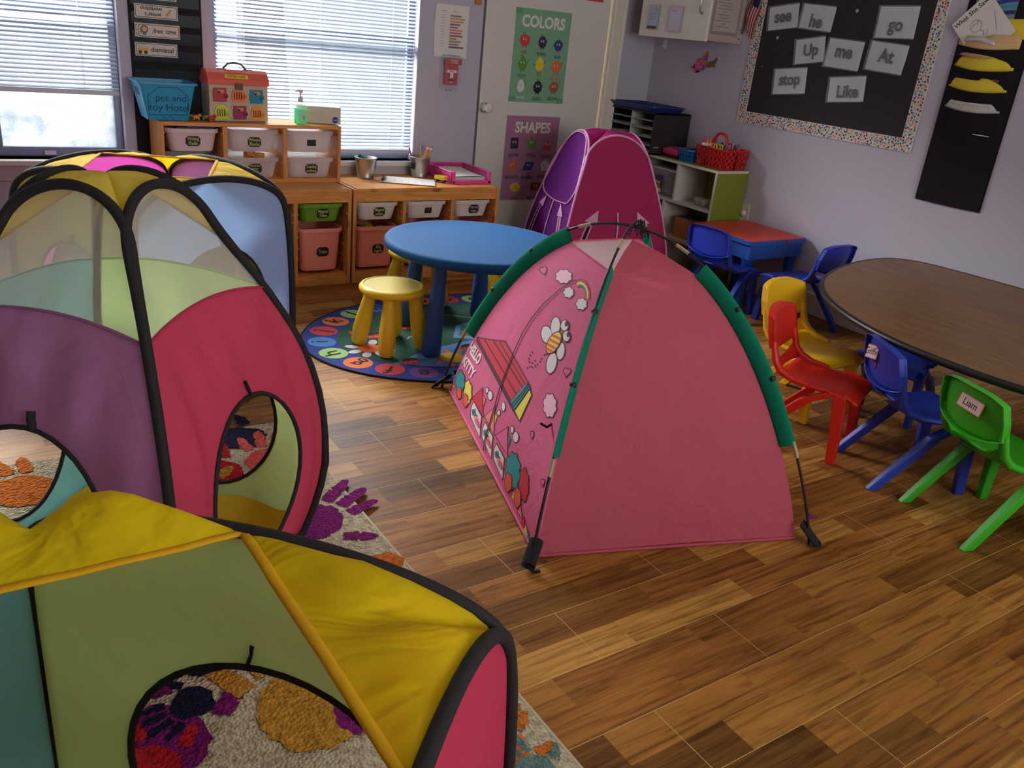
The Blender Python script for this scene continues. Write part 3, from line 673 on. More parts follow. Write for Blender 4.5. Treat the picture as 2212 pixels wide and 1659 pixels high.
flat(mb, rrect(.022, .018, .001, 1, -.06, .026), mat('pale_yellow', rgb(214, 206, 150), .7), FT, .0004)
mb.build('print', t)
# ---------------------------------------------------------------- on the right bench
ZB = .526
GALV = mat('galvanised', rgb(176, 172, 164), .38, .85, vary=.12, vscale=25)
def bucket(x, y, r, h, label):
    t = thing('metal_bucket', label, 'bucket', (x, y, ZB)); S = Matrix.Translation((x, y, ZB)); mb = MB()
    mb.lathe([(r * .76, 0), (r * .78, .004), (r * .79, .006), (r * .76, .01), (r, h - .006), (r * 1.05, h - .004), (r * 1.05, h), (r * .98, h), (r * .74, .008), (0, .008)], GALV, S, 28); mb.build('body', t); return t
b1 = bucket(.212, .315, .062, .115, 'galvanised bucket on the right bench holding a teal cloth')
mb = MB(); LMB = Matrix.Translation((.262, .288, ZB + .066)) @ Matrix.Rotation(radians(60), 4, 'Z') @ Matrix.Rotation(pi / 2 + .12, 4, 'X'); flat(mb, rrect(.03, .036, .008, 3), STICK, LMB, .002); mb.build('label_sticker', b1)
mb = MB(); mb.grid(lambda u, v: (.168 + .06 * u + .006 * sin(9 * v), .29 + .05 * v, ZB + .095 + .04 * (1 - u) * (.6 + .4 * sin(6 * v)) * (1 if u < .8 else .7)), 8, 8, mat('teal_cloth', rgb(60, 130, 140), .9)); tag(mb.build('cloth', solid=.003), 'crumpled teal cloth sticking out of the left bucket', 'cloth')
b2 = bucket(.570, .335, .062, .118, 'galvanised bucket full of pencils on the right bench')
mb = MB(); LMB = Matrix.Translation((.513, .312, ZB + .066)) @ Matrix.Rotation(radians(-68), 4, 'Z') @ Matrix.Rotation(pi / 2 + .12, 4, 'X'); flat(mb, rrect(.03, .036, .008, 3), STICK, LMB, .002); mb.build('label_sticker', b2)
PENY = mat('pencil_yellow', rgb(226, 150, 50), .4); PENB = mat('pencil_brown', rgb(140, 70, 40), .5); FER = mat('ferrule', rgb(200, 200, 190), .3, .9); ERA = mat('eraser', rgb(196, 110, 100), .8); LEAD = mat('lead', rgb(40, 36, 36), .6)
def pencil(x, y, tx, ty, l, m, tip, label):
    t = thing('pencil', label, 'pencil', (x, y, ZB + .012), 0, 'pencils in the bucket')
    d = Vector((tx - x, ty - y, l)).normalized(); a = Vector((x, y, ZB + .012)); L_ = .175
    mb = MB(); mb.tube([a, a + d * (L_ - .022)], .0036, m, 6); mb.build('shaft', t)
    if tip:
        mb = MB(); mb.tube([a + d * (L_ - .022), a + d * L_], [.0036, .0004], LEAD, 6); mb.build('point', t)
    else:
        mb = MB(); mb.tube([a + d * (L_ - .022), a + d * (L_ - .01)], .0039, FER, 8); mb.build('ferrule', t)
        mb = MB(); mb.tube([a + d * (L_ - .01), a + d * L_], .0035, ERA, 8); mb.build('eraser', t)
for i, (x, y, tx, ty, m, tip, lab) in enumerate(((.545, .33, .495, .342, PENB, 1, 'brown pencil leaning far left in the bucket, point up'), (.55, .345, .503, .36, PENB, 1, 'brown pencil beside it in the bucket, leaning left'), (.575, .325, .570, .335, PENY, 0, 'yellow pencil standing upright in the middle of the bucket'),
        (.575, .34, .625, .35, PENY, 0, 'yellow pencil leaning right, leftmost of the right cluster in the bucket'), (.58, .33, .642, .34, PENY, 0, 'yellow pencil in the right cluster of the bucket'), (.582, .345, .638, .35, PENY, 0, 'yellow pencil leaning right behind the cluster in the bucket'), (.585, .33, .648, .335, PENY, 0, 'yellow pencil leaning furthest right in the bucket'))):
    pencil(x, y, tx, ty, .165, m, tip, lab)
# clipboard
CBM = Matrix.Translation((.425, .185, ZB)) @ Matrix.Rotation(radians(-28), 4, 'Z')
t = thing('clipboard', 'clipboard with a sheet of paper lying on the right bench', 'clipboard', (.425, .185, ZB))
mb = MB(); mb.box(-.155, .155, -.105, .105, 0, .003, mat('hardboard', rgb(150, 108, 66), .6), CBM); mb.build('board', t)
mb = MB(); mb.box(-.14, .15, -.1, .1, .003, .0036, PAPER, CBM)
for k in range(5): mb.box(-.08 + .04 * k, -.078 + .04 * k, -.07, .05 - .02 * (k % 2), .0036, .0039, mat('faint_ink', rgb(170, 168, 170), .8), CBM)
mb.build('paper_sheet', t)
mb = MB(); mb.box(-.152, -.132, -.05, .05, .003, .009, BLACK, CBM); mb.tube([tuple(CBM @ Vector((-.15, -.05, .01))), tuple(CBM @ Vector((-.15, .05, .01)))], .004, BLACK, 8)
for q in (-.05, .05): mb.sphere(tuple(CBM @ Vector((-.15, q, .01))), .007, BLACK, 8)
mb.build('clip', t)
# toy wagon
WMx = Matrix.Translation((.615, .15, ZB)) @ Matrix.Rotation(radians(-62), 4, 'Z')
t = thing('toy_wagon', 'small yellow toy railway wagon with black wheels beside the pink tray', 'toy', (.615, .15, ZB))
mb = MB(); YEL = mat('toy_bright_yellow', rgb(232, 200, 40), .4)
mb.box(-.035, .035, -.015, .015, .016, .021, YEL, WMx)
for a in ((-.035, .035, -.0165, -.0135), (-.035, .035, .0135, .0165), (-.035, -.032, -.0165, .0165), (.032, .035, -.0165, .0165)): mb.box(*a, .021, .038, YEL, WMx)
mb.build('body', t, bevel=.001)
mb = MB(); mb.box(-.033, .033, -.01, .01, .01, .016, BLACK, WMx); mb.build('chassis', t)
for a in (-.022, .022):
    for b in (-.013, .013):
        mb = MB(); mb.lathe([(0, -.003), (.0085, -.003), (.0085, .003), (0, .003)], BLACK, WMx @ Matrix.Translation((a, b, .0085)) @ Matrix.Rotation(pi / 2, 4, 'X'), 14)
        mb.sphere(tuple(WMx @ Vector((a, b * 1.28, .0085))), .003, FER, 6); mb.build('wheel', t)
# pink letter tray
PINKT = mat('tray_pink', rgb(238, 66, 150), .45)
t = thing('letter_tray', 'hot pink perforated letter tray holding paper on the right bench by the door', 'tray', (.785, .27, ZB))
X0, X1, Y0, Y1 = .66, .925, .10, .425; hz = .07
def perf_wall(mb, A, B, z0, z1, nx, nz, m, th=.003):
    A, B = Vector(A), Vector(B); d = (B - A); l = d.length; d.normalize(); nrm = Vector((-d.y, d.x, 0)) * th
    def bar(u0, u1, a, b):
        P = [A + d * u0, A + d * u1]; pts = [(p.x, p.y, z) for z in (a, b) for p in (P[0], P[1], P[1] + nrm, P[0] + nrm)]
        mb.add(pts, [(0, 1, 2, 3), (7, 6, 5, 4), (0, 4, 5, 1), (1, 5, 6, 2), (2, 6, 7, 3), (3, 7, 4, 0)], m)
    for k in range(nz + 1):
        z = z0 + (z1 - z0) * k / nz; bar(0, l, z - .002, z + .002)
    for k in range(nx + 1):
        u = (l - .003) * k / nx; bar(u, u + .003, z0, z1)
mb = MB(); mb.box(X0, X1, Y0, Y1, 0 + ZB, ZB + .004, PINKT); mb.build('tray_floor', t)
for A, B, nx in (((X0, Y0), (X0, Y1), 26), ((X1, Y1), (X1, Y0), 26), ((X0, Y1), (X1, Y1), 20)):
    mb = MB(); perf_wall(mb, (A[0], A[1], 0), (B[0], B[1], 0), ZB + .004, ZB + hz - .012, nx, 7, PINKT)
    d = Vector((B[0] - A[0], B[1] - A[1], 0)).normalized()
    mb.tube([(A[0], A[1], ZB + hz - .006), (B[0], B[1], ZB + hz - .006)], .0065, PINKT, 8); mb.build('side_wall', t)
mb = MB()
for xa in (X0, X1 - .02): mb.box(xa, xa + .02, Y0 - .012, Y0 + .006, ZB, ZB + hz, PINKT)
mb.box(X0, X1, Y0 - .012, Y0 - .004, ZB, ZB + .02, PINKT); mb.build('front_lip', t, bevel=.005)
mb = MB()
for k in range(6): mb.box(X0 + .018 + .002 * (k % 2), X1 - .03 + .004 * (k % 3 - 1), Y0 + .01 + .004 * (k % 2), Y1 - .03, ZB + .005 + .005 * k, ZB + .0095 + .005 * k, PAPER if k > 1 else mat('manila', rgb(210, 180, 140), .8))
mb.grid(lambda u, v: (X0 + .018 + .215 * u, Y0 + .012 + .285 * v, ZB + .036 + .012 * (v - .2) ** 2 + .006 * sin(3 * u)), 8, 8, PAPER)
tag(mb.build('paper_stack'), 'stack of white paper lying in the pink letter tray', 'paper')
# ---------------------------------------------------------------- on the back wall
# schedule chart between the windows
t = thing('pocket_chart', 'long black cloth pocket chart hanging between the two windows', 'wall chart', (-.81, YB - .006, .60))
mb = MB(); mb.box(-.985, -.645, YB - .008, YB - .001, .60, 1.86, BLACKCLOTH); mb.build('backing', t)
CLEARP = clear('clear_pocket', (.5, .6, .65, 1), .965, .12)
for k, z in enumerate((1.25, 1.165, 1.08, .99, .90, 1.335, 1.42, 1.505)):
    mb = MB(); mb.box(-.975, -.655, YB - .0125, YB - .0118, z - .005, z + .05, CLEARP); mb.box(-.98, -.65, YB - .0128, YB - .008, z - .009, z - .004, BLACKCLOTH); mb.build('pocket', t)
CARDF = mat('card_cream', rgb(214, 204, 190), .75); CLINE = mat('card_border', rgb(40, 38, 42), .8)
def sched(x, z, w, h, label, texts, flip=False, second=False):
    o = .0135 if not second else .0128
    M = onback(x, z, o)
    mb = MB(); mb.prism(rrect(w, h, .002, 2), 0, .0006, CARDF, M)
    ring(mb, rrect(w - .008, h - .008, .009, 4), rrect(w - .013, h - .013, .007, 4), CLINE, M, .0009)
    c = mb.build('schedule_card', origin=tuple(M.translation)); tag(c, label, 'card', 'cards in the pocket chart')
    mb = MB()
    for tx, s, dx, dy, rot in texts: mb.text(tx, s, INK, M @ Matrix.Translation((dx, dy, .001)) @ Matrix.Rotation(rot, 4, 'Z'), xs=.95, bold=.016)
    if texts: mb.build('lettering', c)
    return c, M
c, M = sched(-.859, 1.304, .2, .063, 'schedule card reading writers workshop, hung upside down', [("writer's", .026, -.015, -.013, pi), ('workshop', .026, -.022, .012, pi)])
mb = MB(); stroke(mb, [(.045, -.016), (.068, .014)], .011, mat('crayon_tan', rgb(190, 150, 90), .7), M, .001); mb.build('crayon_drawing', c)
c, M = sched(-.862, 1.2185, .2, .063, 'schedule card half hidden behind the free time card', [], second=True)
c, M = sched(-.852, 1.2175, .197, .063, 'schedule card reading free time with a drawn child', [('free  time', .028, .028, 0, 0)])
mb = MB(); flat(mb, ell2(-.066, .006, .013), mat('skin_print', rgb(214, 176, 140), .8), M, .001); ring(mb, ell2(-.066, .006, .017), ell2(-.066, .006, .012), mat('hair_print', rgb(90, 70, 60), .8), M, .0012)
for q in ((-.082, .004), (-.082, -.008)): flat(mb, rrect(.009, .009, .001, 1, *q), mat('print_green', rgb(110, 150, 120), .8), M, .001)
flat(mb, rrect(.018, .012, .003, 2, -.066, -.014), mat('print_blue', rgb(90, 120, 160), .8), M, .001); mb.build('child_drawing', c)
c, M = sched(-.868, 1.1315, .197, .062, 'schedule card reading dismissal with a drawn bus', [('dismissal', .032, .028, 0, 0)])
mb = MB(); flat(mb, rrect(.05, .02, .004, 3, -.062, -.003), mat('bus_yellow', rgb(222, 176, 90), .8), M, .001); flat(mb, rrect(.044, .015, .006, 3, -.062, .013), mat('bus_top', rgb(196, 196, 196), .8), M, .0008)
for q in (-.076, -.05): flat(mb, ell2(q, -.014, .008), INK, M, .0013); flat(mb, ell2(q, -.014, .003), mat('hub', rgb(150, 100, 60), .8), M, .0016)
mb.build('bus_drawing', c)
sched(-.862, 1.389, .2, .063, 'schedule card at the top edge above writers workshop', [('reading', .028, 0, 0, 0)])
# printed list on the wall
M = onback(.786, 1.3465, .001)
mb = MB(); mb.grid(lambda u, v: M @ Vector((.112 * (2 * u - 1), .143 * (2 * v - 1), .001 + .006 * (2 * u - 1) ** 2 * (2 * v - 1) ** 2)), 8, 8, PAPER)
barc = [rgb(170, 110, 110), rgb(190, 170, 90), rgb(210, 160, 100), rgb(200, 90, 90), rgb(130, 120, 170), rgb(220, 130, 110), rgb(210, 110, 110), rgb(120, 110, 130), rgb(220, 120, 60), rgb(110, 160, 110), rgb(200, 100, 120), rgb(100, 100, 110)]
for k, c in enumerate(barc):
    w = (.075, .1, .09, .07, .055, .085, .08, .09, .05, .075, .065, .1)[k]; z = .085 - .0155 * k
    flat(mb, rrect(w, .009, .003, 2, -.012 + w / 2, z), mat('highlight_%d' % k, c, .8), M, .004)
    flat(mb, rrect(.028, .002, .0005, 1, -.06, z + .002), mat('grey_print', rgb(150, 146, 146), .8), M, .004)
for q in (-.055, .02): flat(mb, rrect(.03, .003, .0005, 1, q, .108), mat('grey_print', rgb(150, 146, 146), .8), M, .004)
tag(mb.build('paper_list', origin=tuple(M.translation)), 'white sheet with a list of coloured bars taped above the fire alarm', 'paper')
# fire alarm pull station under a clear cover
M = onback(.789, 1.118, .0); RED = mat('alarm_red', rgb(186, 30, 40), .4)
t = thing('fire_alarm', 'red fire alarm pull station under a clear cover on the wall beside the door', 'fire alarm', (.789, YB, 1.02))
mb = MB(); mb.prism(rrect(.085, .125, .006, 3, .004, -.004), 0, .03, RED, M); mb.prism(rrect(.105, .034, .004, 2, .006, .066), .036, .05, RED, M); st_ = mb.build('pull_station', t, bevel=.003)
mb = MB(); mb.prism([(-.032, .018), (.032, .018), (.032, .002), (.010, .002), (.010, -.028), (-.010, -.028), (-.010, .002), (-.032, .002)], .03, .038, WHITE, M); mb.build('pull_handle', t)
mb = MB(); mb.text('PULL', .014, INK, M @ Matrix.Translation((0, .010, .0385)), bold=.02); mb.box(-.02, .02, -.043, -.034, .03, .0308, INK, M); mb.text('FIRE', .011, WHITE, M @ Matrix.Translation((.004, -.052, .0306)), bold=.02)
for k, z in enumerate((.074, .066, .058)): mb.text(('IN CASE OF FIRE', 'LIFT COVER', 'PULL HANDLE')[k], .0075, WHITE, M @ Matrix.Translation((.006, z, .0506)), bold=.015)
mb.build('lettering', t)
mb = MB(); mb.prism(rrect(.128, .19, .012, 4), 0, .056, clear('alarm_cover', (.93, .95, .97, 1), .92, .08), M); mb.build('clear_cover', t)
for k in range(10):
    mb = MB(); a, z0_, z1_, d_ = (-.05 + .015 * k, .095, .101, .045) if k < 7 else (-.02 + .015 * (k - 7), -.102, -.095, .03)
    mb.box(a, a + .008, z0_, z1_, .0, d_, mat('cover_tab', rgb(190, 190, 195), .3), M); mb.build('cover_tab', t)
# orange wooden piece at the top left of the door, red note on the door
mb = MB(); mb.box(.93, .962, YB - .02, YB, 1.508, 1.60, mat('orange_wood', rgb(190, 120, 60), .5)); mb.box(.962, .972, YB - .016, YB, 1.508, 1.60, mat('tan_wood', rgb(150, 96, 56), .5)); tag(mb.build('wooden_block', bevel=.002), 'small orange brown wooden piece fixed to the wall edge at the door top', 'wall hook')
M = onback(1.82, 1.70, .0065); mb = MB(); mb.prism(rrect(.14, .185, .001, 1), 0, .0006, mat('red_card', rgb(186, 60, 66), .7), M); tag(mb.build('red_note', origin=tuple(M.translation)), 'red paper at the top of the door above the green poster', 'paper')
# two posters on the door
def poster_face(mb, M, x, y, s, dark=True, dot=False):
    for q in (-.32, .32):
        if dot: flat(mb, ell2(x + q * s, y, s * .08, None, 10), INK, M, .0018)
        else:
            flat(mb, ell2(x + q * s, y, s * .2, s * .26, 12), WHITE, M, .0018); flat(mb, ell2(x + q * s + .06 * s, y + .05 * s, s * .11, s * .16, 10), INK, M, .0022)
    flat(mb, ell2(x, y - .28 * s, s * .12, s * .07, 10), INK, M, .002)
PG = mat('poster_green', rgb(120, 170, 132), .6, vary=.05, vscale=3); PP = mat('poster_mauve', rgb(166, 116, 144), .6, vary=.05, vscale=3)
CREAMT = mat('poster_cream', rgb(222, 216, 200), .7)
def poster(name, label, x0, x1, z0, z1, m, title, items, tape):
    w, h = x1 - x0, z1 - z0; M = onback((x0 + x1) / 2, (z0 + z1) / 2, .006); mb = MB()
    mb.prism([(-w / 2, -h / 2), (w / 2, -h / 2), (w / 2, h / 2), (-w / 2, h / 2)], 0, .0008, m, M)
    mb.text(title, .092, CREAMT, M @ Matrix.Translation((0, h / 2 - .075, .0014)), xs=.92, bold=.035)
    for kind, x, y, s, col, word, wcol in items:
        c = mat('figure_%s' % word.lower(), col, .65)
        if kind == 'sq': P = [(-.85, -.95), (.85, -.95), (.85, .95), (-.85, .95)]
        elif kind == 'rect': P = [(-1.25, -.85), (1.25, -.85), (1.25, .85), (-1.25, .85)]
        elif kind == 'tri': P = [(-1, -.9), (1, -.9), (0, .95)]
        elif kind == 'hex': P = [(cos(a), sin(a) * 1.05) for a in [pi / 3 * k for k in range(6)]]
        elif kind == 'rho': P = [(-1.4, -.85), (.75, -.85), (1.4, .85), (-.75, .85)]
        elif kind == 'pent': P = [(1.08 * cos(a), 1.08 * sin(a)) for a in [pi / 2 + 2 * pi / 5 * k for k in range(5)]]
        elif kind == 'oval': P = ell2(0, 0, 1.2, .9)
        elif kind == 'berry': P = [(cos(t) * (.9 + .06 * sin(9 * t)), sin(t) * (1.05 + .06 * sin(9 * t))) for t in [2 * pi * k / 40 for k in range(40)]]
        elif kind == 'pear': P = [(cos(t) * (.9 - .32 * max(0, sin(t))), 1.15 * sin(t)) for t in [2 * pi * k / 28 for k in range(28)]]
        elif kind == 'lemon': P = [(.85 * cos(t), sin(t) * (1 + .22 * max(0, sin(t)) ** 8)) for t in [2 * pi * k / 32 for k in range(32)]]
        elif kind == 'egg': P = [(.72 * cos(t) * (1 - .12 * sin(t)), 1.05 * sin(t)) for t in [2 * pi * k / 28 for k in range(28)]]
        elif kind == 'apple': P = [(cos(t) * (1 + .06 * cos(2 * t)), sin(t) * 1.0 - .12 * (abs(cos(t)) < .3 and sin(t) > 0)) for t in [2 * pi * k / 32 for k in range(32)]]
        else: P = ell2(0, 0, 1, 1)
        flat(mb, [(x + s * a, y + s * b) for a, b in P], c, M, .0013)
        poster_face(mb, M, x, y + s * .2, s * .8, dot=kind in ('egg', 'oval', 'lemon', 'pent'))
        if title == 'COLORS':
            for a in (-.3, .3): stroke(mb, [(x + a * s, y - s * .95), (x + a * s * 1.2, y - s * 1.3)], s * .09, INK, M, .0012)
            for a in (-1, 1): stroke(mb, [(x + a * s * .85, y + .1 * s), (x + a * s * 1.2, y + (.75 if a * s > 0 else -.2) * s)], s * .08, INK, M, .0011)
            if kind in ('apple', 'pear', 'berry'):
                stroke(mb, [(x, y + .9 * s), (x - .2 * s, y + 1.3 * s)], s * .12, INK, M, .0012); flat(mb, ell2(x - .45 * s, y + 1.2 * s, s * .3, s * .15, 10, .5), mat('print_leaf', rgb(110, 150, 50), .7), M, .0014)
        mb.text(word, .027 if title == 'COLORS' else .028, mat('word_%s' % word.lower(), wcol, .7), M @ Matrix.Translation((x, y - s * 1.0 - .035 if title == 'COLORS' else y - .075, .0014)), xs=.78, bold=.018)
    for x, y, a, b in tape: flat(mb, rrect(a, b, .001, 1, x, y), mat('tape_' + name, tuple(c * .85 for c in m.node_tree.nodes['Principled BSDF'].inputs['Base Color'].default_value[:3]) + (1,), .25), M, .001)
    flat(mb, rrect(w, .0012, .0003, 1, 0, .01), mat('fold_line', rgb(150, 150, 140), .7), M, .0011)
    return tag(mb.build('poster', origin=tuple(M.translation)), label, 'poster')
dk = rgb(34, 30, 44)
poster('colors', 'green COLORS poster with fruit figures on the upper half of the door', 1.228, 1.651, .972, 1.522, PG, 'COLORS', (
    ('apple', -.13, .092, .036, rgb(212, 52, 52), 'RED', rgb(170, 50, 50)), ('berry', .005, .088, .035, rgb(60, 30, 72), 'PURPLE', dk), ('circle', .13, .078, .034, rgb(52, 60, 120), 'BLUE', rgb(30, 40, 110)),
    ('pear', -.13, -.045, .037, rgb(92, 140, 36), 'GREEN', rgb(80, 110, 50)), ('lemon', .0, -.045, .038, rgb(226, 200, 44), 'YELLOW', rgb(186, 176, 60)), ('circle', .132, -.05, .038, rgb(226, 100, 52), 'ORANGE', rgb(200, 90, 50)),
    ('egg', -.13, -.178, .037, rgb(222, 214, 214), 'WHITE', rgb(200, 200, 200)), ('berry', .002, -.18, .037, rgb(24, 22, 36), 'BLACK', dk), ('circle', .13, -.175, .036, rgb(160, 84, 42), 'BROWN', rgb(90, 50, 26))),
    ((0, -.115, .036, .05), (-.19, .255, .05, .03), (.19, -.255, .05, .03), (-.19, -.255, .05, .03)))
poster('shapes', 'mauve SHAPES poster on the lower half of the door behind the purple tent', 1.229, 1.648, .349, .888, PP, 'SHAPES', (
    ('sq', -.135, .098, .036, rgb(58, 34, 66), 'SQUARE', dk), ('circle', .002, .098, .036, rgb(84, 140, 48), 'CIRCLE', dk), ('tri', .13, .088, .036, rgb(206, 56, 50), 'TRIANGLE', dk),
    ('hex', -.135, -.045, .036, rgb(224, 104, 50), 'HEXAGON', dk), ('rho', -.008, -.048, .033, rgb(44, 66, 140), 'RHOMBUS', dk), ('pent', .125, -.045, .036, rgb(206, 202, 196), 'PENTAGON', dk),
    ('oval', -.098, -.185, .034, rgb(222, 190, 60), 'OVAL', dk), ('rect', .068, -.185, .034, rgb(130, 52, 34), 'RECTANGLE', dk)), ((0, -.115, .04, .04),))
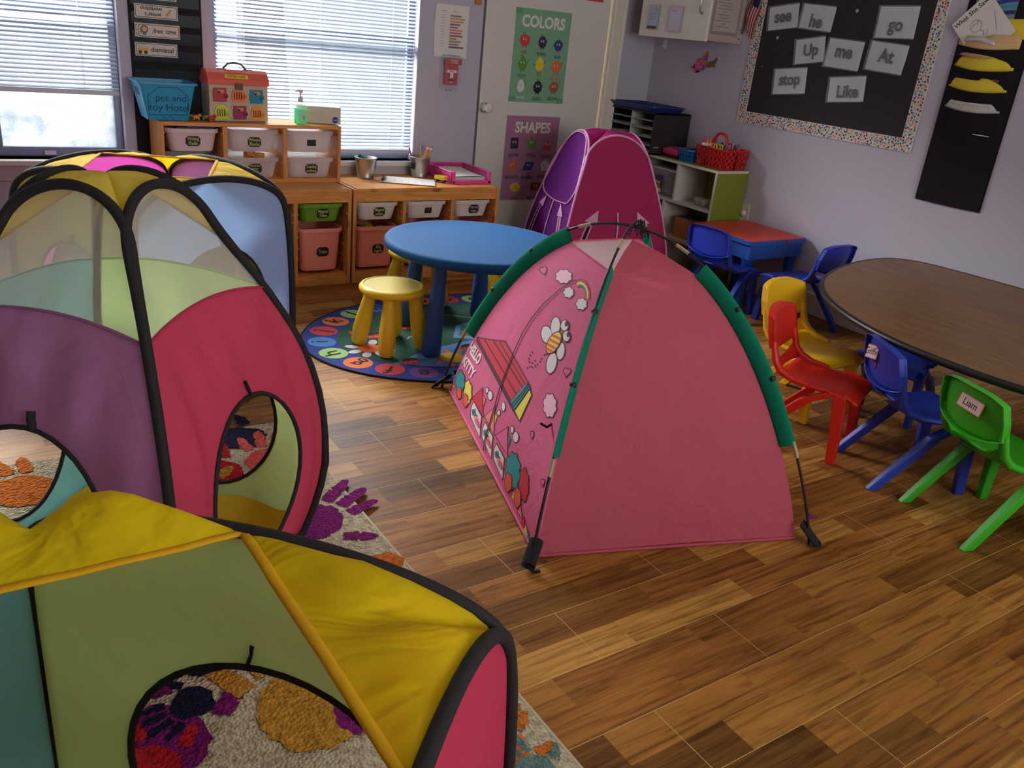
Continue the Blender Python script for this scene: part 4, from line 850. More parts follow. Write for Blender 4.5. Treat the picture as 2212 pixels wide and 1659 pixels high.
# outlines of the cloth print: layer, colour, (across, up) positions on the printed wall
PRINT=[(0,'brown',[(0.1368,1.0447),(0.1399,1.0384),(0.1292,1.0435),(0.1239,1.0514),(0.1358,1.0586),(0.1604,1.0607),(0.1858,1.0578),(0.2044,1.0514),(0.2148,1.0439),(0.221,1.0372),(0.2262,1.0325),(0.23,1.0304),(0.2418,1.0215),(0.2149,1.0214),(0.2081,1.0217),(0.1946,1.0212),(0.1758,1.0201),(0.1533,1.0198),(0.1299,1.0225),(0.1113,1.0291),(0.1042,1.0379),(0.1147,1.0454),(0.1357,1.0477),(0.1531,1.0468)]),
(0,'brown',[(0.5114,1.1056),(0.5209,1.105),(0.539,1.1005),(0.5452,1.093),(0.5379,1.0852),(0.5281,1.0809),(0.5294,1.0781),(0.532,1.0715),(0.5237,1.0639),(0.5065,1.0585),(0.4898,1.0565),(0.4826,1.0543),(0.474,1.0486),(0.4566,1.0434),(0.4355,1.0419),(0.4185,1.0442),(0.4114,1.0452),(0.3985,1.0425),(0.3767,1.0414),(0.3576,1.045),(0.3482,1.0521),(0.3479,1.0555),(0.3387,1.0559),(0.3197,1.0602),(0.3109,1.0678),(0.3157,1.0759),(0.3245,1.0803),(0.3221,1.0832),(0.3163,1.0902),(0.3219,1.0981),(0.3391,1.1038),(0.3574,1.1058),(0.3647,1.1081),(0.3724,1.1141),(0.3908,1.1195),(0.415,1.1207),(0.4351,1.118),(0.4433,1.1169),(0.4574,1.1195),(0.4816,1.1203),(0.5024,1.1163),(0.5117,1.109)]),
(0,'brown',[(0.5876,1.1027),(0.6033,1.116),(0.6303,1.1257),(0.6664,1.1309),(0.7083,1.1314),(0.7517,1.1271),(0.7921,1.1185),(0.8259,1.1064),(0.8508,1.0918),(0.8655,1.0759),(0.8003,1.0714),(0.792,1.0794),(0.7791,1.0865),(0.7625,1.0924),(0.7434,1.0965),(0.7232,1.0984),(0.7037,1.0981),(0.6866,1.0955),(0.6733,1.0908),(0.6647,1.0843)]),
(0,'brown',[(0.659,0.8653),(0.6725,0.8566),(0.6788,0.8465),(0.6772,0.8357),(0.6668,0.8252),(0.6483,0.8166),(0.6255,0.8119),(0.602,0.8113),(0.5798,0.8144),(0.5606,0.8207),(0.5461,0.8295),(0.5381,0.8399),(0.5382,0.8511),(0.5477,0.8619),(0.5668,0.8705),(0.5912,0.8749),(0.6164,0.8751),(0.6397,0.8717)]),
(0,'brown',[(0.7017,0.9103),(0.7102,0.8989),(0.7123,0.8872),(0.7075,0.8761),(0.695,0.8662),(0.6747,0.8597),(0.653,0.8588),(0.633,0.8623),(0.6151,0.8694),(0.6004,0.8792),(0.5904,0.8907),(0.5863,0.9028),(0.5894,0.9144),(0.6015,0.9245),(0.6231,0.9309),(0.647,0.9314),(0.6688,0.9275),(0.6875,0.9201)]),
(0,'brown',[(0.8315,0.8535),(0.8352,0.8434),(0.8343,0.833),(0.8286,0.8232),(0.8169,0.8144),(0.7994,0.8089),(0.7825,0.8087),(0.7685,0.8124),(0.7569,0.8192),(0.7482,0.8283),(0.7435,0.8386),(0.7433,0.8492),(0.7483,0.8593),(0.76,0.8682),(0.7787,0.8736),(0.7968,0.8734),(0.8117,0.8694),(0.8234,0.8625)]),
(0,'brown',[(0.8025,0.7948),(0.8043,0.7819),(0.8008,0.7688),(0.7918,0.7565),(0.7769,0.7459),(0.7571,0.7395),(0.7383,0.7393),(0.7229,0.7441),(0.7109,0.7528),(0.7028,0.7644),(0.6997,0.7777),(0.7021,0.7912),(0.7104,0.8036),(0.7256,0.8142),(0.7468,0.8202),(0.767,0.82),(0.7832,0.8149),(0.7952,0.8062)]),
(0,'brown',[(0.8975,0.8128),(0.8898,0.8082),(0.8924,0.8131),(0.9014,0.8196),(0.9166,0.8239),(0.9291,0.823),(0.9347,0.8185),(0.9332,0.812),(0.9271,0.8051),(0.9206,0.7992),(0.9164,0.7949),(0.915,0.7926),(0.9076,0.7849),(0.8968,0.787),(0.8943,0.788),(0.8881,0.7891),(0.879,0.7903),(0.8697,0.7925),(0.864,0.7971),(0.8654,0.8039),(0.8746,0.8114),(0.8897,0.8161),(0.9013,0.8157),(0.9067,0.8133)]),
(0,'brown',[(0.7855,0.5221),(0.7795,0.5181),(0.7789,0.5216),(0.7811,0.5279),(0.792,0.5341),(0.7996,0.5332),(0.8039,0.5299),(0.8057,0.5252),(0.8055,0.52),(0.8047,0.5151),(0.8043,0.5115),(0.8046,0.5093),(0.7998,0.5029),(0.7917,0.5012),(0.7896,0.5022),(0.7857,0.5033),(0.7804,0.5044),(0.7748,0.5062),(0.7705,0.5096),(0.7687,0.5144),(0.7705,0.5211),(0.781,0.5279),(0.7885,0.5274),(0.7919,0.5256)]),
(0,'brown',[(0.9434,0.4355),(0.9383,0.4306),(0.9385,0.4345),(0.9421,0.4413),(0.9516,0.4478),(0.9588,0.4482),(0.9625,0.4453),(0.9632,0.4404),(0.9617,0.4346),(0.9596,0.4293),(0.9584,0.4254),(0.9582,0.4233),(0.9539,0.4159),(0.9464,0.4144),(0.9447,0.4151),(0.9412,0.4155),(0.9362,0.4156),(0.931,0.4166),(0.9273,0.4196),(0.9266,0.4249),(0.9301,0.4323),(0.9394,0.4393),(0.9462,0.4401),(0.9494,0.4387)]),
(0,'brown',[(0.8985,0.6847),(0.9058,0.6829),(0.9124,0.6784),(0.914,0.6719),(0.9096,0.6643),(0.9039,0.6601),(0.9042,0.6562),(0.9048,0.6494),(0.8995,0.6412),(0.8867,0.6346),(0.8776,0.6334),(0.8764,0.6328),(0.8711,0.6268),(0.8581,0.6204),(0.8462,0.6201),(0.8382,0.6235),(0.8337,0.6255),(0.8262,0.6232),(0.8149,0.6234),(0.8075,0.6275),(0.8045,0.6343),(0.8052,0.6401),(0.7977,0.6419),(0.7904,0.6466),(0.788,0.6534),(0.7921,0.6614),(0.7978,0.6657),(0.7971,0.6697),(0.7959,0.6767),(0.8009,0.685),(0.8142,0.6914),(0.8241,0.6925),(0.8253,0.6931),(0.8307,0.6989),(0.8445,0.7048),(0.8571,0.7047),(0.8656,0.7012),(0.8703,0.6992),(0.8781,0.7012),(0.8895,0.7007),(0.8969,0.6967),(0.8995,0.6902)]),
(0,'brown',[(0.026,0.5657),(0.2934,0.6812),(0.6563,0.6475),(0.6985,0.6266),(0.6766,0.4979),(0.6,0.4983),(0.0486,0.5439)]),
(0,'brown',[(0.1132,0.3248),(0.1213,0.3218),(0.1298,0.315),(0.1349,0.3053),(0.1354,0.2934),(0.1301,0.2797),(0.1266,0.2755),(0.1291,0.2683),(0.1297,0.2551),(0.1243,0.2383),(0.1094,0.2227),(0.0959,0.2187),(0.0941,0.2191),(0.0941,0.219),(0.0802,0.2022),(0.066,0.1967),(0.0554,0.2008),(0.0473,0.2104),(0.0428,0.2204),(0.0348,0.2191),(0.0239,0.2223),(0.0154,0.2309),(0.012,0.2432),(0.012,0.2572),(0.0125,0.2665),(0.012,0.2736),(0.012,0.2846),(0.012,0.2973),(0.012,0.3119),(0.0188,0.3237),(0.0188,0.3237),(0.0188,0.3257),(0.0235,0.339),(0.0376,0.3512),(0.0521,0.3536),(0.0635,0.3505),(0.0695,0.3468),(0.0737,0.3495),(0.0869,0.3523),(0.098,0.3497),(0.1064,0.343),(0.1116,0.3335)]),
(0,'brown',[(0.2134,0.3322),(0.2209,0.3281),(0.2286,0.3209),(0.2338,0.3117),(0.2354,0.3012),(0.2322,0.2893),(0.2297,0.2861),(0.2325,0.279),(0.2342,0.2674),(0.231,0.2525),(0.2167,0.2381),(0.2051,0.2371),(0.2055,0.2371),(0.207,0.2409),(0.1939,0.2258),(0.1817,0.2237),(0.1728,0.2289),(0.1654,0.2382),(0.1605,0.2479),(0.1535,0.2482),(0.1443,0.2526),(0.1366,0.2609),(0.1316,0.2718),(0.1298,0.2834),(0.1308,0.2914),(0.1243,0.2989),(0.1184,0.309),(0.116,0.3198),(0.1194,0.3325),(0.1329,0.3433),(0.1298,0.3426),(0.1296,0.3421),(0.1321,0.3538),(0.1457,0.3655),(0.1585,0.3659),(0.1683,0.3618),(0.1741,0.3576),(0.1773,0.3595),(0.1885,0.3603),(0.1978,0.3567),(0.2055,0.3497),(0.2109,0.3406)]),
(0,'brown',[(0.2273,0.2999),(0.2893,0.4244),(0.3931,0.3071)]),
(0,'brown',[(0.3862,0.3177),(0.452,0.4338),(0.5197,0.31)]),
(0,'brown',[(0.5189,0.3155),(0.6029,0.4332),(0.6668,0.3235)]),
(0,'brown',[(0.3125,0.3945),(0.3544,0.3979),(0.3607,0.3527)]),
(0,'brown',[(0.4686,0.404),(0.4966,0.4041),(0.4981,0.3553)]),
(0,'brown',[(0.6181,0.4064),(0.6523,0.4058),(0.6497,0.3556)]),
(0,'brown',[(0.3497,0.4458),(0.3523,0.4418),(0.3532,0.437),(0.352,0.4316),(0.3478,0.4255),(0.3403,0.4201),(0.3326,0.4177),(0.3262,0.4178),(0.3209,0.4195),(0.3168,0.4227),(0.3141,0.4268),(0.3132,0.4317),(0.3143,0.4372),(0.3185,0.4432),(0.326,0.4484),(0.3338,0.4507),(0.3403,0.4505),(0.3456,0.4488)]),
(0,'brown',[(0.4001,0.4514),(0.4042,0.445),(0.4054,0.4376),(0.4035,0.4295),(0.3976,0.421),(0.3877,0.4138),(0.3771,0.4104),(0.3677,0.4105),(0.3595,0.4132),(0.3531,0.4183),(0.3489,0.425),(0.3476,0.4327),(0.3494,0.4409),(0.3552,0.4492),(0.3652,0.456),(0.376,0.4591),(0.3856,0.4589),(0.3938,0.4562)]),
(0,'brown',[(0.5313,0.4809),(0.535,0.4753),(0.5367,0.4692),(0.536,0.4627),(0.5318,0.4557),(0.523,0.4496),(0.5142,0.4478),(0.5068,0.4489),(0.5003,0.452),(0.4949,0.4567),(0.4911,0.4625),(0.4892,0.4688),(0.4898,0.4753),(0.4939,0.4823),(0.5029,0.4881),(0.5119,0.4896),(0.5193,0.4885),(0.5259,0.4855)]),
(0,'brown',[(0.5111,0.4352),(0.5131,0.4315),(0.5134,0.4271),(0.5118,0.4219),(0.5076,0.4162),(0.5008,0.4111),(0.4939,0.4087),(0.4882,0.4085),(0.4836,0.41),(0.4802,0.4128),(0.4782,0.4166),(0.4778,0.4212),(0.4794,0.4264),(0.4836,0.4321),(0.4905,0.437),(0.4975,0.4393),(0.5032,0.4394),(0.5078,0.4379)]),
(0,'brown',[(0.6537,0.4504),(0.6559,0.446),(0.6565,0.441),(0.6551,0.4354),(0.6509,0.4292),(0.6435,0.4238),(0.6362,0.4217),(0.6303,0.4221),(0.6255,0.4242),(0.6217,0.4278),(0.6194,0.4323),(0.6188,0.4375),(0.6201,0.4431),(0.6243,0.4492),(0.6318,0.4544),(0.6392,0.4564),(0.6451,0.4559),(0.65,0.4538)]),
(0,'brown',[(0.7046,0.4514),(0.7076,0.4447),(0.7079,0.437),(0.7052,0.4287),(0.6989,0.4201),(0.6892,0.4129),(0.6792,0.4094),(0.6704,0.4095),(0.6631,0.4124),(0.6576,0.4176),(0.6544,0.4246),(0.654,0.4326),(0.6566,0.4411),(0.6629,0.4495),(0.6728,0.4563),(0.683,0.4593),(0.6918,0.4591),(0.6992,0.4563)]),
(0,'brown',[(0.2506,0.2542),(0.2572,0.3098),(0.3749,0.3033),(0.4154,0.1723),(0.2734,0.1907)]),
(0,'brown',[(0.4043,0.2546),(0.4119,0.3076),(0.5184,0.3015),(0.5523,0.1772),(0.4236,0.1946)]),
(0,'brown',[(0.5453,0.2517),(0.5538,0.3027),(0.6504,0.297),(0.6785,0.1776),(0.5616,0.1942)]),
(0,'brown',[(0.8606,0.3512),(0.8667,0.3462),(0.8723,0.3382),(0.8756,0.3284),(0.8758,0.3179),(0.8723,0.3068),(0.8693,0.3028),(0.8712,0.2941),(0.8716,0.2823),(0.8681,0.2686),(0.8563,0.2564),(0.8474,0.2563),(0.8464,0.2581),(0.8471,0.2588),(0.8361,0.2457),(0.8268,0.2448),(0.82,0.2506),(0.8145,0.2606),(0.8109,0.2714),(0.8048,0.2723),(0.7976,0.2775),(0.7919,0.2863),(0.7886,0.2975),(0.7881,0.3091),(0.7898,0.3177),(0.7846,0.3262),(0.7808,0.3368),(0.7799,0.3474),(0.7837,0.3589),(0.7954,0.3683),(0.7946,0.3676),(0.794,0.3694),(0.7972,0.3803),(0.809,0.3904),(0.8188,0.39),(0.8262,0.3853),(0.8312,0.3798),(0.8349,0.382),(0.8436,0.382),(0.8507,0.3779),(0.8562,0.3703),(0.8595,0.3605)]),
(0,'brown',[(0.7786,0.3469),(0.7884,0.3428),(0.796,0.3333),(0.7974,0.3195),(0.7921,0.306),(0.7895,0.2967),(0.7939,0.2831),(0.7926,0.2658),(0.7802,0.2463),(0.7723,0.2431),(0.7712,0.2399),(0.7659,0.2188),(0.7501,0.2004),(0.7378,0.2032),(0.7317,0.2108),(0.727,0.2026),(0.7119,0.1931),(0.7018,0.2008),(0.6962,0.2178),(0.6912,0.2286),(0.6804,0.2297),(0.6714,0.24),(0.6686,0.2569),(0.6716,0.2732),(0.6672,0.2836),(0.66,0.2964),(0.6593,0.3123),(0.6689,0.3295),(0.6748,0.3332),(0.6726,0.3432),(0.675,0.3594),(0.6901,0.3735),(0.7041,0.3737),(0.7064,0.3741),(0.7109,0.3824),(0.7273,0.3909),(0.7391,0.3868),(0.7468,0.3772),(0.7542,0.3771),(0.7655,0.3785),(0.7749,0.3722),(0.7791,0.3598)]),
(0,'brown',[(0.0149,0.1631),(0.012,0.2095),(0.0447,0.1849)]),
(0,'brown',[(0.012,0.1577),(0.012,0.2055),(0.0171,0.1802)]),
(0,'brown',[(0.012,0.1213),(0.012,0.1772),(0.012,0.1487)]),
(1,'pinkd',[(0.1547,1.0408),(0.1509,1.042),(0.1437,1.0454),(0.1408,1.0499),(0.1471,1.0537),(0.1616,1.055),(0.1784,1.0531),(0.1919,1.0484),(0.2007,1.0421),(0.2069,1.0356),(0.213,1.0302),(0.2187,1.0271),(0.2213,1.0262),(0.2179,1.0266),(0.2077,1.027),(0.192,1.0265),(0.1736,1.0254),(0.1546,1.0252),(0.1374,1.0272),(0.125,1.0316),(0.1209,1.0368),(0.1265,1.0407),(0.1386,1.0421),(0.1502,1.0415)]),
(1,'cloudp',[(0.4986,1.1018),(0.5157,1.1008),(0.5282,1.0977),(0.5323,1.0928),(0.5272,1.0872),(0.5152,1.0819),(0.5175,1.0772),(0.5198,1.0717),(0.514,1.0663),(0.5012,1.0623),(0.4846,1.0603),(0.4736,1.0569),(0.4651,1.0512),(0.4522,1.0474),(0.4372,1.0464),(0.4231,1.0483),(0.4109,1.05),(0.395,1.0467),(0.3792,1.0459),(0.3668,1.0483),(0.3604,1.0532),(0.3599,1.0593),(0.343,1.0602),(0.3297,1.0632),(0.3242,1.0681),(0.3277,1.0739),(0.3386,1.0793),(0.3346,1.0842),(0.3299,1.0899),(0.334,1.0955),(0.3468,1.0997),(0.3648,1.1017),(0.376,1.1052),(0.3837,1.1111),(0.3973,1.1151),(0.4143,1.116),(0.4306,1.1138),(0.4445,1.1119),(0.4617,1.1151),(0.479,1.1157),(0.4923,1.1131),(0.4988,1.108)]),
(1,'red',[(0.5949,1.101),(0.6101,1.1136),(0.6358,1.1228),(0.6701,1.1279),(0.7098,1.1283),(0.7509,1.1242),(0.7893,1.1161),(0.8216,1.1046),(0.8454,1.0907),(0.8596,1.0755),(0.8389,1.0741),(0.8266,1.0868),(0.8065,1.0983),(0.7798,1.1077),(0.7484,1.1144),(0.7149,1.1177),(0.6826,1.1173),(0.6545,1.1131),(0.6332,1.1055),(0.6201,1.0951)]),
(1,'yellow',[(0.6201,1.0951),(0.6332,1.1055),(0.6545,1.1131),(0.6826,1.1173),(0.7149,1.1177),(0.7484,1.1144),(0.7798,1.1077),(0.8065,1.0983),(0.8266,1.0868),(0.8389,1.0741),(0.8211,1.0728),(0.8106,1.0833),(0.7938,1.0929),(0.7718,1.1006),(0.7461,1.1061),(0.7189,1.1088),(0.6927,1.1084),(0.6698,1.1049),(0.6521,1.0987),(0.6411,1.0901)]),
(1,'teal',[(0.6411,1.0901),(0.6521,1.0987),(0.6698,1.1049),(0.6927,1.1084),(0.7189,1.1088),(0.7461,1.1061),(0.7718,1.1006),(0.7938,1.0929),(0.8106,1.0833),(0.8211,1.0728),(0.8047,1.0717),(0.7959,1.0802),(0.7823,1.0879),(0.7645,1.0942),(0.7439,1.0985),(0.7223,1.1006),(0.7014,1.1003),(0.6831,1.0975),(0.6688,1.0925),(0.6597,1.0855)]),
(1,'brown',[(0.651,1.0552),(0.6568,1.0544),(0.6663,1.0515),(0.6709,1.047),(0.6691,1.0418),(0.6618,1.0372),(0.6573,1.0356),(0.6586,1.0335),(0.6574,1.0284),(0.6505,1.0236),(0.6389,1.0202),(0.6259,1.019),(0.6206,1.0192),(0.6174,1.0174),(0.6064,1.0139),(0.5932,1.0124),(0.5809,1.0135),(0.5718,1.0165),(0.569,1.0185),(0.5629,1.0181),(0.5504,1.019),(0.5404,1.0219),(0.5355,1.0265),(0.5363,1.0317),(0.5386,1.0339),(0.5342,1.0356),(0.5286,1.0401),(0.5287,1.0454),(0.5356,1.0503),(0.5471,1.0536),(0.5526,1.0544),(0.5534,1.0566),(0.5598,1.0615),(0.5715,1.0651),(0.5859,1.0663),(0.5992,1.0651),(0.6042,1.0638),(0.6095,1.0651),(0.6233,1.0664),(0.6368,1.0654),(0.6465,1.0622),(0.6509,1.0576)]),
(1,'brown',[(0.8527,1.0557),(0.8584,1.0549),(0.8666,1.0519),(0.8696,1.0473),(0.866,1.0421),(0.8573,1.0374),(0.852,1.0357),(0.8527,1.0334),(0.8498,1.0283),(0.8416,1.0234),(0.8293,1.02),(0.8163,1.0188),(0.8107,1.019),(0.8067,1.0169),(0.795,1.0134),(0.7818,1.0119),(0.7701,1.013),(0.7621,1.016),(0.7598,1.0182),(0.7534,1.0178),(0.7415,1.0186),(0.7326,1.0216),(0.7293,1.0263),(0.7317,1.0315),(0.7349,1.0339),(0.731,1.0357),(0.727,1.0402),(0.7288,1.0456),(0.7372,1.0506),(0.7496,1.054),(0.7557,1.0548),(0.7574,1.0572),(0.7654,1.0622),(0.7781,1.0658),(0.7925,1.067),(0.8051,1.0658),(0.8098,1.0645),(0.8159,1.0659),(0.8299,1.0672),(0.8426,1.0662),(0.8509,1.0629),(0.8535,1.0583)]),
(1,'white',[(0.6502,0.8614),(0.6627,0.8534),(0.6685,0.8442),(0.6672,0.835),(0.659,0.8267),(0.6452,0.8203),(0.6272,0.8166),(0.607,0.8161),(0.587,0.8189),(0.5692,0.8247),(0.5559,0.8328),(0.5488,0.8422),(0.5489,0.8518),(0.5565,0.8603),(0.5707,0.8667),(0.5899,0.8702),(0.6114,0.8704),(0.6324,0.8673)]),
(1,'white',[(0.6915,0.9072),(0.6996,0.8965),(0.7017,0.8857),(0.6976,0.876),(0.6882,0.8686),(0.6745,0.8642),(0.6581,0.8635),(0.6408,0.8666),(0.6243,0.8731),(0.6105,0.8824),(0.6012,0.8932),(0.5975,0.9043),(0.6003,0.9143),(0.6095,0.9219),(0.624,0.9262),(0.6419,0.9267),(0.6608,0.9233),(0.678,0.9165)]),
(1,'white',[(0.8218,0.8507),(0.8255,0.8411),(0.8247,0.8315),(0.8199,0.8231),(0.8115,0.8168),(0.8007,0.8134),(0.7886,0.8132),(0.7765,0.8165),(0.7659,0.8227),(0.7579,0.8312),(0.7535,0.841),(0.7534,0.8507),(0.7577,0.8593),(0.7661,0.8657),(0.7776,0.869),(0.7905,0.8689),(0.8033,0.8655),(0.8142,0.8591)]),
(1,'white',[(0.7931,0.792),(0.795,0.7797),(0.7917,0.7675),(0.7839,0.7566),(0.7725,0.7485),(0.7589,0.7441),(0.7445,0.744),(0.7309,0.7482),(0.7197,0.7563),(0.7122,0.7673),(0.7094,0.7799),(0.7117,0.7924),(0.719,0.8034),(0.7307,0.8114),(0.7452,0.8156),(0.7606,0.8154),(0.7749,0.811),(0.7862,0.8028)]),
(1,'dark',[(0.567,0.749),(0.5677,0.7464),(0.5645,0.7439),(0.5593,0.7428),(0.5551,0.7439),(0.5544,0.7465),(0.5576,0.7491),(0.5628,0.7501)]),
(1,'dark',[(0.5608,0.7325),(0.5615,0.7299),(0.5583,0.7273),(0.5531,0.7262),(0.549,0.7273),(0.5483,0.7299),(0.5515,0.7325),(0.5567,0.7335)]),
(1,'dark',[(0.5611,0.7179),(0.5617,0.7153),(0.5585,0.7127),(0.5534,0.7115),(0.5493,0.7126),(0.5487,0.7152),(0.5518,0.7179),(0.557,0.719)]),
(1,'dark',[(0.5787,0.7112),(0.5793,0.7086),(0.5761,0.706),(0.571,0.7048),(0.567,0.7059),(0.5664,0.7085),(0.5696,0.7111),(0.5747,0.7122)]),
(1,'dark',[(0.6053,0.7191),(0.6058,0.7165),(0.6026,0.7139),(0.5976,0.7128),(0.5936,0.7139),(0.5931,0.7164),(0.5963,0.719),(0.6013,0.7201)]),
(1,'dark',[(0.6203,0.7343),(0.6208,0.7318),(0.6176,0.7292),(0.6125,0.7282),(0.6085,0.7292),(0.608,0.7318),(0.6112,0.7343),(0.6163,0.7354)]),
(1,'dark',[(0.6597,0.7604),(0.6602,0.7579),(0.657,0.7554),(0.6519,0.7544),(0.6479,0.7555),(0.6474,0.758),(0.6507,0.7605),(0.6558,0.7615)]),
(1,'dark',[(0.6623,0.7492),(0.6628,0.7467),(0.6595,0.7442),(0.6545,0.7432),(0.6506,0.7443),(0.6501,0.7468),(0.6534,0.7493),(0.6584,0.7503)]),
(1,'dark',[(0.6504,0.7334),(0.6509,0.7309),(0.6476,0.7283),(0.6426,0.7273),(0.6388,0.7283),(0.6383,0.7309),(0.6415,0.7334),(0.6466,0.7344)]),
(1,'dark',[(0.6376,0.72),(0.6381,0.7175),(0.6348,0.7149),(0.6299,0.7138),(0.626,0.7149),(0.6255,0.7175),(0.6288,0.72),(0.6338,0.7211)]),
(1,'dark',[(0.6208,0.7063),(0.6212,0.7037),(0.618,0.7011),(0.613,0.7),(0.6092,0.701),(0.6087,0.7036),(0.6119,0.7062),(0.6169,0.7073)]),
(1,'dark',[(0.5954,0.6995),(0.5959,0.6969),(0.5927,0.6942),(0.5877,0.6931),(0.5838,0.6941),(0.5833,0.6968),(0.5864,0.6994),(0.5915,0.7005)]),
(1,'dark',[(0.5815,0.6867),(0.582,0.684),(0.5788,0.6814),(0.5739,0.6802),(0.57,0.6812),(0.5694,0.6839),(0.5726,0.6865),(0.5776,0.6877)]),
(1,'brown',[(0.6903,0.7942),(0.6772,0.7828),(0.6646,0.7745),(0.6588,0.7757),(0.6709,0.7836),(0.6835,0.7947)]),
(1,'pinkd',[(0.899,0.8087),(0.8991,0.81),(0.9009,0.8134),(0.9061,0.8172),(0.9139,0.8194),(0.9213,0.8189),(0.9253,0.8157),(0.9242,0.8107),(0.9191,0.8049),(0.9127,0.7991),(0.9079,0.7941),(0.906,0.791),(0.9059,0.79),(0.9051,0.7907),(0.9015,0.7922),(0.8946,0.7934),(0.8857,0.7946),(0.8777,0.7965),(0.8734,0.8),(0.8744,0.8047),(0.88,0.8092),(0.8877,0.8116),(0.8944,0.8114),(0.8982,0.8097)]),
(1,'pinkd',[(0.7867,0.5206),(0.7862,0.5216),(0.7857,0.5243),(0.7867,0.5274),(0.7898,0.5292),(0.794,0.5287),(0.7974,0.5261),(0.7991,0.522),(0.7989,0.5172),(0.7981,0.5124),(0.7977,0.5084),(0.798,0.5058),(0.7984,0.5049),(0.7976,0.5056),(0.7951,0.5068),(0.7909,0.508),(0.7857,0.509),(0.7807,0.5107),(0.777,0.5136),(0.7755,0.5175),(0.7765,0.5211),(0.7795,0.523),(0.7831,0.5228),(0.7858,0.5214)]),
(1,'pinkd',[(0.9446,0.4333),(0.9443,0.4343),(0.9445,0.4371),(0.9463,0.4406),(0.9498,0.443),(0.9538,0.4432),(0.9566,0.4411),(0.9572,0.4371),(0.9559,0.432),(0.9539,0.4267),(0.9525,0.4223),(0.9522,0.4196),(0.9524,0.4188),(0.9518,0.4193),(0.9496,0.4202),(0.9457,0.4206),(0.9408,0.4208),(0.9362,0.4216),(0.9333,0.424),(0.9327,0.4279),(0.9346,0.432),(0.9381,0.4346),(0.9416,0.435),(0.9439,0.434)]),
(1,'cloudp',[(0.8913,0.6814),(0.8998,0.6793),(0.9056,0.6753),(0.907,0.6698),(0.9037,0.664),(0.8969,0.6591),(0.8974,0.6537),(0.8979,0.6475),(0.8943,0.6419),(0.8871,0.6382),(0.8782,0.637),(0.872,0.6339),(0.8668,0.628),(0.8595,0.6245),(0.8513,0.6243),(0.8441,0.6273),(0.8379,0.6301),(0.8289,0.6274),(0.8204,0.6275),(0.8141,0.631),(0.8115,0.6369),(0.8124,0.6437),(0.8036,0.6457),(0.7972,0.6499),(0.7953,0.6555),(0.7984,0.6616),(0.8052,0.6667),(0.8042,0.6722),(0.8031,0.6786),(0.8066,0.6842),(0.8141,0.6878),(0.8237,0.6889),(0.8302,0.6918),(0.8354,0.6975),(0.8432,0.7009),(0.8518,0.7008),(0.8595,0.6977),(0.866,0.6949),(0.8752,0.6973),(0.8839,0.697),(0.8901,0.6935),(0.8925,0.6879)]),
(1,'red',[(0.0465,0.568),(0.2924,0.673),(0.6243,0.6473),(0.5546,0.5268)]),
(1,'teal',[(0.1046,0.3173),(0.1138,0.3138),(0.1215,0.3075),(0.126,0.2988),(0.1264,0.2889),(0.1228,0.2795),(0.1165,0.2719),(0.1201,0.2612),(0.1206,0.2497),(0.1173,0.2394),(0.1106,0.2324),(0.1017,0.2299),(0.0924,0.2315),(0.0877,0.2205),(0.0807,0.2122),(0.0721,0.2091),(0.0635,0.2123),(0.0561,0.2208),(0.0508,0.2319),(0.0413,0.2305),(0.0319,0.2332),(0.0244,0.2405),(0.0202,0.2511),(0.0197,0.2629),(0.0224,0.2738),(0.0148,0.2819),(0.012,0.2917),(0.012,0.3019),(0.012,0.3106),(0.0191,0.3166),(0.0282,0.3197),(0.0281,0.3297),(0.0312,0.3384),(0.0376,0.344),(0.0465,0.3455),(0.0561,0.3429),(0.0649,0.3374),(0.0725,0.3423),(0.0815,0.3442),(0.0906,0.3421),(0.098,0.3361),(0.1028,0.3273)]),
(1,'brown',[(0.1298,0.2409),(0.1332,0.2385),(0.1371,0.234),(0.1399,0.2283),(0.1415,0.2214),(0.1415,0.2135),(0.1393,0.2045),(0.1341,0.1942),(0.132,0.1917),(0.1321,0.1921),(0.1309,0.185),(0.1269,0.1738),(0.1189,0.1616),(0.1105,0.1555),(0.1043,0.1551),(0.0993,0.1577),(0.0952,0.1622),(0.0925,0.1653),(0.0889,0.1647),(0.0835,0.1662),(0.0788,0.17),(0.075,0.176),(0.0725,0.1835),(0.0714,0.1917),(0.0717,0.2001),(0.0728,0.2054),(0.0716,0.21),(0.07,0.2168),(0.0696,0.2244),(0.071,0.2328),(0.0758,0.2427),(0.0844,0.2508),(0.0918,0.2537),(0.0965,0.2538),(0.0963,0.2537),(0.0982,0.2559),(0.1059,0.2603),(0.1125,0.2612),(0.1179,0.2597),(0.1226,0.2563),(0.1262,0.2516),(0.1287,0.2458)]),
(1,'yellow',[(0.2052,0.3252),(0.2135,0.3207),(0.2207,0.3138),(0.2255,0.3052),(0.2268,0.2961),(0.2246,0.2881),(0.2201,0.2822),(0.2241,0.2719),(0.2256,0.2615),(0.2237,0.2529),(0.2186,0.2478),(0.2113,0.2472),(0.2033,0.2502),(0.2003,0.2415),(0.1951,0.2356),(0.1882,0.2344),(0.1806,0.2387),(0.1737,0.2472),(0.1682,0.2577),(0.1603,0.258),(0.1521,0.2619),(0.145,0.2693),(0.1404,0.2791),(0.1388,0.2892),(0.1399,0.2982),(0.1326,0.3064),(0.1271,0.3157),(0.1251,0.3247),(0.127,0.3319),(0.1324,0.3362),(0.1398,0.3377),(0.1385,0.3466),(0.1401,0.354),(0.1449,0.3582),(0.1523,0.3584),(0.1609,0.3548),(0.1691,0.3487),(0.175,0.3521),(0.1825,0.3527),(0.1905,0.3496),(0.1976,0.3432),(0.2026,0.3345)]),
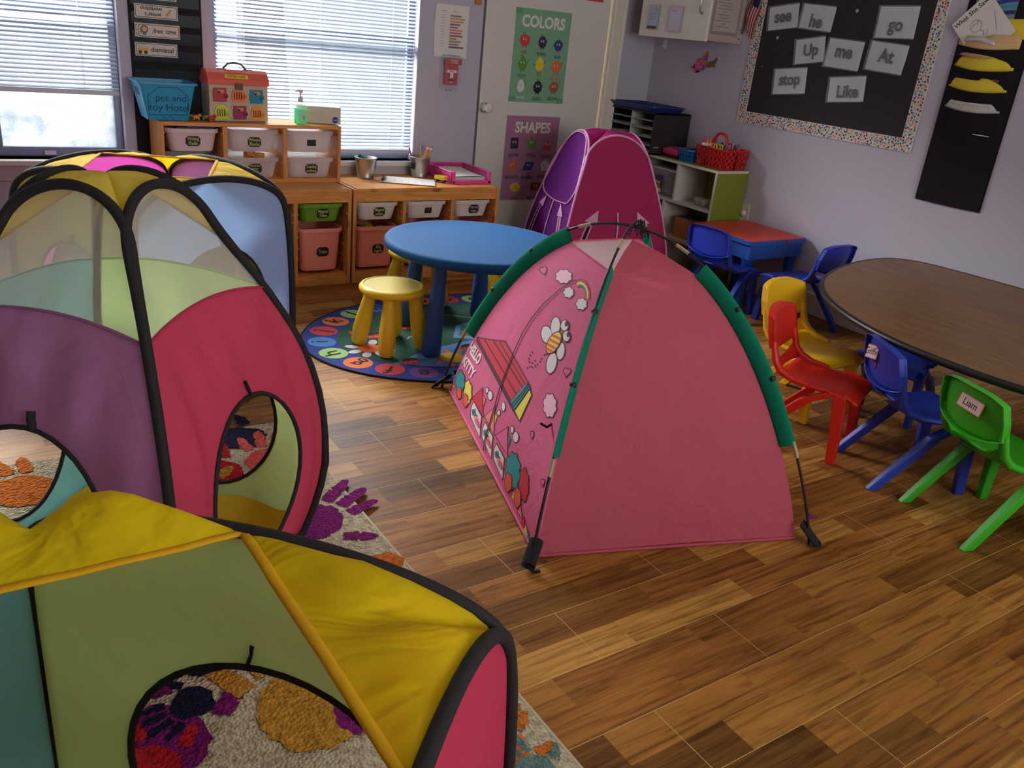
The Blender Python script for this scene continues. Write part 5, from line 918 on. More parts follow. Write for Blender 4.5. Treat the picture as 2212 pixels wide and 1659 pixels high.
(1,'brown',[(0.2117,0.2633),(0.2153,0.2605),(0.2193,0.2559),(0.2224,0.2501),(0.2242,0.2434),(0.2245,0.2359),(0.2227,0.2277),(0.2179,0.218),(0.216,0.2159),(0.2161,0.2162),(0.2151,0.2095),(0.2116,0.1994),(0.2035,0.1881),(0.1954,0.1833),(0.1894,0.1836),(0.1844,0.1865),(0.1802,0.1911),(0.1772,0.1944),(0.1735,0.1942),(0.1683,0.1961),(0.1635,0.2001),(0.1596,0.2059),(0.1568,0.213),(0.1553,0.2207),(0.1553,0.2284),(0.1562,0.2335),(0.1547,0.2382),(0.1528,0.2448),(0.152,0.252),(0.153,0.2597),(0.1574,0.269),(0.1661,0.2766),(0.1734,0.2789),(0.1781,0.2786),(0.1779,0.2785),(0.1797,0.2804),(0.1874,0.2842),(0.1937,0.2845),(0.1991,0.2827),(0.2038,0.2791),(0.2076,0.2742),(0.2103,0.2684)]),
(1,'red',[(0.2378,0.3084),(0.2895,0.414),(0.3842,0.3107)]),
(1,'salmon',[(0.396,0.325),(0.4506,0.4237),(0.5125,0.3146)]),
(1,'pinkd',[(0.5291,0.323),(0.6003,0.4232),(0.6597,0.327)]),
(1,'salmon',[(0.3188,0.3927),(0.35,0.3939),(0.3592,0.3554)]),
(1,'yellow',[(0.4734,0.4016),(0.4923,0.4005),(0.4975,0.3574)]),
(1,'teal',[(0.6225,0.4042),(0.6482,0.4023),(0.6491,0.3581)]),
(1,'white',[(0.3437,0.4417),(0.346,0.4382),(0.3468,0.4342),(0.3459,0.4302),(0.3435,0.4267),(0.3399,0.4241),(0.3354,0.4228),(0.3308,0.4228),(0.3264,0.4243),(0.3228,0.427),(0.3205,0.4306),(0.3197,0.4346),(0.3206,0.4386),(0.323,0.442),(0.3266,0.4445),(0.331,0.4458),(0.3358,0.4457),(0.3402,0.4443)]),
(1,'white',[(0.3943,0.4474),(0.398,0.4415),(0.3991,0.4348),(0.3975,0.4281),(0.3934,0.4222),(0.3873,0.4178),(0.38,0.4154),(0.3722,0.4155),(0.3649,0.418),(0.359,0.4226),(0.3552,0.4287),(0.354,0.4355),(0.3555,0.4422),(0.3596,0.448),(0.3657,0.4522),(0.3732,0.4544),(0.3811,0.4542),(0.3884,0.4518)]),
(1,'white',[(0.5257,0.4773),(0.5292,0.472),(0.5307,0.4663),(0.5301,0.461),(0.5275,0.4565),(0.5232,0.4535),(0.5176,0.4524),(0.5115,0.4533),(0.5056,0.4562),(0.5005,0.4605),(0.497,0.4659),(0.4953,0.4717),(0.4958,0.4771),(0.4984,0.4814),(0.5028,0.4843),(0.5084,0.4853),(0.5147,0.4843),(0.5206,0.4816)]),
(1,'white',[(0.5055,0.4312),(0.5072,0.4281),(0.5075,0.4244),(0.5063,0.4207),(0.5039,0.4174),(0.5005,0.4149),(0.4965,0.4135),(0.4924,0.4134),(0.4887,0.4146),(0.4859,0.417),(0.4842,0.4202),(0.4839,0.4239),(0.485,0.4276),(0.4874,0.4309),(0.4908,0.4333),(0.4948,0.4346),(0.499,0.4347),(0.5027,0.4335)]),
(1,'white',[(0.6484,0.4467),(0.6504,0.4427),(0.6509,0.4383),(0.6498,0.4339),(0.6473,0.4302),(0.6436,0.4275),(0.6392,0.4263),(0.6347,0.4266),(0.6304,0.4285),(0.6271,0.4316),(0.625,0.4357),(0.6244,0.4402),(0.6255,0.4446),(0.628,0.4482),(0.6317,0.4508),(0.6362,0.452),(0.6408,0.4516),(0.645,0.4498)]),
(1,'white',[(0.6994,0.4477),(0.7022,0.4415),(0.7025,0.4345),(0.7002,0.4274),(0.6956,0.4211),(0.6893,0.4165),(0.682,0.414),(0.6746,0.4141),(0.6679,0.4167),(0.6628,0.4215),(0.6599,0.428),(0.6595,0.4352),(0.6618,0.4423),(0.6664,0.4484),(0.6728,0.4528),(0.6802,0.4551),(0.6877,0.4549),(0.6944,0.4524)]),
(1,'white',[(0.2591,0.2612),(0.2633,0.3019),(0.3678,0.2953),(0.4088,0.1796),(0.2812,0.202)]),
(1,'brown',[(0.3691,0.2702),(0.3809,0.2655),(0.3895,0.2587),(0.3942,0.2503),(0.3937,0.2387),(0.3842,0.224),(0.3715,0.2153),(0.3585,0.2112),(0.3447,0.2105),(0.3311,0.213),(0.3191,0.2184),(0.3102,0.2261),(0.3052,0.2354),(0.3056,0.2474),(0.3152,0.2614),(0.3283,0.269),(0.3416,0.2722),(0.3556,0.2725)]),
(1,'white',[(0.4122,0.2613),(0.4171,0.3001),(0.5117,0.2939),(0.5463,0.1841),(0.4308,0.2053)]),
(1,'brown',[(0.5122,0.2699),(0.5227,0.2653),(0.5304,0.2589),(0.5344,0.2509),(0.5337,0.2399),(0.5248,0.226),(0.513,0.2177),(0.5011,0.2138),(0.4886,0.2132),(0.4763,0.2156),(0.4655,0.2207),(0.4576,0.2279),(0.4533,0.2368),(0.4539,0.2482),(0.463,0.2615),(0.475,0.2687),(0.4872,0.2718),(0.4999,0.2721)]),
(1,'white',[(0.5527,0.258),(0.5584,0.2955),(0.6441,0.2896),(0.6732,0.1841),(0.5683,0.2044)]),
(1,'brown',[(0.6438,0.2664),(0.6533,0.2621),(0.6601,0.2559),(0.6636,0.2482),(0.6627,0.2376),(0.6543,0.2242),(0.6434,0.2162),(0.6325,0.2125),(0.621,0.2119),(0.6099,0.2142),(0.6002,0.2191),(0.5931,0.2261),(0.5894,0.2345),(0.5902,0.2455),(0.5989,0.2583),(0.61,0.2653),(0.6212,0.2682),(0.6327,0.2686)]),
(1,'red',[(0.8546,0.3458),(0.861,0.3405),(0.8664,0.3328),(0.8695,0.3234),(0.8697,0.3138),(0.8671,0.3056),(0.8627,0.2997),(0.8652,0.2887),(0.8655,0.2776),(0.8632,0.2688),(0.8586,0.264),(0.8524,0.2639),(0.8459,0.2678),(0.8427,0.259),(0.8379,0.2533),(0.8319,0.2528),(0.8259,0.2579),(0.8206,0.2673),(0.8167,0.2786),(0.8101,0.2796),(0.8034,0.2843),(0.798,0.2926),(0.7949,0.303),(0.7945,0.3136),(0.7963,0.3228),(0.7908,0.3318),(0.7871,0.3418),(0.7863,0.3513),(0.7888,0.3586),(0.7938,0.3627),(0.8003,0.3637),(0.8003,0.373),(0.8026,0.3806),(0.8073,0.3846),(0.8136,0.3843),(0.8205,0.38),(0.8267,0.373),(0.8322,0.3762),(0.8386,0.3763),(0.845,0.3725),(0.8502,0.3652),(0.8534,0.3558)]),
(1,'teal',[(0.7721,0.3411),(0.7826,0.3368),(0.7898,0.3278),(0.7909,0.3155),(0.7861,0.3029),(0.783,0.2916),(0.7875,0.2774),(0.7865,0.2631),(0.7797,0.2526),(0.7695,0.2484),(0.7652,0.2361),(0.761,0.2194),(0.7531,0.2104),(0.7435,0.2125),(0.7345,0.2233),(0.7263,0.2093),(0.7167,0.2035),(0.7081,0.2099),(0.7027,0.2258),(0.6973,0.2373),(0.6861,0.2384),(0.678,0.2475),(0.6755,0.2627),(0.6785,0.279),(0.6738,0.2901),(0.6668,0.3024),(0.6662,0.3158),(0.6723,0.3267),(0.6826,0.3332),(0.6794,0.3477),(0.6813,0.3603),(0.6888,0.3674),(0.6999,0.3676),(0.7087,0.369),(0.7146,0.38),(0.7235,0.3846),(0.7332,0.3812),(0.7412,0.3713),(0.7499,0.3711),(0.7604,0.3725),(0.7687,0.3668),(0.7727,0.3552)]),
(1,'yellow',[(0.0184,0.1699),(0.012,0.2063),(0.0386,0.1839)]),
(1,'yellow',[(0.012,0.1648),(0.012,0.2021),(0.012,0.1792)]),
(1,'yellow',[(0.012,0.13),(0.012,0.1735),(0.012,0.1475)]),
(1,'brown',[(0.764,0.174),(0.7815,0.2433),(0.8159,0.1894)]),
(1,'brown',[(0.8266,0.1533),(0.8442,0.2261),(0.8761,0.1702)]),
(1,'brown',[(0.8642,0.123),(0.8819,0.2038),(0.9122,0.1431)]),
(1,'brown',[(0.8884,0.0995),(0.9063,0.1882),(0.9355,0.123)]),
(1,'brown',[(0.9132,0.0742),(0.9311,0.1737),(0.9594,0.1029)]),
(2,'white',[(0.6421,1.0526),(0.6514,1.0514),(0.6586,1.0491),(0.662,1.046),(0.6607,1.0423),(0.6554,1.0389),(0.6476,1.0361),(0.6499,1.0326),(0.649,1.0288),(0.6444,1.0255),(0.6365,1.0232),(0.627,1.0223),(0.6174,1.0227),(0.6115,1.0193),(0.6036,1.0168),(0.5946,1.0158),(0.5859,1.0166),(0.579,1.0189),(0.5744,1.0221),(0.5645,1.0215),(0.555,1.0221),(0.5479,1.0243),(0.5444,1.0275),(0.545,1.0314),(0.5489,1.0351),(0.5419,1.0378),(0.5377,1.0412),(0.5378,1.0449),(0.5425,1.0482),(0.5508,1.0507),(0.5608,1.052),(0.5623,1.056),(0.567,1.0595),(0.5748,1.062),(0.5846,1.0628),(0.5945,1.0619),(0.603,1.0598),(0.6122,1.062),(0.6223,1.063),(0.6316,1.0623),(0.6386,1.06),(0.642,1.0565)]),
(2,'white',[(0.8436,1.0532),(0.8524,1.052),(0.8587,1.0496),(0.8609,1.0463),(0.8584,1.0426),(0.852,1.0391),(0.8433,1.0362),(0.8444,1.0325),(0.8422,1.0286),(0.8365,1.0252),(0.828,1.0229),(0.8182,1.0219),(0.8088,1.0223),(0.8019,1.0188),(0.7932,1.0162),(0.784,1.0152),(0.7756,1.016),(0.7694,1.0183),(0.7659,1.0216),(0.7558,1.021),(0.7467,1.0217),(0.7402,1.0238),(0.7378,1.0272),(0.7397,1.0312),(0.7448,1.035),(0.7387,1.0378),(0.7357,1.0413),(0.7371,1.0451),(0.7429,1.0486),(0.7521,1.0511),(0.7625,1.0525),(0.7654,1.0566),(0.7714,1.0603),(0.7801,1.0628),(0.7901,1.0636),(0.7997,1.0627),(0.8074,1.0606),(0.8173,1.0629),(0.8277,1.0639),(0.8368,1.0632),(0.8428,1.0608),(0.8449,1.0572)]),
(2,'brown',[(0.7661,0.8529),(0.7591,0.8365),(0.7466,0.8208),(0.7295,0.8072),(0.708,0.797),(0.6847,0.7929),(0.6657,0.7961),(0.6528,0.805),(0.6457,0.818),(0.6447,0.8339),(0.6499,0.8508),(0.6613,0.8669),(0.6785,0.8806),(0.7013,0.8905),(0.7267,0.894),(0.7472,0.8903),(0.7604,0.8812),(0.7667,0.8683)]),
(2,'brown',[(0.1099,0.5981),(0.3641,0.5831),(0.5821,0.5699),(0.5756,0.5632),(0.3576,0.5761),(0.1034,0.5907)]),
(2,'brown',[(0.1908,0.6343),(0.4132,0.6237),(0.6079,0.6142),(0.6016,0.6079),(0.407,0.6171),(0.1847,0.6273)]),
(2,'brown',[(0.2481,0.6565),(0.4529,0.6424),(0.6167,0.6327),(0.6121,0.6283),(0.4483,0.6378),(0.2436,0.6517)]),
(2,'teal',[(0.6212,0.6403),(0.6574,0.6364),(0.6054,0.5137),(0.5555,0.5212)]),
(2,'yellow',[(0.665,0.631),(0.6917,0.6231),(0.6699,0.5036),(0.6134,0.5119)]),
(2,'orange',[(0.1229,0.2334),(0.1268,0.2306),(0.1303,0.2264),(0.1329,0.221),(0.1343,0.2148),(0.1342,0.2083),(0.1328,0.2021),(0.1301,0.1969),(0.1268,0.193),(0.1251,0.1877),(0.124,0.1809),(0.1217,0.1746),(0.1184,0.1697),(0.1144,0.1669),(0.11,0.1666),(0.1057,0.1687),(0.1019,0.1727),(0.0985,0.1765),(0.0942,0.1758),(0.0898,0.177),(0.0856,0.1802),(0.0822,0.1854),(0.0799,0.1918),(0.0789,0.1988),(0.0791,0.2056),(0.0804,0.2117),(0.0789,0.2174),(0.0774,0.2236),(0.077,0.2299),(0.078,0.2358),(0.0804,0.2406),(0.0839,0.2439),(0.088,0.2456),(0.0925,0.2457),(0.0961,0.2468),(0.0992,0.2503),(0.1032,0.2526),(0.1075,0.2532),(0.112,0.252),(0.1161,0.249),(0.1193,0.2445),(0.1216,0.2391)]),
(2,'orange',[(0.2051,0.2566),(0.2092,0.2534),(0.2128,0.249),(0.2157,0.2435),(0.2173,0.2373),(0.2175,0.231),(0.2163,0.2251),(0.2139,0.2203),(0.2107,0.2168),(0.2093,0.2119),(0.2084,0.2055),(0.2064,0.1997),(0.2033,0.1954),(0.1994,0.1932),(0.195,0.1934),(0.1906,0.1959),(0.1866,0.2001),(0.183,0.2039),(0.1788,0.2037),(0.1743,0.2053),(0.17,0.2088),(0.1664,0.214),(0.1638,0.2203),(0.1625,0.2271),(0.1624,0.2336),(0.1634,0.2393),(0.1617,0.2448),(0.1598,0.2509),(0.1591,0.2571),(0.1599,0.2627),(0.162,0.2672),(0.1653,0.2702),(0.1695,0.2714),(0.1739,0.2712),(0.1775,0.2719),(0.1805,0.2751),(0.1843,0.2771),(0.1887,0.2773),(0.1933,0.2757),(0.1975,0.2724),(0.201,0.2678),(0.2036,0.2623)]),
(2,'brown',[(0.2727,0.2515),(0.2992,0.2868),(0.3283,0.2558),(0.2908,0.2284)]),
(2,'salmon',[(0.3641,0.2632),(0.3755,0.2585),(0.3837,0.252),(0.3879,0.2444),(0.3875,0.2363),(0.3827,0.2289),(0.374,0.2231),(0.3624,0.2196),(0.3493,0.2189),(0.3362,0.2213),(0.3247,0.2265),(0.3162,0.2335),(0.3118,0.2417),(0.3121,0.2497),(0.3169,0.2568),(0.3259,0.2621),(0.3377,0.2651),(0.351,0.2655)]),
(2,'brown',[(0.3657,0.2487),(0.3728,0.2459),(0.3784,0.2423),(0.3818,0.238),(0.3825,0.2323),(0.3775,0.2245),(0.3708,0.2208),(0.3637,0.2195),(0.3559,0.2198),(0.3479,0.2215),(0.3406,0.2244),(0.335,0.2283),(0.3315,0.2328),(0.3307,0.2386),(0.3357,0.2461),(0.3426,0.2495),(0.3497,0.2506),(0.3577,0.2503)]),
(2,'brown',[(0.4242,0.2521),(0.4491,0.2857),(0.4747,0.2562),(0.4401,0.2301)]),
(2,'salmon',[(0.5074,0.2632),(0.5176,0.2588),(0.5249,0.2526),(0.5285,0.2452),(0.528,0.2376),(0.5235,0.2306),(0.5155,0.225),(0.5049,0.2217),(0.493,0.2212),(0.4811,0.2235),(0.4708,0.2283),(0.4632,0.235),(0.4594,0.2427),(0.4598,0.2504),(0.4644,0.2571),(0.4727,0.2622),(0.4835,0.265),(0.4956,0.2653)]),
(2,'brown',[(0.5084,0.2494),(0.5149,0.2467),(0.5199,0.2432),(0.5228,0.2392),(0.5234,0.2338),(0.5187,0.2264),(0.5125,0.2229),(0.5061,0.2217),(0.4989,0.2219),(0.4917,0.2236),(0.4852,0.2264),(0.4801,0.2301),(0.477,0.2343),(0.4764,0.2398),(0.4812,0.2469),(0.4875,0.2501),(0.494,0.2512),(0.5012,0.2509)]),
(2,'brown',[(0.5634,0.2492),(0.587,0.2816),(0.6094,0.2532),(0.5773,0.2281)]),
(2,'salmon',[(0.6394,0.26),(0.6485,0.2557),(0.655,0.2498),(0.6581,0.2428),(0.6575,0.2354),(0.6532,0.2287),(0.6458,0.2233),(0.6361,0.2201),(0.6252,0.2196),(0.6145,0.2218),(0.6052,0.2264),(0.5984,0.2329),(0.5951,0.2403),(0.5957,0.2476),(0.6001,0.2541),(0.6077,0.259),(0.6176,0.2617),(0.6286,0.262)]),
(2,'brown',[(0.6399,0.2467),(0.6457,0.2442),(0.6502,0.2408),(0.6528,0.2369),(0.6532,0.2317),(0.6487,0.2246),(0.643,0.2213),(0.6371,0.2201),(0.6306,0.2203),(0.6241,0.2219),(0.6182,0.2246),(0.6137,0.2281),(0.611,0.2322),(0.6106,0.2374),(0.6151,0.2443),(0.6209,0.2474),(0.6268,0.2485),(0.6334,0.2482)]),
(2,'brown',[(0.7487,0.2541),(0.7522,0.2506),(0.7556,0.2449),(0.758,0.2377),(0.759,0.2293),(0.7584,0.2203),(0.756,0.2105),(0.751,0.1999),(0.7482,0.1964),(0.7477,0.1945),(0.746,0.1857),(0.742,0.1738),(0.7346,0.1612),(0.7273,0.1556),(0.7217,0.1557),(0.717,0.1594),(0.7132,0.1655),(0.7103,0.1703),(0.7062,0.1699),(0.7012,0.1722),(0.6968,0.1774),(0.6934,0.1849),(0.6913,0.1941),(0.6906,0.2039),(0.6914,0.2135),(0.693,0.2204),(0.6919,0.2268),(0.6907,0.2351),(0.6908,0.2438),(0.6927,0.2528),(0.6975,0.2625),(0.7053,0.2702),(0.7121,0.2727),(0.7169,0.2724),(0.7179,0.2727),(0.7206,0.2757),(0.7276,0.2797),(0.7335,0.2802),(0.7386,0.278),(0.7428,0.2738),(0.7459,0.2678),(0.7479,0.2607)]),
(2,'brown',[(0.8337,0.2575),(0.837,0.2537),(0.84,0.248),(0.8423,0.2409),(0.8433,0.2329),(0.843,0.2245),(0.8411,0.2157),(0.8367,0.2058),(0.8345,0.2031),(0.8342,0.2018),(0.833,0.1938),(0.8296,0.1831),(0.8226,0.1713),(0.816,0.1671),(0.8111,0.1681),(0.807,0.1721),(0.8035,0.1782),(0.8008,0.183),(0.7973,0.1833),(0.7929,0.1861),(0.789,0.1913),(0.7859,0.1985),(0.7838,0.2071),(0.783,0.216),(0.7835,0.2246),(0.7847,0.2309),(0.7836,0.2371),(0.7824,0.2448),(0.7822,0.2529),(0.7836,0.2609),(0.7878,0.27),(0.7954,0.2772),(0.8014,0.2789),(0.8056,0.2782),(0.8063,0.2783),(0.8084,0.2806),(0.8148,0.2839),(0.8199,0.2838),(0.8243,0.2813),(0.8281,0.2768),(0.831,0.2708),(0.8329,0.264)]),
(2,'yellow',[(0.7685,0.1807),(0.7818,0.2367),(0.8119,0.1909)]),
(2,'salmon',[(0.8309,0.1606),(0.8443,0.2194),(0.8723,0.1718)]),
(2,'red',[(0.8684,0.1316),(0.882,0.1966),(0.9086,0.1448)]),
(2,'yellow',[(0.8926,0.1096),(0.9063,0.1806),(0.932,0.1248)]),
(2,'teal',[(0.9173,0.0867),(0.9311,0.1657),(0.9559,0.1051)]),
(3,'yellow',[(0.7561,0.8514),(0.7496,0.8357),(0.7379,0.821),(0.7227,0.8088),(0.7057,0.8008),(0.6888,0.7978),(0.6738,0.8004),(0.6624,0.8083),(0.6558,0.8205),(0.6549,0.8355),(0.6601,0.8516),(0.6709,0.8666),(0.6862,0.8788),(0.7042,0.8866),(0.7225,0.8891),(0.7387,0.8862),(0.7505,0.8782),(0.7565,0.8661)]),
(3,'brown',[(0.78,0.9372),(0.7821,0.9298),(0.7791,0.922),(0.7709,0.9144),(0.7579,0.9079),(0.7418,0.9037),(0.7252,0.9025),(0.7106,0.9043),(0.699,0.9086),(0.6914,0.9148),(0.6884,0.9222),(0.6907,0.9302),(0.6984,0.938),(0.7115,0.9445),(0.7285,0.9487),(0.746,0.9497),(0.7612,0.9477),(0.7729,0.9433)]),
(3,'brown',[(0.8316,0.9122),(0.8348,0.9055),(0.8335,0.8983),(0.8275,0.8911),(0.8166,0.8847),(0.8021,0.8802),(0.787,0.8787),(0.7735,0.8801),(0.7625,0.8837),(0.7548,0.8892),(0.7509,0.896),(0.7515,0.9033),(0.7571,0.9107),(0.768,0.9172),(0.7831,0.9216),(0.799,0.9229),(0.8131,0.9214),(0.8242,0.9177)]),
(3,'brown',[(0.6369,0.6397),(0.6158,0.5883),(0.5756,0.5194),(0.5688,0.5181),(0.6088,0.587),(0.6296,0.6383)]),
(3,'brown',[(0.6488,0.6384),(0.6266,0.5846),(0.5921,0.517),(0.5852,0.5155),(0.6195,0.5831),(0.6415,0.637)]),
(3,'teal',[(0.2781,0.2512),(0.2869,0.2662),(0.296,0.2553),(0.2839,0.2454)]),
(3,'teal',[(0.29,0.2694),(0.2998,0.2819),(0.3126,0.2696),(0.2991,0.2586)]),
(3,'teal',[(0.2877,0.2434),(0.2997,0.2533),(0.3071,0.2449),(0.294,0.2366)]),
(3,'teal',[(0.3028,0.2566),(0.3148,0.2661),(0.3252,0.2569),(0.3107,0.2473)]),
(3,'pinkd',[(0.3631,0.245),(0.3702,0.2422),(0.3756,0.2386),(0.3787,0.2347),(0.3792,0.2307),(0.377,0.2273),(0.3724,0.2248),(0.3659,0.2236),(0.3583,0.2239),(0.3504,0.2255),(0.3434,0.2284),(0.3379,0.2321),(0.3346,0.2362),(0.3341,0.2401),(0.3363,0.2434),(0.341,0.2458),(0.3476,0.2469),(0.3553,0.2466)]),
(3,'teal',[(0.429,0.2518),(0.4374,0.2661),(0.4454,0.2557),(0.4342,0.2463)]),
(3,'teal',[(0.4404,0.2691),(0.4496,0.2811),(0.4609,0.2693),(0.4483,0.2588)]),
(3,'teal',[(0.4376,0.2444),(0.4487,0.2538),(0.4552,0.2458),(0.4431,0.2379)]),
(3,'teal',[(0.4516,0.2569),(0.4627,0.2659),(0.4719,0.2572),(0.4586,0.2481)]),
(3,'pinkd',[(0.5061,0.2458),(0.5124,0.2432),(0.5172,0.2398),(0.5199,0.236),(0.5203,0.2323),(0.5182,0.229),(0.514,0.2267),(0.5081,0.2256),(0.5012,0.2258),(0.4941,0.2274),(0.4877,0.2301),(0.4828,0.2336),(0.48,0.2375),(0.4796,0.2412),(0.4817,0.2444),(0.486,0.2466),(0.492,0.2476),(0.499,0.2474)]),
(3,'teal',[(0.5678,0.2489),(0.5758,0.2627),(0.5827,0.2527),(0.5723,0.2437)]),
(3,'teal',[(0.5785,0.2656),(0.5872,0.2771),(0.5971,0.2658),(0.5855,0.2557)]),
(3,'teal',[(0.5753,0.2418),(0.5857,0.2509),(0.5914,0.2432),(0.5802,0.2356)]),
(3,'teal',[(0.5884,0.2539),(0.5987,0.2626),(0.6069,0.2542),(0.5945,0.2454)]),
(3,'pinkd',[(0.6377,0.2433),(0.6434,0.2408),(0.6477,0.2375),(0.6501,0.2339),(0.6503,0.2303),(0.6484,0.2272),(0.6445,0.2249),(0.639,0.2238),(0.6328,0.2241),(0.6264,0.2256),(0.6206,0.2282),(0.6162,0.2316),(0.6137,0.2353),(0.6135,0.2389),(0.6154,0.2419),(0.6194,0.244),(0.6249,0.245),(0.6313,0.2448)]),
(3,'orange',[(0.7436,0.2484),(0.7474,0.2445),(0.7506,0.239),(0.7529,0.232),(0.7538,0.2241),(0.7533,0.2159),(0.7514,0.2083),(0.7484,0.2019),(0.7447,0.1972),(0.7427,0.1907),(0.7411,0.182),(0.7385,0.1741),(0.7349,0.1681),(0.7306,0.1649),(0.7261,0.165),(0.7219,0.1683),(0.7181,0.1739),(0.7149,0.1791),(0.7104,0.1787),(0.706,0.1807),(0.7019,0.1854),(0.6987,0.1922),(0.6967,0.2006),(0.696,0.2095),(0.6967,0.218),(0.6984,0.2254),(0.6973,0.2325),(0.6961,0.2403),(0.6962,0.2482),(0.6976,0.2553),(0.7005,0.261),(0.7043,0.2647),(0.7087,0.2664),(0.7133,0.2662),(0.7171,0.2672),(0.7207,0.2712),(0.7249,0.2737),(0.7295,0.2741),(0.7339,0.2722),(0.7378,0.2681),(0.7408,0.2624),(0.7427,0.2556)]),
(3,'orange',[(0.8289,0.252),(0.8323,0.2479),(0.8353,0.2423),(0.8374,0.2354),(0.8384,0.2278),(0.8381,0.2201),(0.8366,0.2131),(0.8341,0.2075),(0.831,0.2036),(0.8294,0.1978),(0.8282,0.1899),(0.8261,0.183),(0.823,0.178),(0.8194,0.1757),(0.8154,0.1765),(0.8116,0.1801),(0.8083,0.1858),(0.8053,0.191),(0.8014,0.1913),(0.7975,0.1938),(0.7938,0.1985),(0.7908,0.2052),(0.7889,0.2132),(0.7881,0.2214),(0.7885,0.2291),(0.7899,0.2358),(0.7887,0.2425),(0.7875,0.2499),(0.7873,0.2572),(0.7884,0.2637),(0.7907,0.2687),(0.794,0.2718),(0.7979,0.2729),(0.8019,0.2722),(0.8052,0.2728),(0.8082,0.2762),(0.8119,0.2781),(0.8159,0.278),(0.8198,0.2757),(0.8234,0.2714),(0.8261,0.2657),(0.828,0.259)]),
(4,'orange',[(0.6673,0.8669),(0.7543,0.8795),(0.7521,0.8695),(0.666,0.8566)]),
(4,'orange',[(0.6564,0.8451),(0.758,0.8606),(0.7557,0.8506),(0.6551,0.8348)]),
(4,'orange',[(0.6567,0.8251),(0.7504,0.8401),(0.748,0.8301),(0.6552,0.8148)]),
(4,'orange',[(0.6672,0.8097),(0.7334,0.8208),(0.7311,0.8108),(0.6655,0.7995)]),
(4,'white',[(0.771,0.9349),(0.773,0.9284),(0.7704,0.9217),(0.7637,0.9154),(0.7538,0.9105),(0.7417,0.9073),(0.7289,0.9065),(0.7169,0.9079),(0.707,0.9116),(0.7003,0.9171),(0.6977,0.9236),(0.6997,0.9305),(0.7061,0.9369),(0.7162,0.9419),(0.7287,0.945),(0.7421,0.9458),(0.7547,0.9442),(0.7647,0.9404)]),
(4,'white',[(0.8232,0.9097),(0.8261,0.9037),(0.825,0.8975),(0.8201,0.8916),(0.8121,0.8868),(0.8018,0.8837),(0.7905,0.8826),(0.7795,0.8837),(0.77,0.8869),(0.7631,0.8918),(0.7597,0.8978),(0.7603,0.9041),(0.7649,0.9101),(0.773,0.915),(0.7836,0.9181),(0.7954,0.9191),(0.8069,0.9179),(0.8165,0.9146)]),
(5,'dark',[(0.7632,0.9409),(0.7647,0.9372),(0.764,0.9335),(0.7613,0.9303),(0.757,0.9278),(0.7514,0.9264),(0.7454,0.9263),(0.7396,0.9274),(0.7346,0.9297),(0.7311,0.9329),(0.7294,0.9366),(0.7299,0.9404),(0.7325,0.9437),(0.7369,0.9462),(0.7426,0.9476),(0.7488,0.9477),(0.7548,0.9465),(0.7598,0.9441)]),
(5,'dark',[(0.8175,0.9143),(0.8193,0.9112),(0.8192,0.908),(0.8173,0.905),(0.8139,0.9027),(0.8092,0.9013),(0.804,0.901),(0.7987,0.9019),(0.794,0.9038),(0.7906,0.9064),(0.7886,0.9096),(0.7886,0.9129),(0.7904,0.9158),(0.7938,0.9182),(0.7986,0.9195),(0.8039,0.9198),(0.8093,0.9189),(0.814,0.917)]),
(6,'zip',[(0.6036,1.1058),(0.5668,1.0783),(0.5048,1.0205),(0.4421,0.9214),(0.4203,0.8435),(0.4136,0.7683),(0.4241,0.6749),(0.4322,0.6119),(0.4405,0.5204),(0.457,0.4295),(0.4652,0.3287),(0.4706,0.2183),(0.4811,0.1504),(0.4719,0.1368),(0.4615,0.2091),(0.4561,0.3225),(0.4478,0.4246),(0.4311,0.5165),(0.4225,0.6088),(0.4142,0.6722),(0.403,0.7664),(0.4091,0.8424),(0.4303,0.9213),(0.4921,1.0213),(0.5537,1.0799),(0.5903,1.1077)])]
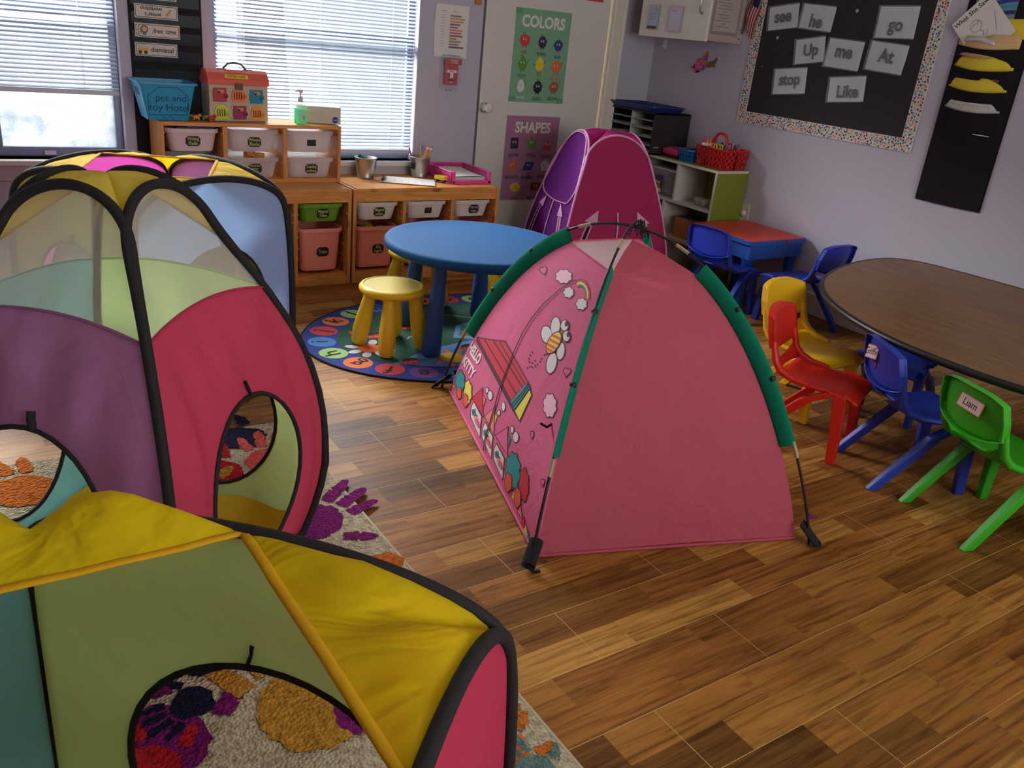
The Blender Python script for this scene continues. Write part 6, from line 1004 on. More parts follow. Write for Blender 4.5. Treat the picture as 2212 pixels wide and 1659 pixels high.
# ================================================================ pop-up tents
BPOLE = mat('tent_pole_cloth', rgb(26, 23, 24), .8, bump=.2, bscale=400)
GOLD = fabric('gold_binding', rgb(238, 184, 34), .25)
YELT = fabric('yellow_tent_cloth', rgb(250, 214, 24), .45, crease=.7)
class Tent:
    """four bowed corner poles, an arched hoop over each side and a soft roof between the hoops"""
    def __init__(s, S, pl): s.S = S; s.cx, s.cy, s.a = pl
    def rho(s, z):
        r0, r1, rj, zb, zj, zp, m = s.S
        return r0 * (z - zb) * (z - zj) / (zb * zj) + r1 * z * (z - zj) / (zb * (zb - zj)) + rj * z * (z - zb) / (zj * (zj - zb))
    def corner(s, k, z):
        an = s.a + k * pi / 2; r = s.rho(z); return Vector((s.cx + r * cos(an), s.cy + r * sin(an), z))
    def face(s, k, X, z, out=0.0):
        r0, r1, rj, zb, zj, zp, m = s.S; am = s.a + (k + .5) * pi / 2
        if z <= zj: rad = s.rho(z) / sqrt(2)
        else:
            st = min(1.0, (z - zj) / (zp - zj)); rad = rj / sqrt(2) * (1 - st) + m * st
        rad += out
        return Vector((s.cx + rad * cos(am) - X * sin(am), s.cy + rad * sin(am) + X * cos(am), z))
    def hw(s, z):
        r0, r1, rj, zb, zj, zp, m = s.S
        return s.rho(z) / sqrt(2) if z <= zj else rj / sqrt(2) * sqrt(max(0, 1 - min(1, (z - zj) / (zp - zj)) ** 2))
    def arch(s, k, t):
        r0, r1, rj, zb, zj, zp, m = s.S
        return s.face(k, -rj / sqrt(2) * cos(t), zj + (zp - zj) * sin(t))
    def outline(s, z0, ztop=None, n=14):
        """face outline in (X, z), anticlockwise from bottom left; ztop(X) cuts it off below the hoop"""
        r0, r1, rj, zb, zj, zp, m = s.S; P = []
        zc = zj if ztop is None else ztop(1.0)
        for i in range(n + 1): P.append((-s.hw(z0) + 2 * s.hw(z0) * i / n, z0))
        for i in range(1, n + 1): z = z0 + (zc - z0) * i / n; P.append((s.hw(z), z))
        if ztop is None:
            for i in range(1, 2 * n): t = pi - pi * i / (2 * n); P.append((-rj / sqrt(2) * cos(t), zj + (zp - zj) * sin(t)))
        else:
            for i in range(1, n): q = 1 - 2 * i / n; P.append((s.hw(zc) * q, ztop(q)))
        for i in range(n, 0, -1): z = z0 + (zc - z0) * i / n; P.append((-s.hw(z), z))
        return P
def tent_panel(T, k, m, parent, hole=None, z0=.012, ztop=None, name='side_panel', trim=None, ruffle=.006, rough=0.0, label=None, tabs=True):
    P = T.outline(z0, ztop); mb = MB(); n = len(P); nr = 9
    cx, cz = (hole[0], hole[1]) if hole else (0.0, sum(z for x, z in P) / n)
    g = []
    for j in range(nr + 1):
        f = j / nr
        for x, z in P:
            th = math.atan2(z - cz, x - cx)
            if hole:
                a, b = hole[2], hole[3]; r = a * b / sqrt((b * cos(th)) ** 2 + (a * sin(th)) ** 2)
                hx, hz = cx + r * cos(th), cz + r * sin(th)
            else: hx, hz = cx + (x - cx) * .02, cz + (z - cz) * .02
            X, Z = x + (hx - x) * f, z + (hz - z) * f
            w = sin(pi * f) * .9 if hole else sin(pi * min(f * 2, 1) * .5) * .6
            o = ruffle * w * noise.noise(Vector((X * 15 + k * 7, Z * 1.8, k * 3.1)))
            if ztop is not None and trim is None: o *= .4
            g.append(T.face(k, X, Z, o))
    F = []
    for j in range(nr):
        for i in range(n): a, b = j * n + i, j * n + (i + 1) % n; F.append((a, b, b + n, a + n))
    if not hole: F.append(tuple(nr * n + i for i in range(n)))
    mb.add(g, F, m, None, True); pn = mb.build(name, parent)
    if label: pn['label'] = label
    if hole:
        mb = MB(); mb.tube([T.face(k, cx + hole[2] * cos(t), cz + hole[3] * sin(t), .001) for t in [2 * pi * i / 40 for i in range(40)]], .0055, BPOLE, 6, True); mb.build('door_trim', pn)
        if tabs:
            mb = MB(); mb.tube([T.face(k, cx + .02, cz + hole[3], .004), T.face(k, cx + .014, cz + hole[3] + .02, .006), T.face(k, cx + .012, cz + hole[3] + .036, .005)], .0085, BPOLE, 6, flat=.4); mb.build('door_tab', pn)
    return pn
def tent_hoops(T, parent, r, m, z0=.013):
    r0, r1, rj, zb, zj, zp, mm = T.S
    cd = lambda k: Vector((cos(T.a + k * pi / 2), sin(T.a + k * pi / 2), 0))
    for k in range(4):
        path = []
        for i in range(13): z = z0 + (zj - z0) * i / 12; path.append(T.corner(k, z) + cd(k) * r * .75)
        for i in range(1, 28): t = pi * i / 28; path.append(T.arch(k, t) + (cd(k).lerp(cd(k + 1), i / 28) * .5 + Vector((0, 0, .3 * sin(t)))) * r)
        for i in range(12, -1, -1): z = z0 + (zj - z0) * i / 12; path.append(T.corner(k + 1, z) + cd(k + 1) * r * .75)
        for i in range(1, 8): path.append(T.face(k, T.hw(z0) * (1 - 2 * i / 8), z0))
        for _ in range(5):
            path = [(path[i - 1] + 2 * q + path[(i + 1) % len(path)]) / 4 if q.z > .3 else q for i, q in enumerate(path)]
        mb = MB(); mb.tube(path, r, m, 8, True); mb.build('hoop_pole', parent)
def roof_ring(T, inner, m, parent, trim=None, puff=(.02,) * 4):
    """corner pieces between the hoops; with inner=True they end on a square opening whose corners touch the hoops"""
    r0, r1, rj, zb, zj, zp, mm = T.S; top = []; N = 20
    for k in range(4):
        for i in range(N): top.append((k, pi * i / N))
    n = len(top); nr = 7; mb = MB(); P = []
    mids = [T.arch(k, pi / 2) for k in range(4)]
    cen = Vector((T.cx, T.cy, zp + .012))
    def inn(k, t):
        if not inner: return cen.lerp(T.arch(k, t), .04)
        return mids[k].lerp(mids[(k + 1) % 4], (t - pi / 2) / pi) if t >= pi / 2 else mids[(k - 1) % 4].lerp(mids[k], (t + pi / 2) / pi)
    for j in range(nr + 1):
        f = j / nr
        for k, t in top:
            q = T.arch(k, t).lerp(inn(k, t), f)
            w = sin(pi * f) * abs(cos(t))
            q.z += puff[(k + (t > pi / 2)) % 4] * w * (1 + .8 * noise.noise(q * 9)) + .004 * sin(pi * f) * noise.noise(q * 22)
            P.append(q)
    F = []
    for j in range(nr):
        for i in range(n): a, b = j * n + i, j * n + (i + 1) % n; F.append((a, b, b + n, a + n))
    if not inner: F.append(tuple(nr * n + i for i in range(n)))
    mb.add(P, F, m, None, True); rf = mb.build('roof', parent)
    if inner and trim:
        for k in range(4):
            a, b = mids[k], mids[(k + 1) % 4]
            mb = MB(); mb.tube([a.lerp(b, i / 12) + Vector((0, 0, .002 + .002 * noise.noise(a.lerp(b, i / 12) * 20))) for i in range(13)], .0065, trim, 6, flat=.45); mb.build('opening_trim', rf)
def cube_tent(label, S, pl, cols, z0=.0145, puff=(.02,) * 4, r=.0125):
    t = thing('play_tent', label, 'play tent', (pl[0], pl[1], 0)); T = Tent(S, pl)
    for k in range(4): tent_panel(T, k, cols[k][0], t, (0, .39, .205, .215), z0, label=cols[k][1])
    roof_ring(T, True, YELT, t, GOLD, puff)
    tent_hoops(T, t, r, BPOLE, z0)
    return t
F_LGREEN = fabric('light_green_cloth', rgb(208, 246, 152), .6); F_TEAL = fabric('teal_cloth_tent', rgb(124, 190, 186), .42)
F_CRIM = fabric('crimson_cloth', rgb(222, 76, 108), .42); F_PURP = fabric('purple_cloth', rgb(178, 118, 168), .42)
F_BLUE = fabric('sky_blue_cloth', rgb(150, 186, 232), .42); F_YG = fabric('yellow_green_cloth', rgb(196, 206, 96), .42)
F_MAG = fabric('orchid_cloth', rgb(216, 84, 176), .42); F_PINK = fabric('rose_cloth', rgb(224, 70, 104), .42)
CUBE = (.4533, .4662, .4454, .3, .7187, .8313, .2865)
# corner 0 is the one to the right in the photo; sides: 0 back right, 1 back left, 2 front left, 3 front right
cube_tent('cube play tent with a sky blue wall near the pine storage benches', CUBE, (-1.2308, -1.0741, -.3459),
          ((F_PURP, 'purple wall'), (F_MAG, 'orchid wall'), (F_YG, 'yellow green wall'), (F_BLUE, 'sky blue wall')))
cube_tent('cube play tent closest to the viewer, green and teal walls under a yellow top', CUBE, (-1.84, -3.6484, .015),
          ((F_LGREEN, 'light green wall'), (F_TEAL, 'teal wall'), (F_YG, 'yellow green wall'), (F_PINK, 'rose wall')), .0275, (.03, .08, .03, .03), .0092)
# the tall tent with mesh windows
MIDS = (.4041, .4822, .2212, .248, .885, 1.0193, .1067); MIDP = (-1.5682, -2.2897, -.0278)
t = thing('play_tent', 'tall play tent with mesh windows, purple and crimson front walls and an ochre top', 'play tent', (MIDP[0], MIDP[1], 0)); T = Tent(MIDS, MIDP)
MESHW = fabric('grey_mesh', rgb(232, 228, 212), .5, .54, .05)
F_OCH = fabric('ochre_cloth', rgb(250, 226, 92), .4); F_FLOOR = fabric('tent_floor_cloth', rgb(222, 184, 40), .2, crease=.5)
for k, (m, lab) in enumerate(((F_LGREEN, 'light green wall'), (F_TEAL, 'teal wall'), (F_PURP, 'purple wall'), (F_CRIM, 'crimson wall'))):
    top = lambda q: .755 + .03 * (1 - q * q)
    pn = tent_panel(T, k, m, t, (0, .34, .20, .226), z0=.0275, ztop=top, label=lab, trim=True, ruffle=.034)
    mb = MB(); zc = top(1.0); mb.tube([T.face(k, T.hw(zc) * q, top(q), .001) for q in [-1 + 2 * i / 20 for i in range(21)]], .006, m, 6, flat=.4); mb.build('top_hem', pn)
    # mesh window between the cloth and the hoop
    low = [(T.hw(zc) * q, top(q)) for q in [-1 + 2 * i / 14 for i in range(15)]]; r0, r1, rj, zb, zj, zp, mm = MIDS; up = []
    for i in range(15):
        q = -1 + 2 * i / 14
        up.append((-rj / sqrt(2) * cos(pi * i / 14), zj + (zp - zj) * sin(pi * i / 14)))
    mb = MB(); mb.grid(lambda u, v: T.face(k, low[round(u * 14)][0] * (1 - v) + up[round(u * 14)][0] * v, low[round(u * 14)][1] * (1 - v) + up[round(u * 14)][1] * v), 14, 8, MESHW); mb.build('mesh_window', t)
roof_ring(T, False, F_OCH, t, None, (.006,) * 4); tent_hoops(T, t, .0112, BPOLE, .0275)
mb = MB(); mb.grid(lambda u, v: (lambda an, rr: (MIDP[0] + rr * cos(an), MIDP[1] + rr * sin(an), .019 + .016 * abs(noise.noise(Vector((rr * 6 * cos(an), rr * 6 * sin(an), 3)))) * (v < .99) + (.075 + .03 * noise.noise(Vector((5 * cos(an), 5 * sin(an), 8)))) * max(0, (v - .6) / .4) ** 1.5))(MIDP[2] + 2 * pi * u, (1 - .985 * (1 - v)) * .42 / (abs(cos(2 * pi * u)) + abs(sin(2 * pi * u)))), 48, 12, F_FLOOR, closeu=True); mb.build('tent_floor', t)
# the magenta and purple tent by the door
PS = (.484, .464, .309, .25, .689, .898, .152); PP_ = (1.443, -.316, -1.063)
t = thing('play_tent', 'magenta and purple play tent with pale pink piping standing in front of the door', 'play tent', (PP_[0], PP_[1], 0)); T = Tent(PS, PP_)
F_MAGD = fabric('magenta_cloth', rgb(190, 52, 106), .3); F_VIO = fabric('violet_cloth', rgb(112, 34, 128), .3); F_MAGT = fabric('magenta_top_cloth', rgb(196, 42, 126), .35)
PIPE = fabric('pale_pink_piping', rgb(226, 168, 204), .15)
for k, (m, lab) in enumerate(((F_MAGD, 'magenta wall'), (F_VIO, 'violet wall'), (F_VIO, 'violet wall'), (F_MAGD, 'magenta wall'))):
    pn = tent_panel(T, k, m, t, None, label=lab, ruffle=.006)
    if k == 2:   # big rounded window flap outlined with piping
        op = [T.face(k, x, z, .006) for x, z in smooth_closed([(-.006, .885), (.09, .868), (.165, .785), (.222, .669), (.248, .592), (.209, .52), (.152, .503), (-.024, .493), (-.172, .508), (-.238, .54), (-.252, .59), (-.245, .679), (-.185, .793), (-.10, .868)], 4)]
        mb = MB(); mb.tube(op, .006, PIPE, 6, True, flat=.6); mb.build('window_trim', pn)
    # arrows and straps sewn on the lower part of the wall
    for sx in (-1, 1):
        ar = [T.face(k, sx * (.235 - .085 * f ** 1.6), .12 + .32 * f, .006) for f in [i / 8 for i in range(9)]]
        ar2 = [T.face(k, sx * (.275 - .10 * f ** 1.6), .12 + .32 * f, .006) for f in [i / 8 for i in range(9)]]
        mb = MB(); mb.tube(ar, .006, PIPE, 6, flat=.5); mb.tube(ar2, .006, PIPE, 6, flat=.5)
        mb.add([p + Vector((0, 0, 0)) for q in zip(ar, ar2) for p in q], [(2 * i, 2 * i + 1, 2 * i + 3, 2 * i + 2) for i in range(8)], fabric('dark_plum_cloth', rgb(50, 16, 36), .1))
        tip = [T.face(k, sx * .12, .497, .008), T.face(k, sx * .125, .425, .008), T.face(k, sx * .205, .435, .008)]
        mb.add(tip, [(0, 1, 2)], PIPE); mb.build('arrow_strap', pn)
    mb = MB(); mb.tube([T.face(k, .0, .488, .006), T.face(k, .004, .42, .008), T.face(k, .0, .34, .006), T.face(k, .004, .2, .006)], .006, PIPE, 6, flat=.5); mb.build('strap', pn)
roof_ring(T, False, F_MAGT, t, None, (0,) * 4); tent_hoops(T, t, .006, PIPE)
# ================================================================ pink dome tent
DH, DE1, DE2, DX, DY = .8464, .9539, 1.635, .0009, -2.2291
DC = {'FL': (-.6194, -2.6889), 'FR': (.2408, -2.9763), 'BL': (-.2423, -1.486), 'BR': (.6213, -1.7693)}
def dpole(c, t):
    a = DC[c]; u = cos(t) ** DE1 if t < pi / 2 else 0.0
    return Vector((DX + (a[0] - DX) * u, DY + (a[1] - DY) * u, DH * sin(t) ** DE2))
def dcloth(c, t, off=.045):
    h = 1e-3; t = min(max(t, 2e-3), pi / 2 - 2e-3); T_ = (dpole(c, t + h) - dpole(c, t - h)).normalized()
    a = DC[c]; d = Vector((a[0] - DX, a[1] - DY, 0)).normalized(); nn = d * T_.z - Vector((0, 0, 1)) * T_.dot(d)
    if nn.dot(d) < 0: nn = -nn
    return dpole(c, t) - nn * off
def dwall(a, b, s, t): return dcloth(a, t).lerp(dcloth(b, t), s)
DLAB = 'pink dome play tent with a bee and pencil print and green pole sleeves'
t = thing('dome_tent', DLAB, 'play tent', (DX, DY, 0))
F_DP = fabric('dome_pink_print_cloth', rgb(240, 124, 164), .3, crease=.18); F_DQ = fabric('dome_plain_pink_cloth', rgb(222, 114, 134), .5, crease=.45)
F_SLV = fabric('green_sleeve_cloth', rgb(18, 140, 108), .25, crease=.15); F_MSH = fabric('white_mesh', rgb(238, 228, 226), .35, .12, .05)
TS = 1.245; APEX = Vector((DX, DY, .798))
T0 = .055
walls = {}
for a, b, m, lab in (('BL', 'FL', F_DP, 'printed pink wall'), ('FL', 'FR', F_DQ, 'plain pink wall'), ('FR', 'BR', F_DP, None), ('BR', 'BL', F_DQ, None)):
    mb = MB()
    def fn(u, v, a=a, b=b):
        vv = v / (.8 if m is F_DQ else 1)
        tt = T0 + (TS - T0) * min(vv, 1); p_ = dwall(a, b, u, tt); mid = 4 * u * (1 - u)
        nr = Vector((p_.x - DX, p_.y - DY, 0)).normalized()
        w = (.008 * noise.noise(p_ * 7) + .012 * v * v * noise.noise(p_ * 13)) * mid * (1 if m is F_DQ else .0) - .012 * mid * (1 - v) ** 2 * (m is F_DQ)
        q = p_ + nr * w
        if vv > 1:
            f = (vv - 1) / .25; c1 = p_ + (p_ - dwall(a, b, u, TS - .06)).normalized() * .055
            q = p_ * (1 - f) ** 2 + c1 * 2 * f * (1 - f) + APEX * f * f
            q.z += .006 * noise.noise(q * 14) * sin(pi * f)
        if v == 0: q.z = max(.006, q.z * .4 + .012 * (noise.noise(p_ * 5) + .3) * (m is F_DQ))
        return q
    mb.grid(fn, 28, 36, m); w_ = mb.build('wall_panel', t); walls[a + b] = w_
    if lab: w_['label'] = lab
    # cap up to the peak
    A, B = dcloth(a, TS), dcloth(b, TS); cm = F_MSH
    mb = MB()
    if m is F_DP: mb.grid(lambda u, v: A.lerp(B, u).lerp(APEX, v) + Vector((0, 0, -.015 * sin(pi * v) * 4 * u * (1 - u))), 14, 10, cm); c_ = mb.build('mesh_vent', t); mb = MB(); mb.tube([A.lerp(B, u) + Vector((0, 0, .001)) for u in [i / 10 for i in range(11)]], .004, m, 6, flat=.5); mb.build('seam', c_)
    mb = MB(); mb.tube([dwall(a, b, i / 20, T0) * 1.0 * 1 + Vector((0, 0, -dwall(a, b, i / 20, T0).z + .008)) for i in range(21)], .005, m, 6); mb.build('bottom_hem', w_)
# print on the printed wall (numbers are positions across and up the cloth)
PC = {'brown': rgb(78, 38, 44), 'pinkd': rgb(228, 96, 146), 'cloudp': rgb(244, 190, 206), 'red': rgb(206, 40, 66), 'yellow': rgb(232, 212, 72), 'teal': rgb(40, 146, 146), 'white': rgb(226, 214, 212), 'orange': rgb(228, 92, 60), 'dark': rgb(58, 28, 34), 'salmon': rgb(240, 130, 120), 'zip': rgb(30, 20, 24)}
def on_cloth(mb, polys, m, off, a='BL', b='FL'):
    bm = bmesh.new()
    for P in polys:
        try: bm.faces.new([bm.verts.new((x, y, 0)) for x, y in P])
        except ValueError: pass
    bmesh.ops.triangulate(bm, faces=bm.faces[:])
    for _ in range(4):
        long = [e for e in bm.edges if ((e.verts[0].co.x - e.verts[1].co.x) ** 2 + (e.verts[0].co.y - e.verts[1].co.y) ** 2) ** .5 > .05]
        if not long: break
        bmesh.ops.subdivide_edges(bm, edges=long, cuts=1); bmesh.ops.triangulate(bm, faces=[f for f in bm.faces if len(f.verts) > 3])
    bm.verts.index_update(); pts = []
    for v in bm.verts:
        s_, t_ = v.co.x, v.co.y; p_ = dwall(a, b, s_, t_)
        du = dwall(a, b, s_ + .01, t_) - p_; dv = dwall(a, b, s_, t_ + .01) - p_; nn = du.cross(dv).normalized()
        if nn.dot(p_ - Vector((DX, DY, .2))) < 0: nn = -nn
        pts.append(p_ + nn * off)
    mb.add(pts, [tuple(v.index for v in f.verts) for f in bm.faces], m); bm.free()
pb = MB()
for layer, c, P in PRINT:
    on_cloth(pb, [P], mat('cloth_print_' + c, PC[c], .75), .0012 + .0007 * layer)
for word, s0, s1, tc in (('HELLO', .014, .165, .495), ('KITTY', .014, .175, .41)):
    P_, F_ = text_geo(word, 'LEFT', .05); x1 = max(x for x, y in P_); polys = []
    for f in F_: polys.append([(s0 + P_[i][0] / x1 * (s1 - s0), tc + P_[i][1] * .075) for i in f])
    for q in polys: on_cloth(pb, [q], mat('cloth_print_white', PC['white'], .75), .0025)
pb.build('cloth_print', walls['BLFL'])
mb = MB(); q = dwall('BL', 'FL', .90, .62); mb.tube([q, q + Vector((-.02, -.005, -.004)), q + Vector((-.035, .01, .004))], .004, BLACKCLOTH, 6); mb.build('tie', walls['BLFL'])
# sleeves, poles, feet
for c, ta, tb in (('FL', .556, 1.225), ('BL', .546, 1.255), ('FR', .566, 1.24), ('BR', .556, 1.24)):
    mb = MB()
    def sl(u, v, c=c, ta=ta, tb=tb):
        tt = ta + (tb - ta) * u; an = 2 * pi * v
        o, i_ = dpole(c, tt), dcloth(c, tt); d = (o - i_); l = d.length; d.normalize()
        side = d.cross((dpole(c, tt + .01) - dpole(c, tt - .01)).normalized())
        return (o + i_) / 2 + d * (l / 2 + .007) * cos(an) + side * .009 * sin(an)
    mb.grid(sl, 22, 12, F_SLV); s_ = mb.build('pole_sleeve', t)
    for f in (.35, .72):
        tt = ta + (tb - ta) * f; mb = MB(); mb.sphere(dpole(c, tt) + Vector((0, 0, -.004)), .011, BLACK, 8); mb.build('clip', s_)
DPOLE = mat('fibre_pole', rgb(30, 26, 26), .35); FERR = mat('pole_ferrule', rgb(170, 152, 120), .4)
for c, d_, dz in (('FL', 'BR', .006), ('BL', 'FR', -.006)):
    path = [dpole(c, .05 + (pi / 2 - .05) * i / 30) for i in range(31)] + [dpole(d_, pi / 2 - (pi / 2 - .05) * i / 30) for i in range(1, 31)]
    path = [p + Vector((0, 0, dz * (p.z / DH) ** 3)) for p in path]
    mb = MB(); mb.tube(path, .0048, DPOLE, 8); po = mb.build('tent_pole', t)
    for cc, tt in ((c, 1.345), (d_, 1.35), (c, .52), (d_, .55)):
        mb = MB(); mb.tube([dpole(cc, tt - .03) + Vector((0, 0, dz * .9 * (tt > 1))), dpole(cc, tt + .03) + Vector((0, 0, dz * .9 * (tt > 1)))], .0066, FERR, 8); mb.build('ferrule', po)
for c in DC:
    a = Vector((DC[c][0], DC[c][1], 0)); i_ = Vector((DX, DY, 0)); d = (a - i_).normalized(); s2 = Vector((-d.y, d.x, 0))
    mb = MB(); mb.grid(lambda u, v: a - d * .035 + (d * (.06 * (1 - u))) + s2 * (.021 * cos(2 * pi * v)) + Vector((0, 0, .006 + .02 * (1 + sin(2 * pi * v)) * .5 + .05 * u)), 6, 10, BLACKCLOTH)
    mb.tube([a + d * .02 + Vector((0, 0, .01)), a + d * .03 + s2 * .02 + Vector((0, 0, .006)), a + d * .02 + s2 * .035 + Vector((0, 0, .008))], .005, BLACKCLOTH, 6); mb.build('foot_pocket', t)
mb = MB(); q = dpole('FR', .25); mb.prism([(0, 0), (.035, .006), (.0, .02)], -.002, .002, fabric('plum_flap', rgb(130, 50, 110), .2), Matrix.Translation(q) @ Matrix.Rotation(-.5, 4, 'Z') @ Matrix.Rotation(pi / 2, 4, 'X')); mb.build('corner_flap', t)
kn = MB(); kp = Vector((DX + .01, DY, DH))
for i in range(9):
    a = i * 2.4; kn.tube([kp + Vector((.006 * cos(a), .006 * sin(a), -.004)), kp + Vector((.022 * cos(a), .022 * sin(a), .016 * sin(a * 1.7))), kp + Vector((.034 * cos(a), .03 * sin(a), -.028 - .006 * (i % 3)))], .0025, BLACKCLOTH, 6)
kn.build('cord_knot', t)
# ================================================================ floor rugs
t = thing('play_rug', 'oval alphabet rug in blue and green with ladybirds under the round blue table', 'rug', (.21, -.925, 0))
RGB_ = mat('rug_blue', rgb(40, 62, 140), .95, bump=.5, bscale=500); RGG = mat('rug_green', rgb(30, 84, 62), .95, bump=.5, bscale=500); RGK = mat('rug_black', rgb(18, 17, 19), .9)
CX, CY, RA, RB_ = .21, -.925, .815, .592; I4 = Matrix.Identity(4)
mb = MB(); mb.prism(ell2(CX, CY, RA, RB_, 96), .0005, .007, RGB_); mb.build('pile', t)
mb = MB(); mb.tube([(x, y, .0046) for x, y in ell2(CX, CY, RA, RB_, 96)], .0046, RGK, 8, True); mb.build('edge_binding', t)
pr = MB()
flat(pr, ell2(CX, CY, .655, .425, 64), RGG, I4, .0074)
cols = {'r': rgb(206, 64, 66), 'o': rgb(232, 122, 66), 'g': rgb(164, 206, 120), 'b': rgb(74, 132, 200), 'p': rgb(110, 66, 130)}
order = 'pgrbprobgrobogb'; L26 = 'abcdefghijklmnopqrstuvwxyz'
lc = {'d': 'b', 'e': 'p', 'f': 'r', 'g': 'o', 'h': 'g', 'i': 'b', 'j': 'r', 'k': 'o', 'l': 'g', 'm': 'b', 'n': 'p', 'o': 'o', 'p': 'r', 'q': 'g'}
# evenly spaced along the ring, letters read clockwise with their tops outwards; i sits at the left end
N = 720; pts = [(CX + .725 * cos(a), CY + .502 * sin(a), a) for a in [-2 * pi * k / N + pi * 0.945 for k in range(N + 1)]]
arc = [0.0]
for k in range(N): arc.append(arc[-1] + math.hypot(pts[k + 1][0] - pts[k][0], pts[k + 1][1] - pts[k][1]))
step = arc[-1] / 26
for j in range(26):
    ch = L26[(8 + j) % 26]; k = min(range(N + 1), key=lambda q: abs(arc[q] - j * step)); x, y, a = pts[k]
    out = Vector((cos(a) / .725, sin(a) / .502)).normalized(); ang = math.atan2(out.y, out.x) - pi / 2
    flat(pr, ell2(x, y, .064, .064, 28), mat('rug_disc_' + lc.get(ch, 'robgp'[j % 5]), cols[lc.get(ch, 'robgp'[j % 5])], .95, bump=.4, bscale=500), I4, .0078)
    pr.text(ch, .115, RGK, Matrix.Translation((x, y, .0083)) @ Matrix.Rotation(ang, 4, 'Z') @ Matrix.Translation((0, .008, 0)), bold=.012)
sky = mat('rug_sky', rgb(86, 138, 196), .95, bump=.4, bscale=500); leaf = mat('rug_leaf', rgb(66, 96, 70), .95); wht = mat('rug_white', rgb(206, 196, 206), .95); org = mat('rug_orange', rgb(230, 110, 50), .95); yel = mat('rug_yellow', rgb(222, 178, 60), .95); lred = mat('rug_red', rgb(206, 62, 50), .95)
skp = [(-.33, -1.19)] + [(CX + .655 * cos(a), CY + .425 * sin(a)) for a in [pi * 1.25 + pi * .72 * k / 16 for k in range(17)]] + [(.45, -1.0), (.2, -1.03), (-.08, -1.08)]
flat(pr, skp, sky, I4, .0078)
def petals(x, y, n, r, pr_, m, mc):
    for k in range(n):
        a = 2 * pi * k / n + .2; flat(pr, ell2(x + r * 1.45 * cos(a), y + r * 1.45 * sin(a), r * .62, r * .36, 16, a), m, I4, .0082)
    flat(pr, ell2(x, y, r, r * .9, 18), mc, I4, .0086)
petals(-.335, -.985, 8, .055, 0, wht, org)
for k in range(9):
    a = 2 * pi * k / 9; flat(pr, [(-.03 + .07 * cos(a + d) * s, -1.21 + .07 * sin(a + d) * s) for d, s in ((-.2, 1), (0, 1.75), (.2, 1))], org, I4, .0082)
flat(pr, ell2(-.03, -1.21, .062, .062), yel, I4, .0086)
petals(.62, -.72, 7, .05, 0, wht, yel)
flat(pr, [(.10, -.98), (.2, -.83), (.36, -.78), (.46, -.86), (.36, -1.0), (.2, -1.04)], mat('rug_pond', rgb(90, 130, 170), .95), I4, .0082); flat(pr, [(.14, -.965), (.22, -.85), (.35, -.81), (.43, -.87), (.34, -.97), (.22, -1.0)], leaf, I4, .0084)
for x, y, a in ((-.24, -1.19, 0.1), (-.245, -.84, .3), (-.06, -.78, .0), (.28, -.9, .3), (.1, -1.12, .2), (-.3, -.76, .4), (.62, -1.1, .1), (.5, -.64, .2)):
    flat(pr, ell2(x, y, .047, .030, 20, a), lred, I4, .0088); flat(pr, [(x + .04 * cos(q + a) + .012, y + .028 * sin(q + a) + .012) for q in [-.2 + (pi + .1) * k / 10 for k in range(11)]], RGK, I4, .0092)
    for q in (-.024, 0, .024): flat(pr, ell2(x + q, y - .014, .005, .004, 8), wht, I4, .0094)
    stroke(pr, [(x + .04, y), (x + .075, y - .018)], .004, RGK, I4, .009); stroke(pr, [(x + .045, y + .01), (x + .085, y)], .004, RGK, I4, .009)
stroke(pr, [(-.12, -.93), (-.09, -.9), (-.07, -.95), (-.04, -.91), (-.02, -.95), (.02, -.9)], .008, mat('rug_lime', rgb(150, 180, 120), .95), I4, .0084)
stroke(pr, [(.0, -.6), (.25, -.68), (.5, -.86)], .01, mat('rug_lime', rgb(150, 180, 120), .95), I4, .0084)
pr.build('rug_print', t)
mb = MB()
for k in range(6): mb.tube([(-.602, -.72 + .002 * k, .006), (-.618, -.715 + .006 * (k - 3), .007), (-.634, -.71 + .009 * (k - 3), .004 + .001 * (k % 3))], .0018, RGK, 5)
mb.build('loose_threads', t)
# handprint rug
def shag(name, c):
    if name in MATS: return MATS[name]
    m = bpy.data.materials.new(name); m.use_nodes = True; N_, L_ = nodes_of(m); b = N_['Principled BSDF']; b.inputs['Roughness'].default_value = .95; b.inputs['Specular IOR Level'].default_value = .1
    tc = N_.new('ShaderNodeTexCoord'); v = N_.new('ShaderNodeTexVoronoi'); v.inputs['Scale'].default_value = 130; n = N_.new('ShaderNodeTexNoise'); n.inputs['Scale'].default_value = 60; n.inputs['Detail'].default_value = 4
    L_.new(tc.outputs['Object'], v.inputs['Vector']); L_.new(tc.outputs['Object'], n.inputs['Vector'])
    r = N_.new('ShaderNodeValToRGB'); r.color_ramp.elements[0].position = .3; r.color_ramp.elements[1].position = .62
    r.color_ramp.elements[0].color = tuple(q * .55 for q in c[:3]) + (1,); r.color_ramp.elements[1].color = c
    L_.new(n.outputs['Fac'], r.inputs['Fac']); L_.new(r.outputs['Color'], b.inputs['Base Color'])
    bp = N_.new('ShaderNodeBump'); bp.inputs['Strength'].default_value = .9; bp.inputs['Distance'].default_value = .008; L_.new(v.outputs['Distance'], bp.inputs['Height']); L_.new(bp.outputs['Normal'], b.inputs['Normal'])
    MATS[name] = m; return m
RX = (-2.95, -.935, -5.2, -1.56)
t = thing('handprint_rug', 'cream shaggy rug with colourful handprints lying under the cube and mesh tents', 'rug', (-1.94, -3.4, 0))
CRM = shag('rug_cream', rgb(206, 192, 160))
mb = MB(); nx, ny = 60, 100
